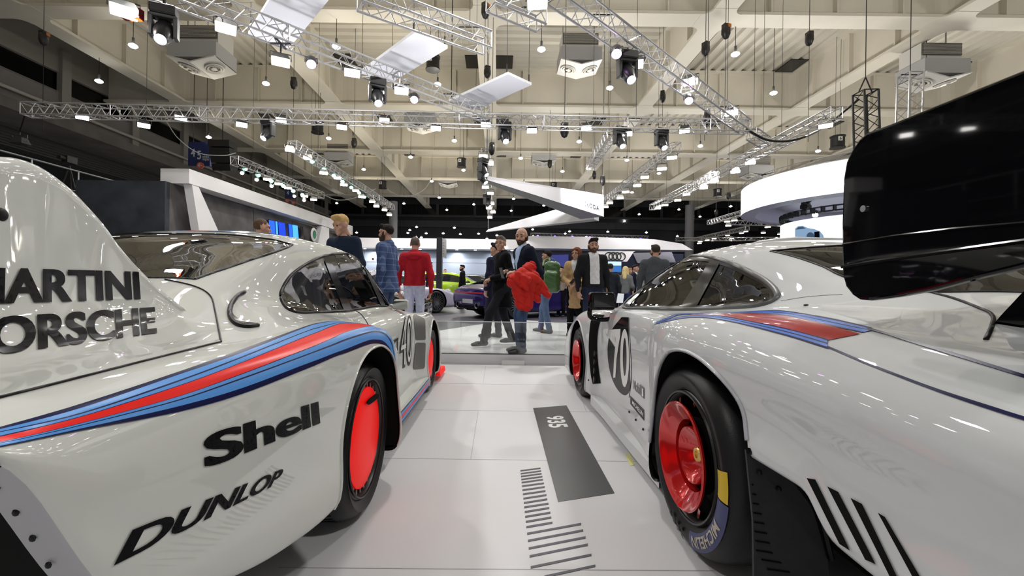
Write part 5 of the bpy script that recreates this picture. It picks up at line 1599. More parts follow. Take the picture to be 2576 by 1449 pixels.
# ---- cars further away
def bg_stations(kind):
    if kind == 'coupe':
        return [
 (0.0, [(.55,.30),(.80,.32),(.86,.45),(.86,.60),(.82,.72),(.74,.78),(.66,.80),(.58,.81),(.45,.82),(.25,.825),(0,.83)]),
 (0.25, [(.62,.20),(.88,.24),(.915,.45),(.92,.65),(.88,.80),(.79,.865),(.70,.885),(.60,.90),(.46,.905),(.25,.91),(0,.915)]),
 (0.80, [(.68,.15),(.92,.2),(.93,.45),(.925,.68),(.885,.82),(.81,.88),(.73,.91),(.64,.95),(.52,1.0),(.3,1.03),(0,1.04)]),
 (1.30, [(.68,.15),(.91,.2),(.915,.45),(.915,.68),(.88,.80),(.81,.86),(.75,.89),(.69,.93),(.56,1.14),(.36,1.20),(0,1.22)]),
 (1.90, [(.68,.15),(.88,.18),(.885,.45),(.89,.66),(.875,.77),(.82,.84),(.77,.87),(.72,.90),(.55,1.22),(.38,1.285),(0,1.30)]),
 (2.50, [(.68,.15),(.87,.18),(.875,.45),(.88,.65),(.87,.75),(.82,.82),(.77,.855),(.72,.88),(.58,1.12),(.40,1.20),(0,1.22)]),
 (3.05, [(.68,.15),(.88,.18),(.89,.45),(.89,.64),(.875,.73),(.82,.79),(.75,.81),(.69,.83),(.60,.87),(.40,.93),(0,.96)]),
 (3.60, [(.68,.15),(.90,.2),(.91,.45),(.905,.62),(.885,.71),(.81,.76),(.72,.75),(.64,.745),(.5,.75),(.3,.765),(0,.775)]),
 (4.20, [(.65,.15),(.84,.2),(.86,.4),(.85,.52),(.82,.58),(.75,.62),(.68,.615),(.6,.61),(.48,.61),(.3,.615),(0,.62)]),
 (4.50, [(.5,.18),(.62,.2),(.66,.3),(.65,.38),(.62,.42),(.57,.45),(.52,.46),(.47,.47),(.4,.47),(.2,.48),(0,.48)])]
    return [
 (0.0, [(.55,.35),(.82,.38),(.86,.5),(.86,.7),(.84,.85),(.80,.93),(.76,.98),(.72,1.05),(.60,1.2),(.35,1.25),(0,1.27)]),
 (0.3, [(.65,.2),(.90,.25),(.93,.5),(.93,.75),(.90,.88),(.85,.95),(.81,.985),(.77,1.03),(.62,1.38),(.4,1.44),(0,1.46)]),
 (1.0, [(.7,.18),(.93,.22),(.945,.5),(.945,.75),(.915,.88),(.86,.95),(.82,.98),(.78,1.01),(.62,1.42),(.42,1.475),(0,1.49)]),
 (2.2, [(.7,.18),(.92,.22),(.93,.5),(.93,.73),(.91,.86),(.86,.93),(.82,.96),(.78,.99),(.60,1.43),(.42,1.485),(0,1.50)]),
 (2.9, [(.7,.18),(.92,.22),(.93,.5),(.93,.72),(.91,.84),(.86,.91),(.81,.94),(.77,.965),(.63,1.28),(.42,1.36),(0,1.38)]),
 (3.5, [(.7,.18),(.93,.22),(.94,.5),(.935,.72),(.91,.83),(.84,.89),(.78,.91),(.72,.93),(.65,.97),(.42,1.02),(0,1.05)]),
 (4.2, [(.7,.2),(.93,.25),(.94,.5),(.935,.68),(.90,.77),(.82,.82),(.74,.825),(.66,.83),(.5,.84),(.3,.85),(0,.855)]),
 (4.85, [(.55,.22),(.75,.25),(.79,.4),(.78,.52),(.75,.58),(.68,.62),(.6,.63),(.52,.64),(.45,.64),(.25,.65),(0,.65)])]
def bg_car(label, loc, rz, paint, kind='coupe', rim=None, cal=None, group=None):
    R_ = empty('car', loc, rz, label, 'car', group)
    B = Body(bg_stations(kind), 0.0, 1, step=.04, sub=5)
    ra, fa = (.95, 3.40) if kind == 'coupe' else (.95, 3.85)
    wr = .345 if kind == 'coupe' else .37
    for y in (ra, fa):
        B.cut('arch', [(y + (wr + .045) * cos(t), wr + (wr + .045) * sin(t)) for t in np.linspace(-.95, pi + .95, 24)], 'yz', (0, 4.8))
    if kind == 'coupe': sp_ = [(.95, .965), (1.1, 1.02), (1.5, 1.16), (1.95, 1.205), (2.3, 1.16), (2.7, 1.0), (2.98, .88), (2.4, .90), (1.5, .935)]
    else: sp_ = [(.25, 1.08), (.4, 1.30), (.9, 1.38), (2.2, 1.39), (2.7, 1.28), (3.3, .99), (2.0, 1.02), (.9, 1.04)]
    B.cut('side', [tuple(a) for a in spline_closed(sp_, 40)], 'yz', (6.5, 8.6))
    if kind == 'coupe': B.cut('rear', [(-.1, .62), (.42, .62), (.50, .72), (.48, 1.4), (-.1, 1.48)], 'wy', (7.8, 10)); B.cut('front', [(-.1, 3.0), (.55, 2.92), (.50, 2.3), (-.1, 2.2)], 'wy', (8, 10))
    else: B.cut('front', [(-.1, 3.45), (.58, 3.4), (.52, 2.7), (-.1, 2.6)], 'wy', (8, 10))
    B.body([paint, DARKIN], R_, local=True)
    for i_, d_ in ((0, -.07), (B.ny - 1, .05)):
        ring = [B.wpt(B.H[i_, j]) for j in range(B.K + 1)] + [B.wpt(B.H[i_, j], -1) for j in range(B.K - 1, -1, -1)]
        cz_ = sum(p.z for p in ring) / len(ring)
        r2 = [Vector((p.x * .97, p.y + d_ * .6, cz_ + (p.z - cz_) * .95)) for p in ring]; r3 = [Vector((p.x * .90, p.y + d_, cz_ + (p.z - cz_) * .85)) for p in ring]
        n_r = len(ring); mb = MB(); mb.add(ring + r2 + r3, [(k, (k + 1) % n_r, n_r + (k + 1) % n_r, n_r + k) for k in range(n_r)] + [(n_r + k, n_r + (k + 1) % n_r, 2 * n_r + (k + 1) % n_r, 2 * n_r + k) for k in range(n_r)] + [tuple(range(2 * n_r, 3 * n_r))])
        mb.build('bumper', paint, R_, local=True, smooth=40)
    for k, nm in ((2, 'side_window'), (3, 'rear_window'), (4, 'windscreen')):
        mb = B.piece({k})
        if mb.f: mb.build(nm, mat('dark_glass', (.012, .014, .016), .06, coat=.5), R_, smooth=60, local=True)
    mb = MB(); mb.box((0, 2.3, .32), (1.5, 3.9, .3)); mb.build('underbody', DARKIN, R_, smooth=0, local=True)
    for sg_ in (1, -1):
        for y in (ra, fa):
            X = sg_ * .90; inn = -sg_
            mb = MB(); q = [(wr * .74, .01), (wr * .8, -.004), (wr * .93, .0), (wr, .03), (wr, .22), (wr * .9, .25)]
            mb.lathe(q, (X, y, wr), (inn, 0, 0), n=28); ty = mb.build('wheel', TYRE, R_, local=True, smooth=50)
            mb = MB(); mb.lathe([(wr * .76, .02), (wr * .72, .012), (wr * .70, .10), (.02, .10)], (X, y, wr), (inn, 0, 0), n=28, m=0)
            for k in range(10):
                a = 2 * pi * k / 10
                for da in (-.16, .16): mb.bar((X + inn * .03, y, wr), (X + inn * .015, y + wr * .72 * cos(a + da), wr + wr * .72 * sin(a + da)), .022, .022, up=(1, 0, 0), m=1)
            mb.build('rim', [RIMBLK, rim or STEEL], ty, local=True, smooth=40)
            if cal:
                mb = MB(); mb.box((X + inn * .05, y - .19, wr + .02), (.04, .10, .18)); mb.build('brake_caliper', mat('caliper_yellow', (.6, .45, .02), .4), ty, local=True, smooth=0)
    if kind == 'coupe':
        rear_pt = lambda x, z: Vector((x, -.078 + .05 * max(0, abs(x) - .55), z))
        mb = MB(); xs = np.linspace(-.74, .74, 33); mb.grid([[rear_pt(x, .675) for x in xs], [rear_pt(x, .705) for x in xs]]); mb.build('tail_light', mat('tail_red', (.25, .006, .006), .2, emit=(1, .02, .02), estr=.18), R_, local=True, smooth=0)
        mb = MB(); mb.grid([[rear_pt(x, .26) for x in xs], [rear_pt(x, .35) for x in xs]]); mb.build('rear_diffuser', GLOSSBLK, R_, local=True, smooth=0)
        for x in (-.48, .48):
            mb = MB(); mb.lathe([(.062, -.02), (.075, -.03), (.075, .08)], rear_pt(x, .36) + Vector((0, -.01, 0)), (0, 1, 0), n=20); mb.build('exhaust_pipe', STEEL, R_, local=True, smooth=50)
            mb = MB(); mb.cyl(rear_pt(x, .36) + Vector((0, -.02, 0)), rear_pt(x, .36) + Vector((0, -.012, 0)), .06, n=16); mb.build('exhaust_mouth', DARKIN, R_, local=True, smooth=0)
        mb = MB(); mb.box(rear_pt(0, .46) + Vector((0, -.005, 0)), (.5, .02, .11)); mb.build('number_plate', mat('plate_pale', (.55, .55, .58), .4), R_, local=True, smooth=0)
        mb = MB()
        for k in range(9): mb.box((0, .30 + .045 * k, .93 + .011 * k), (.9, .012, .012))
        mb.build('engine_grille', GLOSSBLK, R_, local=True, smooth=0)
        for x in (-.66, .66):
            mb = MB(); mb.ball((x, 4.02, .66), .13, 12, sc=(.8, 1, .75)); mb.build('headlight', mat('headlight_glass', (.5, .52, .55), .1, coat=1), R_, local=True, smooth=180)
    for x in (-.93, .93):
        mb = MB(); mb.ball((x, 2.85 if kind == 'coupe' else 3.1, .95 if kind == 'coupe' else 1.06), .09, 10, sc=(1.1, .7, .75)); mb.build('door_mirror', paint, R_, local=True, smooth=180)
    return R_
PURP = mat('purple_paint', (.030, .018, .16), .22, metal=.4, coat=1.0)
LIME = mat('lime_paint', (.46, .72, .02), .25, coat=1.0)
LAV = mat('lavender_paint', (.50, .47, .60), .25, coat=1.0)
NEROP = mat('black_paint', (.008, .008, .010), .15, coat=1.0)
GREYP = mat('graphite_paint', (.09, .10, .10), .25, metal=.5, coat=1.0)
bg_car('deep purple sports car seen from its tail behind the walking men', (-.72, 11.75, STG), -.95, PURP)
bg_car('lime green estate car standing behind the red jacket man', (-1.2 - 3.45, 23.0, STG), -pi / 2, LIME, 'estate')
bg_car('pale lavender sports car with a yellow brake caliper', (-4.9, 11.65, STG), -pi / 4, LAV, cal=True)
bg_car('black sports car nosing out behind the white car on the left', (-6.08, 9.85, STG), -pi / 2, NEROP)
bg_car('graphite estate car far back between the lime and purple cars', (-3.4, 27.0, STG), -pi / 2, GREYP, 'estate')
# ================================================================ people
def sdf_mesh(f, lo, hi, res):
    lo, hi = np.array(lo, float), np.array(hi, float)
    n = np.ceil((hi - lo) / res).astype(int) + 1
    g = [lo[k] + res * np.arange(n[k]) for k in range(3)]
    X, Y, Z = np.meshgrid(*g, indexing='ij')
    D = f(X, Y, Z)
    ins = D < 0
    nx, ny, nz = n
    acc = np.zeros((nx - 1, ny - 1, nz - 1, 3)); cnt = np.zeros((nx - 1, ny - 1, nz - 1))
    for ax in range(3):
        a = [slice(None)] * 3; b = [slice(None)] * 3
        a[ax] = slice(0, n[ax] - 1); b[ax] = slice(1, n[ax])
        da, db = D[tuple(a)], D[tuple(b)]
        cr = (da < 0) != (db < 0)
        t = np.where(cr, da / np.where(cr, da - db, 1), 0)
        o = [k for k in range(3) if k != ax]
        for s0 in (0, 1):
            for s1 in (0, 1):
                sl = [slice(None)] * 3
                sl[o[0]] = slice(s0, s0 + n[o[0]] - 1); sl[o[1]] = slice(s1, s1 + n[o[1]] - 1)
                c = cr[tuple(sl)]; tt = t[tuple(sl)]
                off = np.zeros(c.shape + (3,))
                off[..., ax] = tt; off[..., o[0]] = s0; off[..., o[1]] = s1
                acc += off * c[..., None]; cnt += c
    act = cnt > 0
    idx = -np.ones(act.shape, int); ii = np.argwhere(act)
    idx[act] = np.arange(len(ii))
    V = lo + res * (ii + acc[act] / cnt[act][:, None])
    F = []
    for ax in range(3):
        a = [slice(1, -1)] * 3; a[ax] = slice(0, n[ax] - 1)
        b = [slice(1, -1)] * 3; b[ax] = slice(1, n[ax])
        cr = ins[tuple(a)] != ins[tuple(b)]
        q = np.argwhere(cr)
        if not len(q): continue
        sgn = ins[tuple(a)][cr]
        o = [k for k in range(3) if k != ax]
        base = q.copy(); base[:, o[0]] += 1; base[:, o[1]] += 1
        def cell(d0, d1):
            c = base.copy(); c[:, o[0]] += d0; c[:, o[1]] += d1
            return idx[c[:, 0], c[:, 1], c[:, 2]]
        c00, c10, c11, c01 = cell(-1, -1), cell(0, -1), cell(0, 0), cell(-1, 0)
        quad = np.stack([c00, c10, c11, c01], 1)
        flip = sgn if ax != 1 else ~sgn
        quad[~flip] = quad[~flip][:, ::-1]
        F.append(quad)
    F = np.concatenate(F) if F else np.zeros((0, 4), int)
    F = F[(F >= 0).all(1)]
    return V, F
def s_caps(X, Y, Z, a, b, ra, rb, ys=1.0):
    a, b = np.array(a, float), np.array(b, float)
    ab = b - a
    t = ((X - a[0]) * ab[0] + (Y - a[1]) * ab[1] + (Z - a[2]) * ab[2]) / max(1e-9, ab @ ab)
    t = np.clip(t, 0, 1)
    dy = (Y - a[1] - ab[1] * t) / ys
    return np.sqrt((X - a[0] - ab[0] * t) ** 2 + dy ** 2 + (Z - a[2] - ab[2] * t) ** 2) - (ra + (rb - ra) * t)
def s_ell(X, Y, Z, c, r):
    k = np.sqrt(((X - c[0]) / r[0]) ** 2 + ((Y - c[1]) / r[1]) ** 2 + ((Z - c[2]) / r[2]) ** 2)
    return (k - 1) * min(r)
def smin(a, b, k):
    h = np.clip(.5 + .5 * (b - a) / k, 0, 1)
    return b + (a - b) * h - k * h * (1 - h)
def union(prims, k=.03):
    def f(X, Y, Z):
        D = None
        for p in prims:
            if p[0] == 'c': d = s_caps(X, Y, Z, *p[1:])
            else: d = s_ell(X, Y, Z, *p[1:])
            D = d if D is None else smin(D, d, k)
        return D
    return f
def bounds(prims, m=.04):
    P_ = []
    for p in prims:
        if p[0] == 'c':
            r = max(p[3], p[4]) * max(1, p[5] if len(p) > 5 else 1)
            for q in p[1:3]: P_ += [np.array(q) - r, np.array(q) + r]
        else:
            P_ += [np.array(p[1]) - np.array(p[2]), np.array(p[1]) + np.array(p[2])]
    P_ = np.array(P_)
    return P_.min(0) - m, P_.max(0) + m
SKIN = mat('skin', (.47, .265, .185), .5, noise=.06, nscale=30)
SKIN2 = mat('skin_tan', (.42, .24, .165), .5, noise=.06, nscale=30)
EYEM = mat('eye_dark', (.03, .025, .02), .3)
LIPM = mat('lip', (.42, .20, .17), .5)
FABRICS = {}
def fab(rgb, rough=.85):
    k = ('fabric_%d_%d_%d' % tuple(int(c * 999) for c in rgb))
    return mat(k, rgb, rough, noise=.12, nscale=25, bump=.25, bscale=60, spec=.15)
def smesh(name, parts, mats, parent, smooth=True):
    mb = MB()
    for i, (V, F) in enumerate(parts):
        mb.add(V.tolist(), F.tolist(), 0)
    o = mb.build(name, mats, parent, smooth=180, local=True, fixn=False)
    return o

def hand_prims(w, d, up, curl=.5, thumb=1, s=1.0):
    "palm and five fingers from wrist w along d; up = back of the hand"
    w, d, up = np.array(w, float), np.array(d, float), np.array(up, float)
    d /= np.linalg.norm(d); up = up - d * (up @ d); up /= np.linalg.norm(up)
    sd = np.cross(d, up)
    pr = [('c', w, w + d * .03 * s, .024 * s, .026 * s)]
    for k in range(4):
        o = (k - 1.5) * .019 * s
        a = w + d * .035 * s + sd * o * .7
        b = w + d * .085 * s + sd * o
        pr.append(('c', a, b, .013 * s, .0115 * s))
        L = (.042, .048, .045, .035)[k] * s
        d1 = d * cos(curl) - up * sin(curl); d2 = d * cos(curl * 2.1) - up * sin(curl * 2.1)
        c = b + d1 * L * .9
        e = c + d2 * L * .9
        pr.append(('c', b, c, .0095 * s, .0088 * s)); pr.append(('c', c, e, .0088 * s, .0075 * s))
    t0 = w + d * .025 * s + sd * (.022 * s * thumb)
    t1 = t0 + (d * .035 + sd * .022 * thumb - up * .012) * s
    t2 = t1 + (d * .030 + sd * .002 * thumb - up * .012) * s
    pr.append(('c', t0, t1, .013 * s, .011 * s)); pr.append(('c', t1, t2, .0105 * s, .0085 * s))
    return pr

def person(label, pos, height, face, top, legs, hair=None, group=None, skin=None, lf=None, rf=None, lh=None, rh=None, lel=None, rel=None,
           lean=(0, 0), head=(0, 0), hair_style='short', beard=None, coat=0.0, shoes=(.02, .02, .022), res=.016, collar=None, shirt=None, fat=1.0, hands=True, lower=True, hood=False, curl=.6, shirt_w='v'):
    """figure facing -Y before turning; l/r = viewer's left/right of the unturned figure.
    lf/rf feet (x, y), lh/rh wrists, lel/rel elbows (x, y, z) for a height of 1.75"""
    k = height / 1.75
    R = empty('person', pos, face, label, 'person', group)
    skin = skin or SKIN
    lx, ly = lean
    sp = np.array([lx, ly, 0.0])
    hipL, hipR = np.array([-.09, 0, .90]), np.array([.09, 0, .90])
    lf = lf or (-.10, 0.0, .085); rf = rf or (.10, 0.0, .085)
    if len(lf) == 2: lf = (*lf, .085)
    if len(rf) == 2: rf = (*rf, .085)
    def knee(h, f):
        m = (h + np.array(f)) / 2; m[1] -= .035 + .10 * max(0, abs(f[1]) - .05); m[2] += .03
        return m
    kL, kR = knee(hipL, lf), knee(hipR, rf)
    ch = np.array([0, 0, 1.25]) + sp * .6
    shL, shR = np.array([-.175 * fat, 0, 1.42]) + sp, np.array([.175 * fat, 0, 1.42]) + sp
    nk = np.array([0, .01, 1.47]) + sp
    hc = np.array([0, -.012, 1.635]) + sp * 1.25 + np.array([head[0] * .04, -max(0, head[1]) * .05, -.02 * abs(head[1])])
    lel = np.array(lel) if lel else shL + np.array([-.07, .02, -.28]); rel = np.array(rel) if rel else shR + np.array([.07, .02, -.28])
    lh = np.array(lh) if lh else lel + np.array([-.01, -.05, -.25]); rh = np.array(rh) if rh else rel + np.array([.01, -.05, -.25])
    S_ = lambda V: V * k
    # --- skin: one body
    body = [('c', (0, 0, .96), ch, .095, .13, .7), ('c', ch, (shL + shR) / 2, .13, .10, .7), ('c', nk - np.array([0, 0, .05]), hc - np.array([0, -.015, .07]), .055, .052),
            ('c', shL, lel, .05, .042), ('c', lel, lh, .042, .026), ('c', shR, rel, .05, .042), ('c', rel, rh, .042, .026)]
    if lower:
        body += [('c', hipL, kL, .075, .055), ('c', kL, lf, .055, .038), ('c', hipR, kR, .075, .055), ('c', kR, rf, .055, .038)]
    parts = [sdf_mesh(union(body, .04), *bounds(body), max(res, .02))]
    # --- head with a face, turned about the neck
    yaw, pitch = head[0], head[1]
    hd = [('e', (0, 0.012, .035), (.076, .094, .088)), ('e', (0, -.025, -.045), (.056, .068, .072)), ('c', (0, .02, -.06), (0, .035, -.14), .052, .056),
          ('c', (0, -.088, .008), (0, -.108, -.028), .010, .015), ('e', (0, -.072, -.098), (.028, .026, .022)),
          ('c', (-.05, -.070, .026), (.05, -.070, .026), .016, .016), ('e', (-.078, .012, -.01), (.012, .024, .034)), ('e', (.078, .012, -.01), (.012, .024, .034)),
          ('c', (-.018, -.082, -.062), (.018, -.082, -.062), .010, .010), ('e', (-.045, -.06, -.028), (.024, .022, .022)), ('e', (.045, -.06, -.028), (.024, .022, .022))]
    HR = Rz(-yaw) @ Rx(pitch)
    Hm = np.array(HR)
    hres = .007 if res < .02 else .014
    fH = union(hd, .018)
    def fHead(X, Y, Z):
        d = fH(X, Y, Z)
        for sx in (-1, 1):
            d = np.maximum(d, -(s_ell(X, Y, Z, (sx * .033, -.098, .006), (.018, .016, .011))))
        return d
    hV, hF = sdf_mesh(fHead, *bounds(hd, .02), hres)
    toW = lambda V: (np.asarray(V) @ Hm.T + hc)
    parts.append((toW(hV), hF))
    # --- hands
    if hands and res < .025:
        for w_, e_, th in ((lh, lel, 1), (rh, rel, -1)):
            d_ = w_ - e_
            upv = np.array([-th * .9, -.2, .3]) if abs(d_[2]) > abs(d_[1]) else np.array([-th * .4, 0, 1.0])
            hp = hand_prims(w_, d_, upv, curl, -th)
            parts.append(sdf_mesh(union(hp, .006), *bounds(hp, .01), .0045))
    elif hands:
        for w_, e_ in ((lh, lel), (rh, rel)):
            d_ = (w_ - e_) / np.linalg.norm(w_ - e_); hp = [('c', w_, w_ + d_ * .12, .03, .025)]
            parts.append(sdf_mesh(union(hp, .01), *bounds(hp, .02), .015))
    bo = smesh('body', [(S_(V), F) for V, F in parts], skin, R)
    # --- face details
    if res < .025:
        mb = MB()
        for sx in (-1, 1): mb.ball(S_(toW([[sx * .033, -.086, .006]]))[0], .0085 * k, 8)
        mb.build('eyes', EYEM, R, local=True, smooth=180)
        mb = MB()
        mb.tube([S_(toW([p]))[0] for p in ((-.02, -.088, -.064), (0, -.094, -.062), (.02, -.088, -.064))], .0045 * k, 6)
        mb.build('mouth', LIPM, R, local=True, smooth=180)
    hm = fab(hair, .7) if hair else None
    if hm and res < .025:
        mb = MB()
        for sx in (-1, 1): mb.tube([S_(toW([p]))[0] for p in ((sx * .016, -.094, .030), (sx * .034, -.090, .036), (sx * .052, -.076, .030))], .005 * k, 5)
        mb.build('eyebrows', hm, R, local=True, smooth=180)
    HL = lambda X, Y, Z: np.clip(np.where(Y < 0, .022 - Y * .72, .022 - Y * 1.7), -.11, .10) - Z
    if hm:
        clump = lambda X, Y, Z: .0022 * np.sin(X * 210 + Z * 60) * np.sin(Y * 170 - Z * 90) + .0014 * np.sin(X * 390 - Y * 310)
        if hair_style == 'short': hp = [('e', (0, .020, .044), (.080, .097, .088)), ('c', (-.03, -.055, .100), (.04, -.05, .104), .028, .028)]
        elif hair_style == 'quiff': hp = [('e', (0, .018, .048), (.081, .097, .090)), ('c', (-.035, -.062, .108), (.045, -.058, .112), .031, .033)]
        elif hair_style == 'buzz': hp = [('e', (0, .0145, .037), (.0775, .0945, .0885))]
        elif hair_style == 'none': hp = None
        else:
            hp = [('e', (0, .020, .045), (.084, .098, .092)), ('c', (-.066, .030, .02), (-.082, .015, -.20), .034, .040), ('c', (.066, .030, .02), (.082, .015, -.20), .034, .040), ('c', (0, .06, 0), (0, .08, -.22), .06, .065), ('c', (-.05, -.05, .08), (-.078, -.02, -.06), .022, .022), ('c', (.04, -.055, .085), (.078, -.02, -.06), .024, .022)]
            HL = lambda X, Y, Z: np.where(Y < -.045, .060 - Z - np.clip((np.abs(X) - .045) * 6, 0, .3), -1)
        if hp:
            fh = union(hp, .025)
            V, F = sdf_mesh(lambda X, Y, Z: np.maximum(fh(X, Y, Z) + clump(X, Y, Z), HL(X, Y, Z) + 2.0 * clump(X, Y, Z)), *bounds(hp, .03), hres * .8)
            if len(F): smesh('hair', [(S_(toW(V)), F)], hm, R)
    if beard:
        def fbd(X, Y, Z):
            d = fHead(X, Y, Z) - .0065 + .0018 * np.sin(X * 260) * np.sin(Z * 240 + Y * 180)
            reg = np.maximum(np.where(np.abs(X) < .036, Z + .047, Z + .056 - np.clip((Y + .050) * 1.3, 0, .070)), -.122 - Z)
            reg = np.maximum(reg, Y - .018)
            d = np.maximum(d, reg)
            return np.maximum(d, -s_ell(X, Y, Z, (0, -.094, -.064), (.021, .03, .0055)))
        V, F = sdf_mesh(fbd, *bounds(hd, .02), hres * .8)
        if len(F): smesh('beard', [(S_(toW(V)), F)], fab(beard, .8), R)
    # --- clothes
    tm = top if not isinstance(top, tuple) else fab(top)
    wst = .93
    tp = [('c', (0, 0, wst), (0, 0, 1.08), .172 * fat, .150 * fat, .86), ('c', (0, 0, 1.08), ch, .142 * fat, .158 * fat, .72), ('c', ch, (shL + shR) / 2 - np.array([0, 0, .03]), .158 * fat, .115 * fat, .72),
          ('c', shL + np.array([.02, 0, -.01]), nk + np.array([0, .01, -.02]), .062, .070), ('c', shR + np.array([-.02, 0, -.01]), nk + np.array([0, .01, -.02]), .062, .070), ('c', shL + np.array([.05, 0, -.05]), shR + np.array([-.05, 0, -.05]), .088, .088), ('c', (shL + shR) / 2, nk + np.array([0, .012, .01]), .09, .068),
          ('c', shL, lel, .064, .057), ('c', lel, lh - (lh - lel) * .06, .057, .044), ('c', shR, rel, .064, .057), ('c', rel, rh - (rh - rel) * .06, .057, .044)]
    if coat > 0:
        tp.append(('c', (0, .0, wst), (0, .01, wst - coat), .165 * fat, .195 * fat, .85))
    ft = union(tp, .05)
    zb = wst - coat - .02
    nkz = nk[2] + .02
    def ftop(X, Y, Z):
        d = ft(X, Y, Z) + .004 * np.sin(Z * 47 + X * 23) * np.clip((1.3 - Z) * 2, 0, 1)
        torso = ((np.abs(X) < .23 * fat) | (Z < wst - .16)) & (np.abs(Y) < .24)
        d = np.maximum(d, np.where(torso, zb - Z, -1))
        return np.maximum(d, Z - nkz - .03 + np.clip(Y, -.05, .05) * -.5)
    V, F = sdf_mesh(ftop, *bounds(tp), res)
    tob = smesh('jacket', [(S_(V), F)], tm, R)
    if shirt:
        sm = fab(shirt, .8)
        tq = tp[:3] + tp[3:7]
        fq = union(tq, .05)
        nr = [('c', nk + np.array([0, .004, -.03]), nk + np.array([0, -.004, .022]), .069, .066)]
        fn_ = union(nr, .01)
        zlo, wlo, whi = (.97, .085, .085) if shirt_w == 'open' else (1.10, .0, .075)
        def fs_(X, Y, Z):
            wv = wlo + (whi - wlo) * np.clip((Z - zlo) / (1.42 - zlo), 0, 1)
            fr = np.maximum(fq(X, Y, Z) - .007, np.maximum(np.abs(X - sp[0]) - wv, np.maximum(Y - sp[1] + .0, np.maximum(zlo - Z, Z - nkz - .03))))
            return np.minimum(fr, np.maximum(fn_(X, Y, Z), Z - nkz - .030 + np.where((np.abs(X) < .02) & (Y < 0), .03, 0)))
        V, F = sdf_mesh(fs_, *bounds(tq, .03), res * .75)
        smesh('shirt', [(S_(V), F)], sm, R)
    if collar:
        cp = [('c', nk + np.array([0, .01, -.015]), nk + np.array([0, .006, .02]), .077, .074)]
        f0 = union(cp, .01)
        V, F = sdf_mesh(lambda X, Y, Z: np.maximum(f0(X, Y, Z), np.maximum(Z - nkz - .036, (np.abs(X) < .03) * 1.0 * (Y < -.03) * .2 - .1 + 0 * X)), *bounds(cp), res * .7)
        smesh('collar', [(S_(V), F)], fab(collar, .85), R)
    if hood:
        cp = [('e', nk + np.array([0, .075, -.05]), (.13, .075, .075)), ('c', nk + np.array([-.08, .03, -.01]), nk + np.array([.08, .03, -.01]), .05, .05)]
        f0 = union(cp, .04); V, F = sdf_mesh(f0, *bounds(cp), res)
        smesh('hood', [(S_(V), F)], tm, R)
    if lower:
        lm = fab(legs, .85)
        lp = [('c', hipL + np.array([.01, 0, .06]), hipR + np.array([-.01, 0, .06]), .098 * fat, .098 * fat, .95), ('c', hipL, kL, .096, .070), ('c', kL, np.array(lf) + np.array([0, .01, -.02]), .070, .060), ('c', hipR, kR, .098, .070), ('c', kR, np.array(rf) + np.array([0, .01, -.02]), .070, .060)]
        f0 = union(lp, .03)
        V, F = sdf_mesh(lambda X, Y, Z: np.maximum(f0(X, Y, Z) + .004 * np.sin(Z * 60 + X * 31) * (Z < .35), Z - 1.0), *bounds(lp), res)
        smesh('trousers', [(S_(V), F)], lm, R)
        shm = mat('shoe_%d' % int(shoes[0] * 999), shoes, .35)
        for f in (lf, rf):
            sx = np.sign(f[0]) * .012
            z0 = f[2] - .085
            sp_ = [('c', (f[0], f[1] + .045, z0 + .045), (f[0] + sx, f[1] - .10, z0 + .036), .043, .040), ('c', (f[0] + sx, f[1] - .10, z0 + .036), (f[0] + sx * 1.3, f[1] - .175, z0 + .030), .040, .028), ('c', (f[0], f[1] + .02, z0 + .05), (f[0], f[1] + .02, z0 + .12), .045, .045)]
            f0 = union(sp_, .02)
            V, F = sdf_mesh(lambda X, Y, Z: np.maximum(f0(X, Y, Z), z0 - Z), *bounds(sp_), min(res, .014))
            smesh('shoe', [(S_(V), F)], shm, R)
    R['k'] = k
    return R
def at_px(u, v, Y):
    p = P(u, v, Y); return p
def stand(u, Y, z=None):
    return ((u - VPX) * Y / FPX, Y, STG if z is None else z)
def hgt(v, u, Y, z=None):
    return P(u, v, Y).z - (STG if z is None else z)
# ---------------------------------------------------------------- the visitors
def plaid_mat():
    m = bpy.data.materials.new('plaid_wool'); m.use_nodes = True
    nt = m.node_tree; b = nt.nodes['Principled BSDF']; b.inputs['Roughness'].default_value = .85
    tc = nt.nodes.new('ShaderNodeTexCoord'); sp = nt.nodes.new('ShaderNodeSeparateXYZ')
    nt.links.new(tc.outputs['Object'], sp.inputs[0])
    def lines(sock, per, w):
        a = nt.nodes.new('ShaderNodeMath'); a.operation = 'PINGPONG'; a.inputs[1].default_value = per / 2
        c = nt.nodes.new('ShaderNodeMath'); c.operation = 'LESS_THAN'; c.inputs[1].default_value = w
        nt.links.new(sock, a.inputs[0]); nt.links.new(a.outputs[0], c.inputs[0]); return c.outputs[0]
    ad = nt.nodes.new('ShaderNodeMath'); ad.operation = 'ADD'
    nt.links.new(sp.outputs[1], ad.inputs[0]); nt.links.new(sp.outputs[0], ad.inputs[1])
    l1, l2 = lines(ad.outputs[0], .085, .006), lines(sp.outputs[2], .085, .006)
    mx = nt.nodes.new('ShaderNodeMath'); mx.operation = 'ADD'; nt.links.new(l1, mx.inputs[0]); nt.links.new(l2, mx.inputs[1])
    cr = nt.nodes.new('ShaderNodeMixRGB'); cr.inputs[1].default_value = (.035, .065, .17, 1); cr.inputs[2].default_value = (.16, .21, .36, 1)
    sc = nt.nodes.new('ShaderNodeMath'); sc.operation = 'MULTIPLY'; sc.inputs[1].default_value = .5
    nt.links.new(mx.outputs[0], sc.inputs[0]); nt.links.new(sc.outputs[0], cr.inputs[0]); nt.links.new(cr.outputs[0], b.inputs['Base Color'])
    return m
JEANS = (.03, .055, .13)
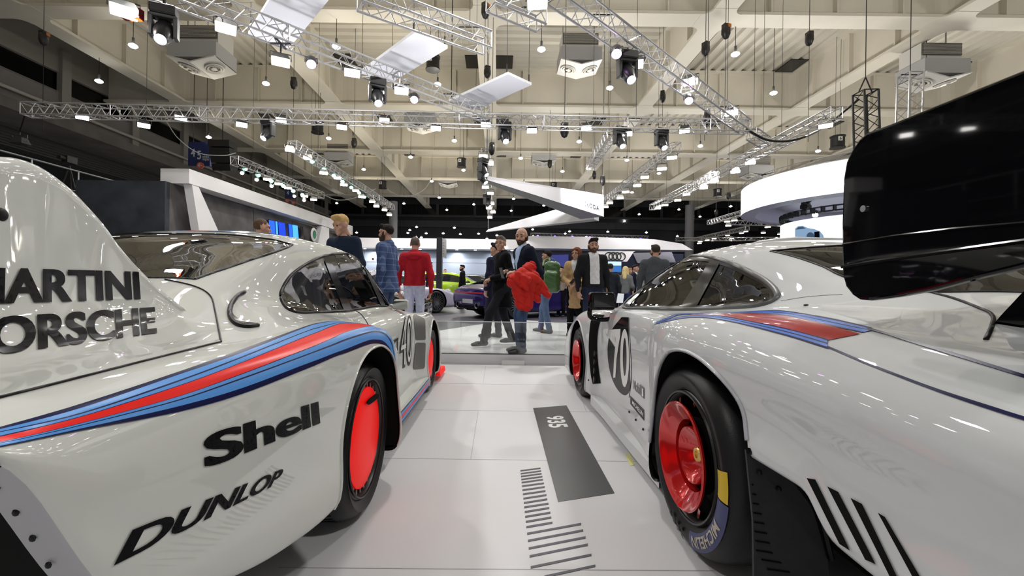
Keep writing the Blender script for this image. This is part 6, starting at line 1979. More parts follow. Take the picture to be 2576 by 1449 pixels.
NAVYC = (.006, .009, .020); BLACKC = (.004, .004, .005)
BROWN, DARKB, GREYH, BLONDE, AUB = (.09, .055, .035), (.015, .011, .010), (.16, .14, .12), (.48, .32, .13), (.16, .05, .022)

# the bald man with the red jacket
bald = person('bald bearded man in a navy jacket walking with a red coat on his arm', stand(1320, 5.95), hgt(576, 1298, 5.95) + .01, -1.15, fab(NAVYC), (.05, .085, .17),
    skin=SKIN, hair=DARKB, hair_style='none', beard=(.05, .03, .022), lf=(-.10, -.02), rf=(.10, -.10, .085), lh=(-.14, -.20, 1.14), lel=(-.27, .07, 1.12), rh=(.17, -.22, 1.12), rel=(.29, .07, 1.12),
    head=(-.75, .14), lean=(0, -.02), shirt=(.42, .55, .80), shoes=(.03, .03, .032), fat=1.05)
# phone in his hand
def phone(par_pos, rot, label):
    mb = MB(); mb.box((0, 0, 0), (.075, .010, .15)); o = mb.build('phone', mat('phone_black', (.01, .01, .012), .2), smooth=0, local=True)
    o.location = par_pos; o.rotation_euler = rot
    bv = o.modifiers.new('b', 'BEVEL'); bv.width = .004
    mb = MB(); mb.box((0, -.0055, 0), (.068, .001, .138)); mb.build('screen', mat('phone_screen', (.02, .02, .03), .08), o, smooth=0, local=True)
    return tag(o, label, 'phone')
phone(P(1263, 687, 5.80), (.3, 0, -1.0), 'black phone held up by the bald man with the red coat')
# red padded coat draped over the forearm
def puffer():
    c = lambda u, v, Y: np.array(P(u, v, Y))
    pr = [('c', c(1310, 690, 5.62), c(1335, 672, 5.70), .075, .085), ('c', c(1296, 705, 5.60), c(1340, 700, 5.62), .10, .10), ('c', c(1298, 710, 5.60), c(1312, 765, 5.62), .085, .085), ('c', c(1330, 705, 5.62), c(1325, 768, 5.66), .10, .085),
          ('c', c(1350, 705, 5.68), c(1378, 742, 5.72), .075, .050), ('c', c(1287, 700, 5.62), c(1284, 715, 5.62), .05, .05), ('c', c(1345, 720, 5.68), c(1352, 755, 5.70), .06, .05)]
    f0 = union(pr, .03)
    def f(X, Y, Z): return f0(X, Y, Z) + .016 * np.exp(-(np.sin(Z * 26 + X * 14) / .22) ** 2) + .010 * np.exp(-(np.sin(X * 22 - Z * 6) / .12) ** 2)
    V, F = sdf_mesh(f, *bounds(pr, .05), .012)
    o = MB().add(V.tolist(), F.tolist()).build('padded_coat', mat('red_padding', (.50, .016, .010), .6, spec=.2, noise=.1, nscale=12, bump=.3, bscale=25), smooth=180, fixn=False)
    tag(o, 'bright red padded coat draped over the bald man\'s forearm', 'coat')
    # quilted hood folded outward
    c2 = lambda u, v: np.array(P(u, v, 5.52))
    pr = [('c', c2(1302, 690), c2(1328, 705), .045, .055), ('c', c2(1300, 705), c2(1325, 725), .05, .04)]
    f1 = union(pr, .04)
    V, F = sdf_mesh(lambda X, Y, Z: f1(X, Y, Z) + .012 * np.exp(-(np.sin(X * 24 + Z * 8) / .16) ** 2) + .010 * np.exp(-(np.sin(Z * 24) / .16) ** 2), *bounds(pr, .04), .012)
    MB().add(V.tolist(), F.tolist()).build('hood', mat('red_padding'), o, smooth=180, fixn=False)
puffer()
person('grey-haired man in a long black coat striding left beside the bald man', stand(1262, 6.6), hgt(598, 1258, 6.6) + .02, -1.2, fab(BLACKC), (.018, .019, .024), hair=GREYH, hair_style='short', lf=(-.08, .22, .11), rf=(.09, -.34, .10),
    lh=(-.08, -.20, 1.04), lel=(-.27, .05, 1.14), rh=(.10, -.22, 1.06), rel=(.27, .05, 1.14), head=(-.80, .05), coat=.30, shoes=(.03, .03, .03), collar=BLACKC)
phone(P(1240, 702, 6.5), (1.0, 0, -.9), 'dark phone held low by the grey-haired man in black')
person('man in dark navy mostly hidden behind the grey-haired man in black', stand(1247, 7.5), hgt(612, 1249, 7.5), -2.2, fab((.012, .014, .035)), (.02, .02, .03), hair=DARKB, rf=(.1, -.1), coat=.25)
bp = person('man in black top and jeans turned away with a green backpack', stand(1376, 8.4), hgt(630, 1362, 8.4), -2.2, fab((.012, .012, .014)), (.10, .15, .26), hair=DARKB, hair_style='short', lf=(-.09, -.20), rf=(.1, .12), lh=(-.2, -.25, 1.1), rh=(.2, -.25, 1.1), shoes=(.09, .08, .06))
def backpack():
    c = P(1389, 697, 8.02); A_ = -.35
    def f(X, Y, Z):
        x, y = (X - c.x) * cos(A_) + (Y - c.y) * sin(A_), -(X - c.x) * sin(A_) + (Y - c.y) * cos(A_)
        z = Z - c.z
        def rb(x, y, z, h, r):
            q = [np.abs(a) - (b - r) for a, b in zip((x, y, z), h)]
            return np.sqrt(sum(np.maximum(a, 0) ** 2 for a in q)) + np.minimum(np.maximum(np.maximum(q[0], q[1]), q[2]), 0) - r
        k = 1 + .25 * np.clip(z, 0, .3)
        d = smin(rb(x * k, y * k, z, (.15, .10, .29), .075), rb(x, y + .07, z + .07, (.125, .075, .17), .05), .03)
        return d + .003 * np.sin(Z * 60 + X * 30) + .008 * np.exp(-(z - .13) ** 2 / .0002)
    V, F = sdf_mesh(f, (c.x - .3, c.y - .3, c.z - .38), (c.x + .3, c.y + .3, c.z + .38), .014)
    o = MB().add(V.tolist(), F.tolist()).build('backpack', mat('green_nylon', (.05, .115, .035), .34, noise=.15, nscale=12, bump=.25, bscale=30), smooth=180, fixn=False)
    tag(o, 'shiny dark green backpack on the back of the man in jeans', 'backpack')
    mb = MB(); mb.tube(spline2([P(1366, 668, 8.12), P(1370, 655, 8.2), P(1379, 651, 8.2), P(1386, 660, 8.08)], 10), .020, 6); mb.build('strap', mat('green_strap', (.13, .20, .08), .6), o)
    mb = MB(); mb.tube(spline2([P(1383, 657, 8.0), P(1389, 650, 7.98), P(1396, 657, 8.0)], 8), .010, 6); mb.build('grab_loop', mat('green_strap'), o)
backpack()
person('man in a red hooded jacket and pale trousers with his back turned', stand(1043, 7.3), hgt(597, 1044, 7.3), pi, fab((.36, .012, .022)), (.50, .53, .68), hair=(.12, .09, .075), hair_style='buzz', hood=True, fat=1.12, lh=(-.27, -.02, .80), rh=(.27, -.02, .80), lel=(-.285, .04, 1.10), rel=(.285, .04, 1.10))
PL = plaid_mat()
pm = person('dark-haired man in a blue plaid blazer seen in profile', stand(972, 6.3), hgt(566, 962, 6.3), -1.75, PL, (.06, .09, .17), hair=DARKB, hair_style='short', beard=(.07, .05, .04), fat=1.06, collar=(.07, .085, .15), coat=.12, lh=(-.2, -.1, .82), rh=(.25, -.02, .80), rel=(.28, .05, 1.10), head=(.1, .0))
mb = MB(); mb.box((.10, -.165, 1.27), (.05, .02, .03), M=Rz(.4)); mb.build('pocket_square', fab((.6, .06, .05)), pm, local=True, smooth=0)
person('blond man in a navy jacket looking down over the white car', stand(878, 5.75), hgt(552, 862, 5.75) + .03, -.45, fab((.012, .020, .040)), JEANS, hair=BLONDE, hair_style='quiff', head=(.15, .30), lean=(0, -.10), collar=(.020, .030, .055), fat=1.12)
person('brown-haired man whose head shows just above the roof of the white car', stand(655, 6.0), hgt(552, 655, 6.0), 2.4, fab((.02, .02, .03)), JEANS, hair=BROWN, hair_style='buzz', skin=SKIN)
person('bearded man in a black bomber jacket over a white shirt', stand(1490, 7.4), hgt(602, 1487, 7.4), .12, fab((.012, .013, .015)), (.018, .024, .050), hair=DARKB, hair_style='quiff', beard=(.085, .045, .028), shirt=(.66, .66, .68), shirt_w='open', fat=1.12, lh=(-.26, -.05, .84), rh=(.28, -.02, .80), head=(.12, .0), shoes=(.02, .02, .02))
wm = person('auburn-haired woman in a camel coat holding a phone', stand(1448, 7.95), hgt(624, 1444, 7.95), -.35, fab((.50, .33, .17)), BLACKC, hair=AUB, hair_style='long', coat=.36, shirt=(.7, .7, .7), fat=.90, lh=(-.06, -.22, 1.04), rh=(.05, -.24, 1.03), lel=(-.24, -.01, 1.12), rel=(.24, -.01, 1.12), head=(.35, .03))
mb = MB(); mb.tube([(.155 * cos(t), .118 * sin(t), 1.00) for t in np.linspace(0, 2 * pi, 24)], .016, 6, closed=True); mb.tube([(-.03, -.125, 1.0), (-.05, -.14, .86), (-.07, -.15, .76)], .015, 6); mb.build('belt', fab((.46, .30, .15)), wm, local=True)
phone(P(1441, 707, 7.68), (1.0, 0, .4), 'black phone in the hands of the woman in the camel coat')
person('man in a grey jacket seen from behind beyond the roof of the number 70 car', stand(1646, 7.6), hgt(617, 1642, 7.6), 2.75, fab((.06, .068, .075)), (.02, .02, .03), hair=(.035, .025, .02), hair_style='short', beard=(.05, .035, .03), head=(-.3, 0), fat=1.08)
far = dict(res=.028)
person('bearded man in a black coat standing between the lime and purple cars', stand(1163, 15.9), hgt(667, 1163, 15.9), -1.3, fab(BLACKC), BLACKC, hair=DARKB, beard=DARKB, coat=.25, **far)
person('man in a dark blue suit standing before the lavender car', stand(1081, 16.2), hgt(660, 1080, 16.2), 1.4, fab((.012, .012, .05)), (.012, .012, .05), hair=DARKB, coat=.1, **far)
person('fair-skinned man just visible over the roof of the lime car', stand(1119, 25.5), hgt(678, 1119, 25.5), .3, fab((.25, .25, .27)), BLACKC, hair=BROWN, **far)
person('man in glasses and a pale jacket behind the green backpack', stand(1412, 12.6), hgt(671, 1413, 12.6), -.6, fab((.25, .2, .17)), BLACKC, hair=DARKB, **far)
person('man in a black coat with his back turned behind the bomber jacket', stand(1535, 9.6), hgt(664, 1534, 9.6), pi - .3, fab((.015, .017, .025)), BLACKC, hair=DARKB, coat=.2, **far)
person('long-haired blonde woman in a grey blazer', stand(1573, 10.8), hgt(671, 1571, 10.8), 2.6, fab((.13, .135, .14)), (.02, .03, .09), hair=(.62, .50, .24), hair_style='long', fat=.9, lh=(-.2, -.2, 1.05), rh=(.2, -.25, 1.1), **far)
person('man in a dark navy suit facing right in the far group', stand(1597, 12.6), hgt(667, 1596, 12.6), .9, fab((.014, .016, .035)), BLACKC, hair=DARKB, shirt=(.7, .7, .7), **far)
person('dark-bearded man facing left in the far group', stand(1610, 13.5), hgt(671, 1609, 13.5), -.9, fab((.02, .022, .03)), BLACKC, hair=BROWN, beard=DARKB, **far)
person('man in a light grey jacket at the right of the far group', stand(1619, 11.8), hgt(666, 1618, 11.8), -1.2, fab((.22, .23, .23)), BLACKC, hair=BROWN, **far)
person('strawberry-blond person behind the blonde woman', stand(1584, 13.2), hgt(675, 1584, 13.2), .2, fab((.03, .03, .05)), BLACKC, hair=(.45, .24, .10), **far)
person('dark-haired woman half hidden left of the blonde woman', stand(1557, 11.6), hgt(686, 1557, 11.6), -.8, fab(BLACKC), BLACKC, hair=DARKB, hair_style='long', fat=.9, **far)
# ================================================================ rig under the roof
ALU = mat('truss_aluminium', (.62, .62, .63), .35, metal=.75)
BLKT = mat('truss_black', (.012, .012, .012), .5)
HOUS = mat('lamp_housing', (.05, .05, .05), .4)
HOUSP = mat('lamp_housing_pale', (.50, .48, .44), .45)
LENS = emit_mat('lamp_white', (1.0, .98, .94), 26.0)
LENSW = emit_mat('lamp_warm', (1.0, .93, .80), 18.0)
LENSG = emit_mat('lamp_green', (.25, 1.0, .62), 7.0)
LENSP = emit_mat('lamp_purple', (.80, .35, 1.0), 14.0)
LENSR = emit_mat('lamp_red', (1.0, .10, .02), 5.0)
LENSV = emit_mat('lamp_violet', (.22, .12, 1.0), 6.0)
LENSB = emit_mat('lamp_cool', (.80, .88, 1.0), 22.0)
CABLE = mat('black_cable', (.01, .01, .01), .6)
CABLEG = mat('grey_cable', (.35, .35, .33), .6)
ONES = ['first', 'second', 'third', 'fourth', 'fifth', 'sixth', 'seventh', 'eighth', 'ninth', 'tenth', 'eleventh', 'twelfth', 'thirteenth', 'fourteenth', 'fifteenth', 'sixteenth', 'seventeenth', 'eighteenth', 'nineteenth',
        'twentieth', 'twenty-first', 'twenty-second', 'twenty-third', 'twenty-fourth', 'twenty-fifth', 'twenty-sixth', 'twenty-seventh', 'twenty-eighth', 'twenty-ninth', 'thirtieth', 'thirty-first', 'thirty-second', 'thirty-third', 'thirty-fourth']
TRUSSES = []
def truss(a, b, s, label, m=None, group='lighting trusses', r=.022, pitch=None):
    a, b = Vector(a), Vector(b); m = m or ALU
    L = (b - a).length; d = (b - a).normalized()
    up = Vector((0, 0, 1)) if abs(d.z) < .9 else Vector((0, 1, 0))
    sd = d.cross(up).normalized(); u = sd.cross(d)
    cs = [(-1, -1), (1, -1), (1, 1), (-1, 1)]
    mb = MB()
    q = lambda t, c: a + d * t + sd * (c[0] * s / 2) + u * (c[1] * s / 2)
    for c in cs: mb.cyl(q(0, c), q(L, c), r, n=6)
    o = mb.build('lighting_truss', m, smooth=50); tag(o, label, 'lighting truss', group)
    n = max(2, int(L / (pitch or s * .66))); st = L / n
    mb = MB()
    for f in range(4):
        c0, c1 = cs[f], cs[(f + 1) % 4]
        for k in range(n):
            x0, x1 = (c0, c1) if k % 2 else (c1, c0)
            mb.cyl(q(k * st, x0), q((k + 1) * st, x1), r * .45, n=4, caps=False)
        for t in (0, L): mb.cyl(q(t, c0), q(t, c1), r * .6, n=4, caps=False)
    for t in np.arange(2.5, L - .5, 2.5):
        for f in range(4): mb.cyl(q(t, cs[f]), q(t, cs[(f + 1) % 4]), r * .8, n=5, caps=False)
    mb.build('lacing', m, o, smooth=0)
    TRUSSES.append((o, a, b, s))
    return o
ZT, ZU = 5.9, 6.2
TRS = []
def TR(u0, v0, u1, v1, z, s, label, **k):
    A, B = PZ(u0, v0, z), PZ(u1, v1, z)
    TRS.append((A, B, s))
    truss(A, B, s, label, **k)
def under(u, v, i):
    "place of a lamp seen at (u, v) that hangs below truss i, and the height of the truss above it"
    A, B, s = TRS[i]
    lo, hi = 0.0, 1.0
    ua, ub = px(A)[0], px(B)[0]
    if abs(ub - ua) > 60:
        for _ in range(40):
            m = (lo + hi) / 2; q = px(A + (B - A) * m)[0]
            if (q < u) == (ub > ua): lo = m
            else: hi = m
    else:
        for _ in range(40):
            m = (lo + hi) / 2; q = px(A + (B - A) * m - Vector((0, 0, s / 2 + .2)))[1]
            if (q < v) == (px(B)[1] > px(A)[1]): lo = m
            else: hi = m
    c = A + (B - A) * lo
    p = P(u, v, c.y)
    return p, c.z - s / 2 - p.z
TR(66, 277, 1878, 320, ZT, .33, 'long front lighting truss crossing the picture above the walking men')
TR(300, -72, 1222, 288, ZT, .33, 'diagonal truss at upper left behind the white hanging panels')
TR(1395, -28, 1874, 318, ZT, .33, 'diagonal truss at upper right running down to the front truss')
TR(905, -10, 1226, 108, ZT + .02, .33, 'short diagonal truss at top centre ending at a hoist hook')
TR(1235, -4, 1362, 50, ZT + .02, .30, 'stub of truss at the very top beside the bright floodlight')
TR(590, 403, 808, 492, ZU, .36, 'left truss hung with green spots over the white portal beam')
TR(735, 365, 986, 522, ZU, .34, 'long receding truss with green spots left of centre')
TR(1222, 385, 1234, 545, ZU, .34, 'truss seen end-on above the tip of the V-shaped sign')
TR(1702, 369, 1512, 512, ZU, .34, 'receding truss right of the V-shaped sign')
TR(2105, 283, 1640, 522, ZU, .34, 'long receding truss passing left of the round screens')
TR(1540, 335, 1484, 418, ZU + .5, .34, 'short receding truss under the front truss right of centre')
TR(1905, 525, 1784, 560, ZU + .3, .34, 'short bright truss left of the lower round screen')
TR(1838, 560, 2005, 564, ZU, .34, 'crosswise truss running behind the lower round screen')
TR(1880, 574, 1735, 605, ZU, .34, 'low receding truss above the roof of the right car')
TR(1890, 336, 1925, 358, ZT, .30, 'small truss stub right of the front truss end')
TR(1700, 602, 1990, 601, 6.0, .34, 'lowest crosswise truss just above the right car roof')
TR(1335, 590, 1630, 597, 6.95, .34, 'dark truss of violet spotlights above the far stand', m=None)
a, b = P(2177, 232, 13.0), P(2182, 345, 13.0)
truss((b.x, 13, b.z - .6), (a.x, 13, a.z), .42, 'black upright truss piece behind the black wing plate', m=BLKT, r=.03)
b2 = P(2290, 188, 14.5); mb = MB(); mb.cyl((b2.x, 14.5, b2.z - .02), (b2.x, 14.5, HD + .15), .012, n=5); mb.bar((b2.x - .3, 14.5, b2.z), (b2.x + .3, 14.5, b2.z), .03); tag(mb.build('suspension_wire', CABLE, smooth=0), 'thin wire above the silver upright truss piece', 'wire')
mb = MB()
for s_ in (-.2, .2): mb.cyl((a.x + s_, 13, a.z), (a.x, 13, a.z + .45), .018, n=6)
mb.cyl((a.x, 13, a.z + .4), (a.x, 13, HD + .18), .012, n=5); o = mb.build('hanging_bridle', BLKT); tag(o, 'wire bridle holding the black upright truss piece', 'wire')
a, b = P(2290, 188, 14.5), P(2286, 300, 14.5)
truss((b.x, 14.5, b.z - .6), (a.x, 14.5, a.z), .45, 'silver upright truss piece behind the top of the black wing plate', r=.028)

SHORT = ['long front truss', 'upper left diagonal truss', 'upper right diagonal truss', 'short top centre truss', 'truss stub at the very top', 'left green-spot truss', 'long receding left truss', 'end-on centre truss', 'truss right of the V-shaped sign', 'long truss left of the round screens', 'short receding truss right of centre', 'short bright truss by the lower screen', 'crosswise truss behind the lower screen', 'low receding truss over the right car', 'truss stub right of the front truss', 'lowest crosswise truss over the right car', 'dark violet-spot truss']
for (o_, a_, b_, s_), nm_ in zip(TRUSSES, SHORT):
    for t_, e_ in ((.16, 'one'), (.84, 'other')):
        c_ = a_ + (b_ - a_) * t_
        mb = MB(); mb.cyl((c_.x, c_.y, c_.z + s_ / 2 + .01), (c_.x, c_.y, HD + .15), .007, n=4)
        mb.bar((c_.x - .22, c_.y, c_.z + s_ / 2 + .02), (c_.x + .22, c_.y, c_.z + s_ / 2 + .02), .02)
        tag(mb.build('suspension_wire', CABLE, smooth=0), 'thin steel wire holding the %s end of the %s' % ({'one': 'first', 'other': 'far'}[e_], nm_), 'wire', 'truss suspension wires')
# ---- lamps
def aim(o, d):
    o.rotation_euler = Vector(d).to_track_quat('-Z', 'Y').to_euler()
CAMP = Vector((0, 0, CAMH))
PROTO = {}
def place(R0, p, tilt, up, back):
    "turns the lamp's own parts to their aim; the hanger goes straight up to the truss"
    R0.location = p
    d = Vector((0, 0, -1)) * (1 - tilt) + (CAMP - Vector(p)).normalized() * tilt
    e = d.to_track_quat('-Z', 'Y').to_euler()
    for ch in R0.children:
        if not ch.name.startswith('hanger'): ch.rotation_euler = e
    q = -d.normalized() * back
    if up > q.z + .02:
        mb = MB(); mb.cyl(q, (0, 0, up - .02), .016, n=6); mb.bar((-.2, 0, up - .015), (.2, 0, up - .015), .03); mb.bar((0, -.2, up - .015), (0, .2, up - .015), .03); mb.build('hanger', HOUS, R0, local=True, smooth=0)
def copy_lamp(o):
    c = o.copy(); COL.objects.link(c)
    for ch in o.children:
        if not ch.name.startswith('hanger'): copy_tree(ch, c)
    return c
def flood(p, label, size=.30, lens=None, tilt=.32, group='floodlights', pale=False, up=0):
    key = ('f', size, lens.name if lens else '', pale)
    if key not in PROTO:
        R = empty('floodlight')
        w, h = size, size * .72
        mb = MB(); vs = [(-w / 2, -h / 2, 0), (w / 2, -h / 2, 0), (w / 2, h / 2, 0), (-w / 2, h / 2, 0), (-w * .35, -h * .3, h * .62), (w * .35, -h * .3, h * .62), (w * .35, h * .3, h * .62), (-w * .35, h * .3, h * .62)]
        mb.add(vs, [(4, 5, 6, 7), (0, 1, 5, 4), (1, 2, 6, 5), (2, 3, 7, 6), (3, 0, 4, 7)])
        for k in range(5): mb.box((0, 0, h * .25 + k * h * .08), (w * .9 - k * w * .08, h * .8 - k * h * .07, .008))
        mb.build('housing', HOUSP if pale else HOUS, R, local=True, smooth=0)
        mb = MB(); mb.box((0, 0, -.004), (w * .92, h * .88, .008)); mb.build('lamp_face', lens or LENS, R, local=True, smooth=0)
        mb = MB(); mb.tube([(-w * .55, 0, h * .2), (-w * .55, 0, h * .9), (w * .55, 0, h * .9), (w * .55, 0, h * .2)], .012, 5); mb.cyl((0, 0, h * .9), (0, 0, h * 1.2), .015, n=6); mb.build('bracket', HOUS, R, local=True, smooth=0)
        PROTO[key] = R; R0 = R
    else:
        R0 = copy_lamp(PROTO[key])
    place(R0, p, tilt, up, size * .8)
    tag(R0, label, 'floodlight', group)
    return R0
def par(p, label, lens, size=.16, tilt=.6, group='coloured spotlights', up=0):
    key = ('p', lens.name, size)
    if key not in PROTO:
        R = empty('spotlight'); r = size / 2
        mb = MB(); mb.lathe([(r, 0), (r * 1.08, .02), (r * 1.05, size * .9), (r * .6, size * 1.35), (.001, size * 1.4)], (0, 0, 0), (0, 0, 1), n=16); mb.build('can', HOUS, R, local=True, smooth=50)
        mb = MB(); mb.cyl((0, 0, .004), (0, 0, -.002), r * .93, n=16); mb.build('lens', lens, R, local=True, smooth=0)
        mb = MB(); mb.tube([(-r * 1.2, 0, size * .4), (-r * 1.2, 0, size * 1.5), (r * 1.2, 0, size * 1.5), (r * 1.2, 0, size * .4)], .01, 5); mb.build('bracket', HOUS, R, local=True, smooth=0)
        PROTO[key] = R; R0 = R
    else: R0 = copy_lamp(PROTO[key])
    place(R0, p, tilt, up, size * 1.4)
    return tag(R0, label, 'spotlight', group)
def moving(p, label, yaw=0, tilt=.35, k=1.0, up=0):
    key = ('m', k)
    if key not in PROTO:
        R = empty('moving_head_light')
        mb = MB(); mb.box((0, 0, 0), (.36 * k, .28 * k, .16 * k)); ob = mb.build('base', BLKT, R, local=True, smooth=0); ob.modifiers.new('b', 'BEVEL').width = .02
        mb = MB()
        for s_ in (-1, 1): mb.box((s_ * .17 * k, 0, -.26 * k), (.06 * k, .16 * k, .36 * k), taper=1.1)
        mb.box((0, 0, -.10 * k), (.38 * k, .2 * k, .05 * k)); ob = mb.build('yoke', HOUS, R, local=True, smooth=0); ob.modifiers.new('b', 'BEVEL').width = .012
        mb = MB(); mb.lathe([(.001, .24 * k), (.11 * k, .22 * k), (.145 * k, .10 * k), (.145 * k, -.05 * k), (.10 * k, -.26 * k), (.088 * k, -.28 * k), (.085 * k, -.27 * k)], (0, 0, 0), (0, 0, 1), n=20)
        hd_ = mb.build('head', mat('fixture_black', (.02, .021, .024), .3), R, local=True, smooth=50); hd_.location = (0, 0, -.34 * k); hd_.rotation_euler = (-tilt - .35, 0, 0)
        mb = MB(); mb.cyl((0, 0, -.262 * k), (0, 0, -.266 * k), .080 * k, n=18); mb.build('lens', LENSB, hd_, local=True, smooth=0)
        PROTO[key] = R; R0 = R
    else: R0 = copy_lamp(PROTO[key])
    R0.location = p; R0.rotation_euler = (0, 0, yaw)
    if up > .06 * k: mb = MB(); mb.cyl((0, 0, .05), (0, 0, up + .03), .025, n=6); mb.build('hanger', BLKT, R0, local=True, smooth=0)
    return tag(R0, label, 'moving light', 'moving head lights')
zl = 5.62
def lst(pts, fmt, fn, z=zl, on=None, **k):
    for i, (u, v) in enumerate(pts):
        if on is None: fn(PZ(u, v, z), fmt % ONES[i], **k)
        else:
            p, up = under(u, v, on)
            fn(p, fmt % ONES[i], up=up, **k)
lst([(568, 72), (706, 156), (886, 184), (1010, 229)], 'bright floodlight on the upper left diagonal truss, %s from the top', flood, on=1, size=.34)
lst([(207, 295), (362, 316), (455, 297), (608, 314), (707, 302), (860, 320), (967, 303), (1096, 323), (1222, 314), (1338, 329), (1475, 322), (1578, 337), (1722, 329)], 'floodlight on the long front truss, %s from its left end', flood, size=.30, on=0)
lst([(1352, 8), (1597, 163), (1737, 206), (1840, 284)], 'bright floodlight near the upper right diagonal truss, %s from the top', flood, on=2, size=.34)
for (u, v), lb in zip([(413, 30), (950, 208), (1172, 0)][:2], ['moving head light with a white beam at the top left', 'moving head light below the middle hanging panel']): moving(under(u, v, 1)[0], lb, .4, up=under(u, v, 1)[1])
for (u, v), lb in zip([(675, 306), (1270, 315), (1560, 327), (1664, 331), (1578, 142)], ['moving head light left of centre on the front truss', 'moving head light just right of centre on the front truss', 'moving head light on the front truss beside a small floodlight', 'rightmost moving head light on the front truss', 'moving head light on the upper right diagonal truss']): moving(under(u, v, 2 if v < 200 else 0)[0], lb, -.3 if u < 1000 else .2, up=under(u, v, 2 if v < 200 else 0)[1])
lst([(783, 162), (1042, 251)], 'purple spotlight on the upper left diagonal truss, %s from the top', par, on=1, lens=LENSP, size=.20)
lst([(1551, 136), (1733, 254)], 'purple spotlight on the upper right diagonal truss, %s from the top', par, on=2, lens=LENSP, size=.20)
# the red strobe at the very top
R = flood(under(312, 30, 1)[0], 'red and amber strobe floodlight at the top left corner', size=.36, lens=LENS, group='strobes')
mb = MB(); mb.box((0, .16, .06), (.30, .10, .16)); mb.build('strobe_box', mat('strobe_red_dark', (.15, .01, .01), .4), R, local=True)
mb = MB(); mb.box((.04, .16, -.025), (.18, .085, .01)); mb.build('strobe_face', LENSR, R, local=True)
# receding trusses
def zA(x, y): return (700 + x / 6.3, 330 + y / 6.3)
def zB(x, y): return (560 + x / 9.54, 370 + y / 9.54)
def zC(x, y): return (1650 + x / 5.367, 480 + y / 5.367)
lst([zA(*p) for p in [(185, 300), (465, 428), (720, 665), (940, 742), (1040, 850), (1230, 943), (1320, 1040), (1490, 1120), (1555, 1190), (1685, 1250), (1760, 1328)]], 'white floodlight under the long receding left truss, %s from its near end', flood, on=6, size=.34, lens=LENSW, tilt=.25, pale=True)
lst([zA(*p) for p in [(538, 480), (725, 605), (880, 705), (1018, 800), (1158, 893), (1282, 980), (1365, 1045)]], 'green spotlight under the long receding left truss, %s from its near end', par, on=6, lens=LENSG, size=.20)
lst([zB(*p) for p in [(1075, 775), (1345, 885), (1570, 985), (1965, 1180), (2185, 1265)]], 'white floodlight under the left green-spot truss, %s from its near end', flood, on=5, size=.36, lens=LENSW, tilt=.2, pale=True)
lst([zB(*p) for p in [(537, 520), (852, 672), (1165, 812), (1458, 935), (1695, 1055), (1915, 1150)]], 'green spotlight under the left green-spot truss, %s from its near end', par, on=5, lens=LENSG, size=.22)
lst([zB(*p) for p in [(467, 625), (818, 785), (1175, 940), (1722, 1180), (1955, 1280)]], 'small white spotlight below the left green-spot truss, %s from its near end', par, on=5, lens=LENS, size=.17)
lst([(1690, 397), (1665, 425), (1622, 446), (1603, 467), (1574, 483), (1560, 498), (1534, 511), (1523, 521)], 'white floodlight under the truss right of the sign, %s from its near end', flood, on=8, size=.36, lens=LENSW, tilt=.2, pale=True)
lst([(2077, 317), (1888, 410), (1850, 432), (1797, 456), (1770, 473), (1727, 489), (1705, 504), (1673, 516), (1655, 524)], 'white floodlight under the truss left of the round screens, %s from its near end', flood, on=9, size=.36, lens=LENSW, tilt=.2, pale=True)
def zD(x, y): return (1150 + x / 5.175, 340 + y / 5.175)
lst([zD(*p) for p in [(340, 278), (418, 368), (368, 678), (433, 758), (447, 893), (412, 950), (467, 1003), (425, 1072)]], 'white floodlight on the end-on centre truss, %s from the top', flood, on=7, size=.34, lens=LENSW, tilt=.3, pale=True)
for p, lb, k_ in [((338, 330), 'dark moving head light high on the end-on centre truss', 1.1), ((330, 440), 'dark moving head light just above the tip of the V-shaped sign', 1.1), ((390, 790), 'dark moving head light halfway down the end-on centre truss', 1.1)]: moving(under(*zD(*p), 7)[0], lb, .9, k=k_, up=under(*zD(*p), 7)[1])
lst([zC(*p) for p in [(410, 55), (305, 132), (120, 193), (80, 238)]][:0], '', flood)
lst([zC(*p) for p in [(1355, 292), (1260, 347), (1060, 402), (963, 416)]], 'white floodlight under the short bright truss by the lower screen, %s from the right', flood, on=11, size=.42, lens=LENSW, tilt=.15, pale=True)
FARF = [zC(*p) for p in [(1745, 418), (1510, 490), (1672, 586), (1450, 568), (1215, 550), (1155, 572), (978, 472), (967, 604), (1025, 646), (785, 645), (692, 666), (598, 687), (586, 711)]]
FARF.sort(key=lambda p: -p[0])
for i, (u, v) in enumerate(FARF):
    p, up = under(u, v, 12 if v < 578 else 15)
    flood(p, 'small far floodlight over the number 70 car, %s from the right' % ONES[i], size=.42, lens=LENSW, tilt=.15, pale=True, up=up)
R = par(PZ(*zC(2150, 326), 5.0), 'white spotlight under the ring truss of the lower round screen', LENSW, .3)
# ring truss with a moving head above the lower drum
mb = MB()
for zr, rr in ((5.0, 4.2), (5.25, 4.2), (5.0, 3.95), (5.25, 3.95)):
    mb.tube([(cx2 + rr * cos(t), cy2 + rr * sin(t), zr) for t in np.linspace(0, 2 * pi, 61)[:-1]], .02, 5, closed=True)
for t in np.linspace(0, 2 * pi, 49)[:-1]:
    c_, s_ = cos(t), sin(t)
    mb.box((cx2 + 4.07 * c_, cy2 + 4.07 * s_, 5.12), (.06, .30, .30), M=Rz(t + pi / 2))
o = mb.build('ring_truss', BLKT); tag(o, 'black ring truss on top of the lower round screen', 'ring truss')
moving(P(2027, 521, 23.3), 'black moving head light standing above the ring truss', .5, k=1.3).rotation_euler = (pi, 0, .5)
mb = MB()
for zr in (6.98, 7.25):
    mb.tube([(cx + 6.4 * cos(t), cy + 6.4 * sin(t), zr + .02) for t in np.linspace(0, 2 * pi, 81)[:-1]], .022, 5, closed=True)
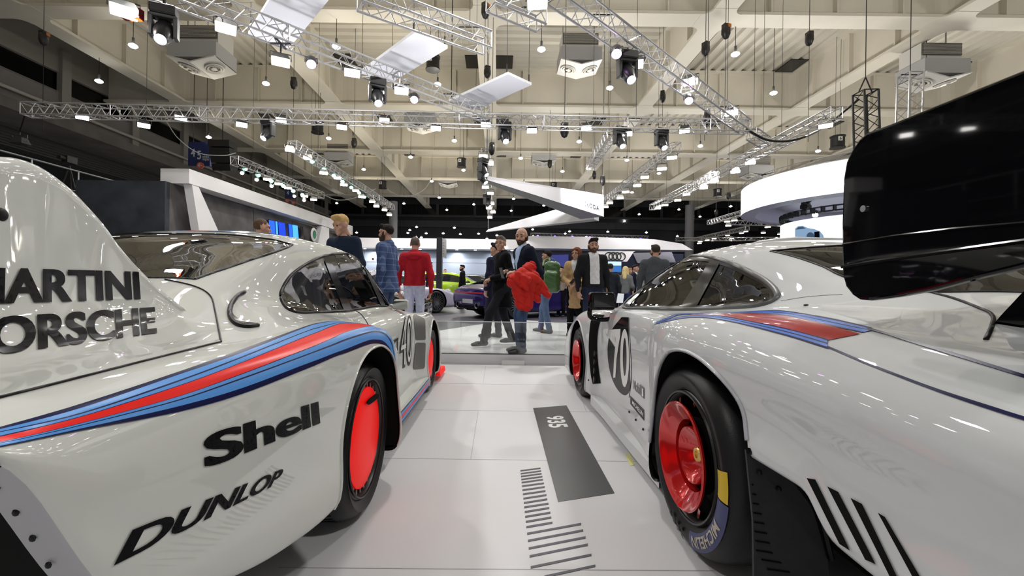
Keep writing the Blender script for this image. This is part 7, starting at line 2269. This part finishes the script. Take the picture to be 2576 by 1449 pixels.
for t in np.linspace(0, 2 * pi, 121)[:-1]: mb.cyl((cx + 6.4 * cos(t), cy + 6.4 * sin(t), 6.98), (cx + 6.4 * cos(t + .052), cy + 6.4 * sin(t + .052), 7.25), .012, n=4)
o = mb.build('ring_truss', ALU); tag(o, 'silver ring truss along the top of the large round screen', 'ring truss')

# ---- pendant lamps from the roof
def pendant(p, label, ztop=13.6, r=.10):
    key = 'pend'
    if key not in PROTO:
        R = empty('pendant_lamp')
        mb = MB(); mb.cyl((0, 0, .06), (0, 0, .32), .045, n=10); mb.build('socket', HOUS, R, local=True, smooth=50)
        mb = MB(); mb.lathe([(.05, .08), (.15, .02), (.16, -.02), (.10, -.07), (.001, -.09)], (0, 0, 0), (0, 0, 1), n=14); mb.build('bulb', LENS, R, local=True, smooth=180)
        PROTO[key] = R; R0 = R
    else: R0 = copy_tree(PROTO[key])
    R0.location = p
    mb = MB(); mb.cyl((0, 0, .30), (0, 0, HD + .18 - p[2]), .012, n=5); mb.build('cord', CABLE, R0, local=True, smooth=0)
    return tag(R0, label, 'pendant lamp', 'pendant lamps under the hall roof')
ROWS = [('the nearest row', 10.4, [(335, 115), (846, 117), (1362, 124), (1850, 136)]),
        ('the second row', 10.4, [(249, 204), (669, 210), (1101, 212), (1534, 221), (1946, 234), (2330, 169)]),
        ('the third row', 10.4, [(525, 345), (827, 348), (1143, 354), (1457, 356), (1762, 367), (2058, 380)]),
        ('the fourth row', 10.4, [(1033, 395), (1310, 398), (1577, 403)]),
        ('the fifth row', 10.4, [(915, 426), (1166, 428), (1415, 431), (1658, 436), (1896, 447)]),
        ('the sixth row', 10.4, [(1086, 456), (1318, 460), (1590, 484), (1838, 519)]),
        ('the seventh row', 10.2, [(1105, 497), (1292, 500), (847, 511), (1016, 512), (1192, 514), (1368, 517), (1708, 527), (1761, 545)]),
        ('the eighth row', 10.0, [(1124, 528), (1286, 530), (1608, 539), (1571, 556), (1914, 552), (1837, 520)][:5]),
        ('the upper far row', 7.8, [(1048, 571), (1143, 573), (1340, 577), (1433, 582), (1529, 583), (1626, 585), (1704, 594)]),
        ('the middle far row', 7.4, [(1031, 579), (1026, 586), (897, 585), (984, 586), (1072, 587), (1115, 587), (1158, 589), (1204, 588), (1250, 592), (1341, 594), (1422, 588), (1475, 596)]),
        ('the lowest far row', 7.0, [(1047, 597), (1060, 597), (1127, 606), (1202, 606), (1225, 600), (1276, 609), (1420, 601), (1506, 603), (1548, 604), (1588, 606)])]
for nm, z, pts in ROWS:
    for i, (u, v) in enumerate(sorted(pts)):
        pendant(PZ(u, v, z), 'small bright pendant lamp in %s under the roof, %s from the left' % (nm, ONES[i]))
lst([(1353, 595), (1396, 596), (1440, 597), (1484, 598), (1527, 600), (1570, 601), (1612, 602)], 'violet spotlight above the far stand, %s from the left', par, on=16, lens=LENSV, size=.36, tilt=.9)

# ---- chain hoists
def hoist(u, v, Y, label, h=.48, amber=False, low=None):
    c = P(u, v, Y)
    R = empty('chain_hoist', c, random.uniform(0, 3), label, 'chain hoist', 'chain hoists')
    mb = MB(); mb.ball((0, 0, 0), .17, 10, sc=(.9, .75, 1.5)); mb.box((0, 0, .14), (.20, .16, .2)); mb.build('motor', mat('hoist_black', (.015, .013, .012), .4), R, local=True, smooth=60)
    if amber: mb = MB(); mb.box((.05, -.10, .16), (.12, .03, .10)); mb.build('amber_plate', mat('hoist_amber', (.45, .14, .02), .5), R, local=True, smooth=0)
    mb = MB(); mb.cyl((0, 0, .2), (0, 0, max(.3, HD + .18 - c.z)), .012, n=5); mb.build('chain', mat('chain_grey', (.12, .12, .12), .4, metal=.5), R, local=True, smooth=0)
    mb = MB(); mb.cyl((0, 0, -.2), (0, 0, (low if low else 6.1) - c.z), .008, n=5); mb.build('hanging_cable', CABLE, R, local=True, smooth=0)
for u, v, Y, lb, am in [(1221, 28, 13.5, 'orange-marked chain hoist at the top centre', True), (1226, 182, 17, 'dark chain hoist on the central roof beam below the hook', False), (1775, 124, 15, 'dark chain hoist left of the amber one at upper right', False), (1826, 80, 14, 'chain hoist with an amber plate at upper right', True),
                        (2036, 98, 15, 'curved black chain hoist right of the amber one', False), (1667, 244, 18, 'chain hoist hanging above the upper right diagonal truss', False), (739, 210, 18, 'dim chain hoist between the two left hanging panels', False), (110, 97, 15, 'chain hoist at the far upper left beside the clerestory', True),
                        (891, 360, 22, 'curved chain hoist beside the left diagonal roof rib', False), (1495, 441, 26, 'chain hoist left of the small cylindrical weight', False), (1516, 455, 22, 'slim dark weight hanging over the V-shaped sign', False), (1420, 328, 14, 'slim weight hanging under the front truss right of centre', False),
                        (1779, 297, 14.5, 'chain hoist near the right end of the front truss', False), (1833, 493, 30, 'small chain hoist left of the large round screen', False), (1802, 535, 34, 'tiny chain hoist below the roof beam left of the round screens', False), (1383, 413, 26, 'chain hoist in front of the middle air heater', False), (1237, 375, 17, 'slim black weight beside the end-on centre truss', False)]:
    hoist(u, v, Y, lb, amber=am)
# ---- numbered black drums
def drum(u, v, Y, num, label, r=.30, h=.62):
    c = P(u, v, Y)
    R = empty('speaker_drum', c, 0, label, 'hanging drum', 'numbered black drums')
    mb = MB(); mb.lathe([(.001, h / 2), (r * 1.12, h / 2), (r * 1.12, h * .42), (r, h * .36), (r, -h * .36), (r * 1.12, -h * .42), (r * 1.12, -h / 2), (.001, -h / 2)], (0, 0, 0), (0, 0, 1), n=24); mb.build('drum', BLKT, R, local=True, smooth=40)
    if num:
        mb = MB(); mb.box((-.10, -r - .012, .10), (.20, .02, .22)); pl_ = mb.build('number_plate', mat('plate_white', (.75, .75, .75), .5), R, local=True, smooth=0)
        vs, fs = text_mesh(num, .03); mb = MB(); mb.add([(-.15 + .10 * x, -r - .025, .03 + .15 * y) for x, y, _ in vs], fs); mb.build('digit', BLKT, pl_, local=True, smooth=0, fixn=False)
    mb = MB()
    for s_ in (-.12, .12): mb.cyl((s_, 0, h / 2), (s_, 0, max(h, HD + .18 - c.z)), .01, n=4)
    mb.build('hanging_wires', CABLE, R, local=True, smooth=0)
for u, v, Y, nm, lb in [(1089, 160, 20, '5', 'black hanging drum numbered 5 by the middle white panel'), (799, 321, 24, '2', 'black hanging drum numbered 2 left of centre'), (1161, 410, 31, '4', 'black hanging drum numbered 4 near the end-on truss'), (963, 465, 36, '8', 'black hanging drum numbered 8 near the looped cable'),
                        (1393, 468, 41, '1', 'black hanging drum behind the V-shaped sign'), (2107, 358, 22, '6', 'black hanging drum beside the black wing plate'), (1805, 485, 36, '3', 'black hanging drum left of the large round screen')]: drum(u, v, Y, nm, lb)
# ---- air heaters
def heater(u, v, Y, label, k=1.0, yaw=0):
    c = P(u, v, Y)
    R = empty('air_heater', c, yaw, label, 'air heater', 'ceiling air heaters')
    W_ = mat('heater_white', (.60, .59, .56), .5); G_ = mat('heater_grey', (.40, .40, .41), .5); D_ = mat('heater_grille', (.09, .08, .07), .6)
    mb = MB(); mb.box((0, .25, 1.15), (1.7, 1.0, .75)); bx = mb.build('duct_box', W_, R, local=True, smooth=0)
    mb = MB(); mb.box((0, -.27, 1.25), (1.65, .06, .5), m=0)
    for q in range(9): mb.box((0, -.31, 1.04 + .05 * q), (1.6, .03, .014), m=1)
    mb.build('grille', [D_, HOUSP], R, local=True, smooth=0)
    mb = MB(); mb.box((0, .15, .45), (1.9, 1.35, .62)); mb.build('fan_casing', G_, R, local=True, smooth=0)
    for s_ in (-1, 1):
        n_ = Vector((s_ * .0, -.25, -1)).normalized()
        mb = MB(); p = [(0, -.62, -.12), (0, .85, -.12), (s_ * .95, .85, .12), (s_ * .95, -.62, .12)]
        mb.prism(p, (0, 0, .05)); pan = mb.build('vent_panel', W_, R, local=True, smooth=0)
        cc = Vector((s_ * .5, .08, -.02)); nn = Vector((s_ * .24, 0, -.97)).normalized()
        mb = MB()
        for r0, r1, h_ in ((.36, .30, .05), (.27, .20, .06), (.12, .001, .05)): mb.lathe([(r0, .0), (r0, h_), (r1, h_ * .6), (r1, 0)], cc, nn, n=24)
        mb.build('round_vent', mat('vent_cream', (.68, .66, .60), .45), pan, local=True, smooth=40)
        mb = MB()
        for a_ in (0, 2.1, 4.2): mb.box(cc + nn * .045 + Vector((.16 * cos(a_), .16 * sin(a_), 0)), (.10, .10, .02))
        mb.build('vent_slots', D_, pan, local=True, smooth=0)
    mb = MB()
    for x in (-.75, .75): mb.cyl((x, .3, 1.5), (x, .3, max(2, (HD + .18 - c.z) / k)), .03, n=6)
    mb.build('hanger_rods', G_, R, local=True, smooth=0)
    R.scale = (k, k, k)
for u, v, Y, lb in [(505, 168, 17.5, 'large air heater box with two round vents at upper left'), (1457, 172, 20.5, 'large air heater with two round vents right of centre'), (2352, 206, 18.5, 'air heater partly behind the black wing plate'), (1058, 322, 27.5, 'air heater behind the front truss left of centre'),
                    (1367, 412, 35.5, 'smaller air heater above the V-shaped sign'), (852, 412, 35.0, 'air heater beside the long receding left truss'), (1128, 467, 45.0, 'small distant air heater near the looped cable'), (1905, 445, 33.5, 'air heater behind the truss left of the round screens')]:
    heater(u, v, Y, lb)
# ---- white hanging panels
PANW = mat('panel_white', (.86, .86, .90), .5)
for q, lb in [([(624, 88), (727, 122), (905, -95), (745, -110)], 'large white hanging panel at the top left, nearest of three'), ([(905, 184), (985, 208), (1126, 122), (1043, 82)], 'white hanging panel in the middle of the three'), ([(1130, 255), (1195, 278), (1337, 214), (1278, 187)], 'smallest white hanging panel near the central roof beam')]:
    z = 6.5
    p = [PZ(u, v, z) for u, v in q]
    mb = MB(); mb.prism(p, (0, 0, .07)); o = mb.build('hanging_baffle', PANW, smooth=0); tag(o, lb, 'hanging panel', 'white hanging panels')
    for a_ in p:
        mb = MB()
        b_ = Vector(a_).lerp(sum(p, Vector()) / 4, .06); mb.cyl(b_ + Vector((0, 0, .05)), b_ + Vector((0, 0, .30)), .018, n=6); mb.cyl(b_ + Vector((0, 0, .3)), (b_.x, b_.y, HD + .18), .006, n=4)
        mb.build('suspension_wire', CABLE, o, smooth=0)
# ---- cables
def cable(pts, r, m, label):
    mb = MB(); mb.tube(spline2(pts, 30), r, 6); o = mb.build('cable', m, smooth=60); tag(o, label, 'cable')
cable([P(1878, 325, 13), P(1930, 352, 13.5), P(2000, 352, 14), P(2075, 318, 14.5), P(2160, 250, 13.2)], .035, CABLE, 'thick black cable bundle sagging from the front truss to the right')
cable([P(415, 300, 16), P(450, 350, 16), P(500, 385, 16.5), P(560, 391, 17), P(592, 385, 18)], .018, CABLEG, 'grey cable sagging past the blue hall number sign')
cable([PZ(808, 487, 6.3), P(850, 503, 28), P(895, 497, 27), P(945, 475, 27)], .03, CABLEG, 'grey cable drooping between the two green-spot trusses')
cable([P(945, 445, 43.6), P(985, 483, 43.6), P(1020, 494, 43.6), P(1065, 478, 43.6), P(1088, 446, 43.6)], .03, CABLEG, 'grey looped cable hanging from the far roof beam')
# ---- hall number signs
SGB = mat('sign_blue', (.018, .03, .12), .4); SGO = mat('sign_orange', (.55, .12, .07), .5); SGW = mat('sign_digit', (.55, .58, .68), .5)
def hall_sign(u0, v0, u1, v1, Y, txt, disc, label):
    a, b = P(u0, v0, Y), P(u1, v1, Y)
    mb = MB(); mb.box(((a.x + b.x) / 2, Y, (a.z + b.z) / 2), (b.x - a.x, .12, a.z - b.z)); o = mb.build('hall_sign', SGB, smooth=0); tag(o, label, 'hall sign', 'blue hall number signs')
    for t, q in txt:
        vs, fs = text_mesh(t, .02); h = homography(q); mb = MB(); mb.add([P(*h(x, y), Y - .08) for x, y, _ in vs], fs); mb.build('digits', SGW, o, smooth=0, fixn=False)
    mb = MB()
    for s_ in (.2, .8): mb.cyl((a.x + (b.x - a.x) * s_, Y, a.z), (a.x + (b.x - a.x) * s_, Y, HD + .18), .015, n=5)
    mb.build('hanging_rods', CABLE, o, smooth=0)
    for (u, v, r) in disc:
        c = P(u, v, Y - .1); mb = MB(); mb.cyl(c, c - Vector((0, .05, 0)), r, n=24); dk = mb.build('arrow_disc', SGO, o, smooth=0)
        mb = MB(); c2 = c - Vector((0, .06, 0)); mb.box(c2, (r * 1.1, .02, r * .16)); mb.bar(c2 + Vector((-r * .5, 0, 0)), c2 + Vector((0, 0, r * .5)), r * .16); mb.bar(c2 + Vector((-r * .5, 0, 0)), c2 + Vector((0, 0, -r * .5)), r * .16); mb.build('arrow', SGW, dk, smooth=0)
hall_sign(476, 358, 530, 418, 20.5, [('4', [(480, 394), (491, 394), (491, 374), (480, 374)]), ('5', [(496, 401), (506, 401), (506, 379), (496, 379)]), ('exhibit', [(509, 397), (526, 398), (526, 391), (509, 390)]), ('congress', [(509, 405), (526, 406), (526, 399), (509, 398)])], [(505, 417, .16)], 'blue hanging hall sign with the digits 4 and 5')
hall_sign(718, 478, 740, 500, 34, [('4', [(721, 490), (727, 490), (727, 480), (721, 480)])], [(723, 505, .16), (739, 510, .16)], 'small distant blue hall sign above the white portal beam')
# large dark speaker cluster near the signs
mb = MB()
for k in range(4): c = P(560 + 2 * k, 365 + 18 * k, 19.5); mb.box(c, (.95 - .05 * k, .6, .30), M=Rx(.12 * k))
o = mb.build('speaker_cluster', BLKT, smooth=0); tag(o, 'large black speaker cluster hanging beside the blue hall sign', 'speaker cluster')
mb = MB(); c = P(560, 360, 19.5); mb.cyl(c, (c.x, c.y, HD + .18), .02, n=5); mb.build('suspension_wire', CABLE, o)
# theatre spot at the far left edge
c = P(50, 362, 13.5)
R = flood(c, 'large black stage lamp with barn doors at the far left', size=.42, lens=mat('lamp_off', (.05, .05, .05), .2), tilt=.0, group='stage lamps')
mb = MB(); mb.tube([c + Vector((0, 0, .4)), P(66, 280, 12.9)], .02, 6); o = mb.build('drop_arm', BLKT); tag(o, 'black drop arm from the front truss to the far left stage lamp', 'drop arm')
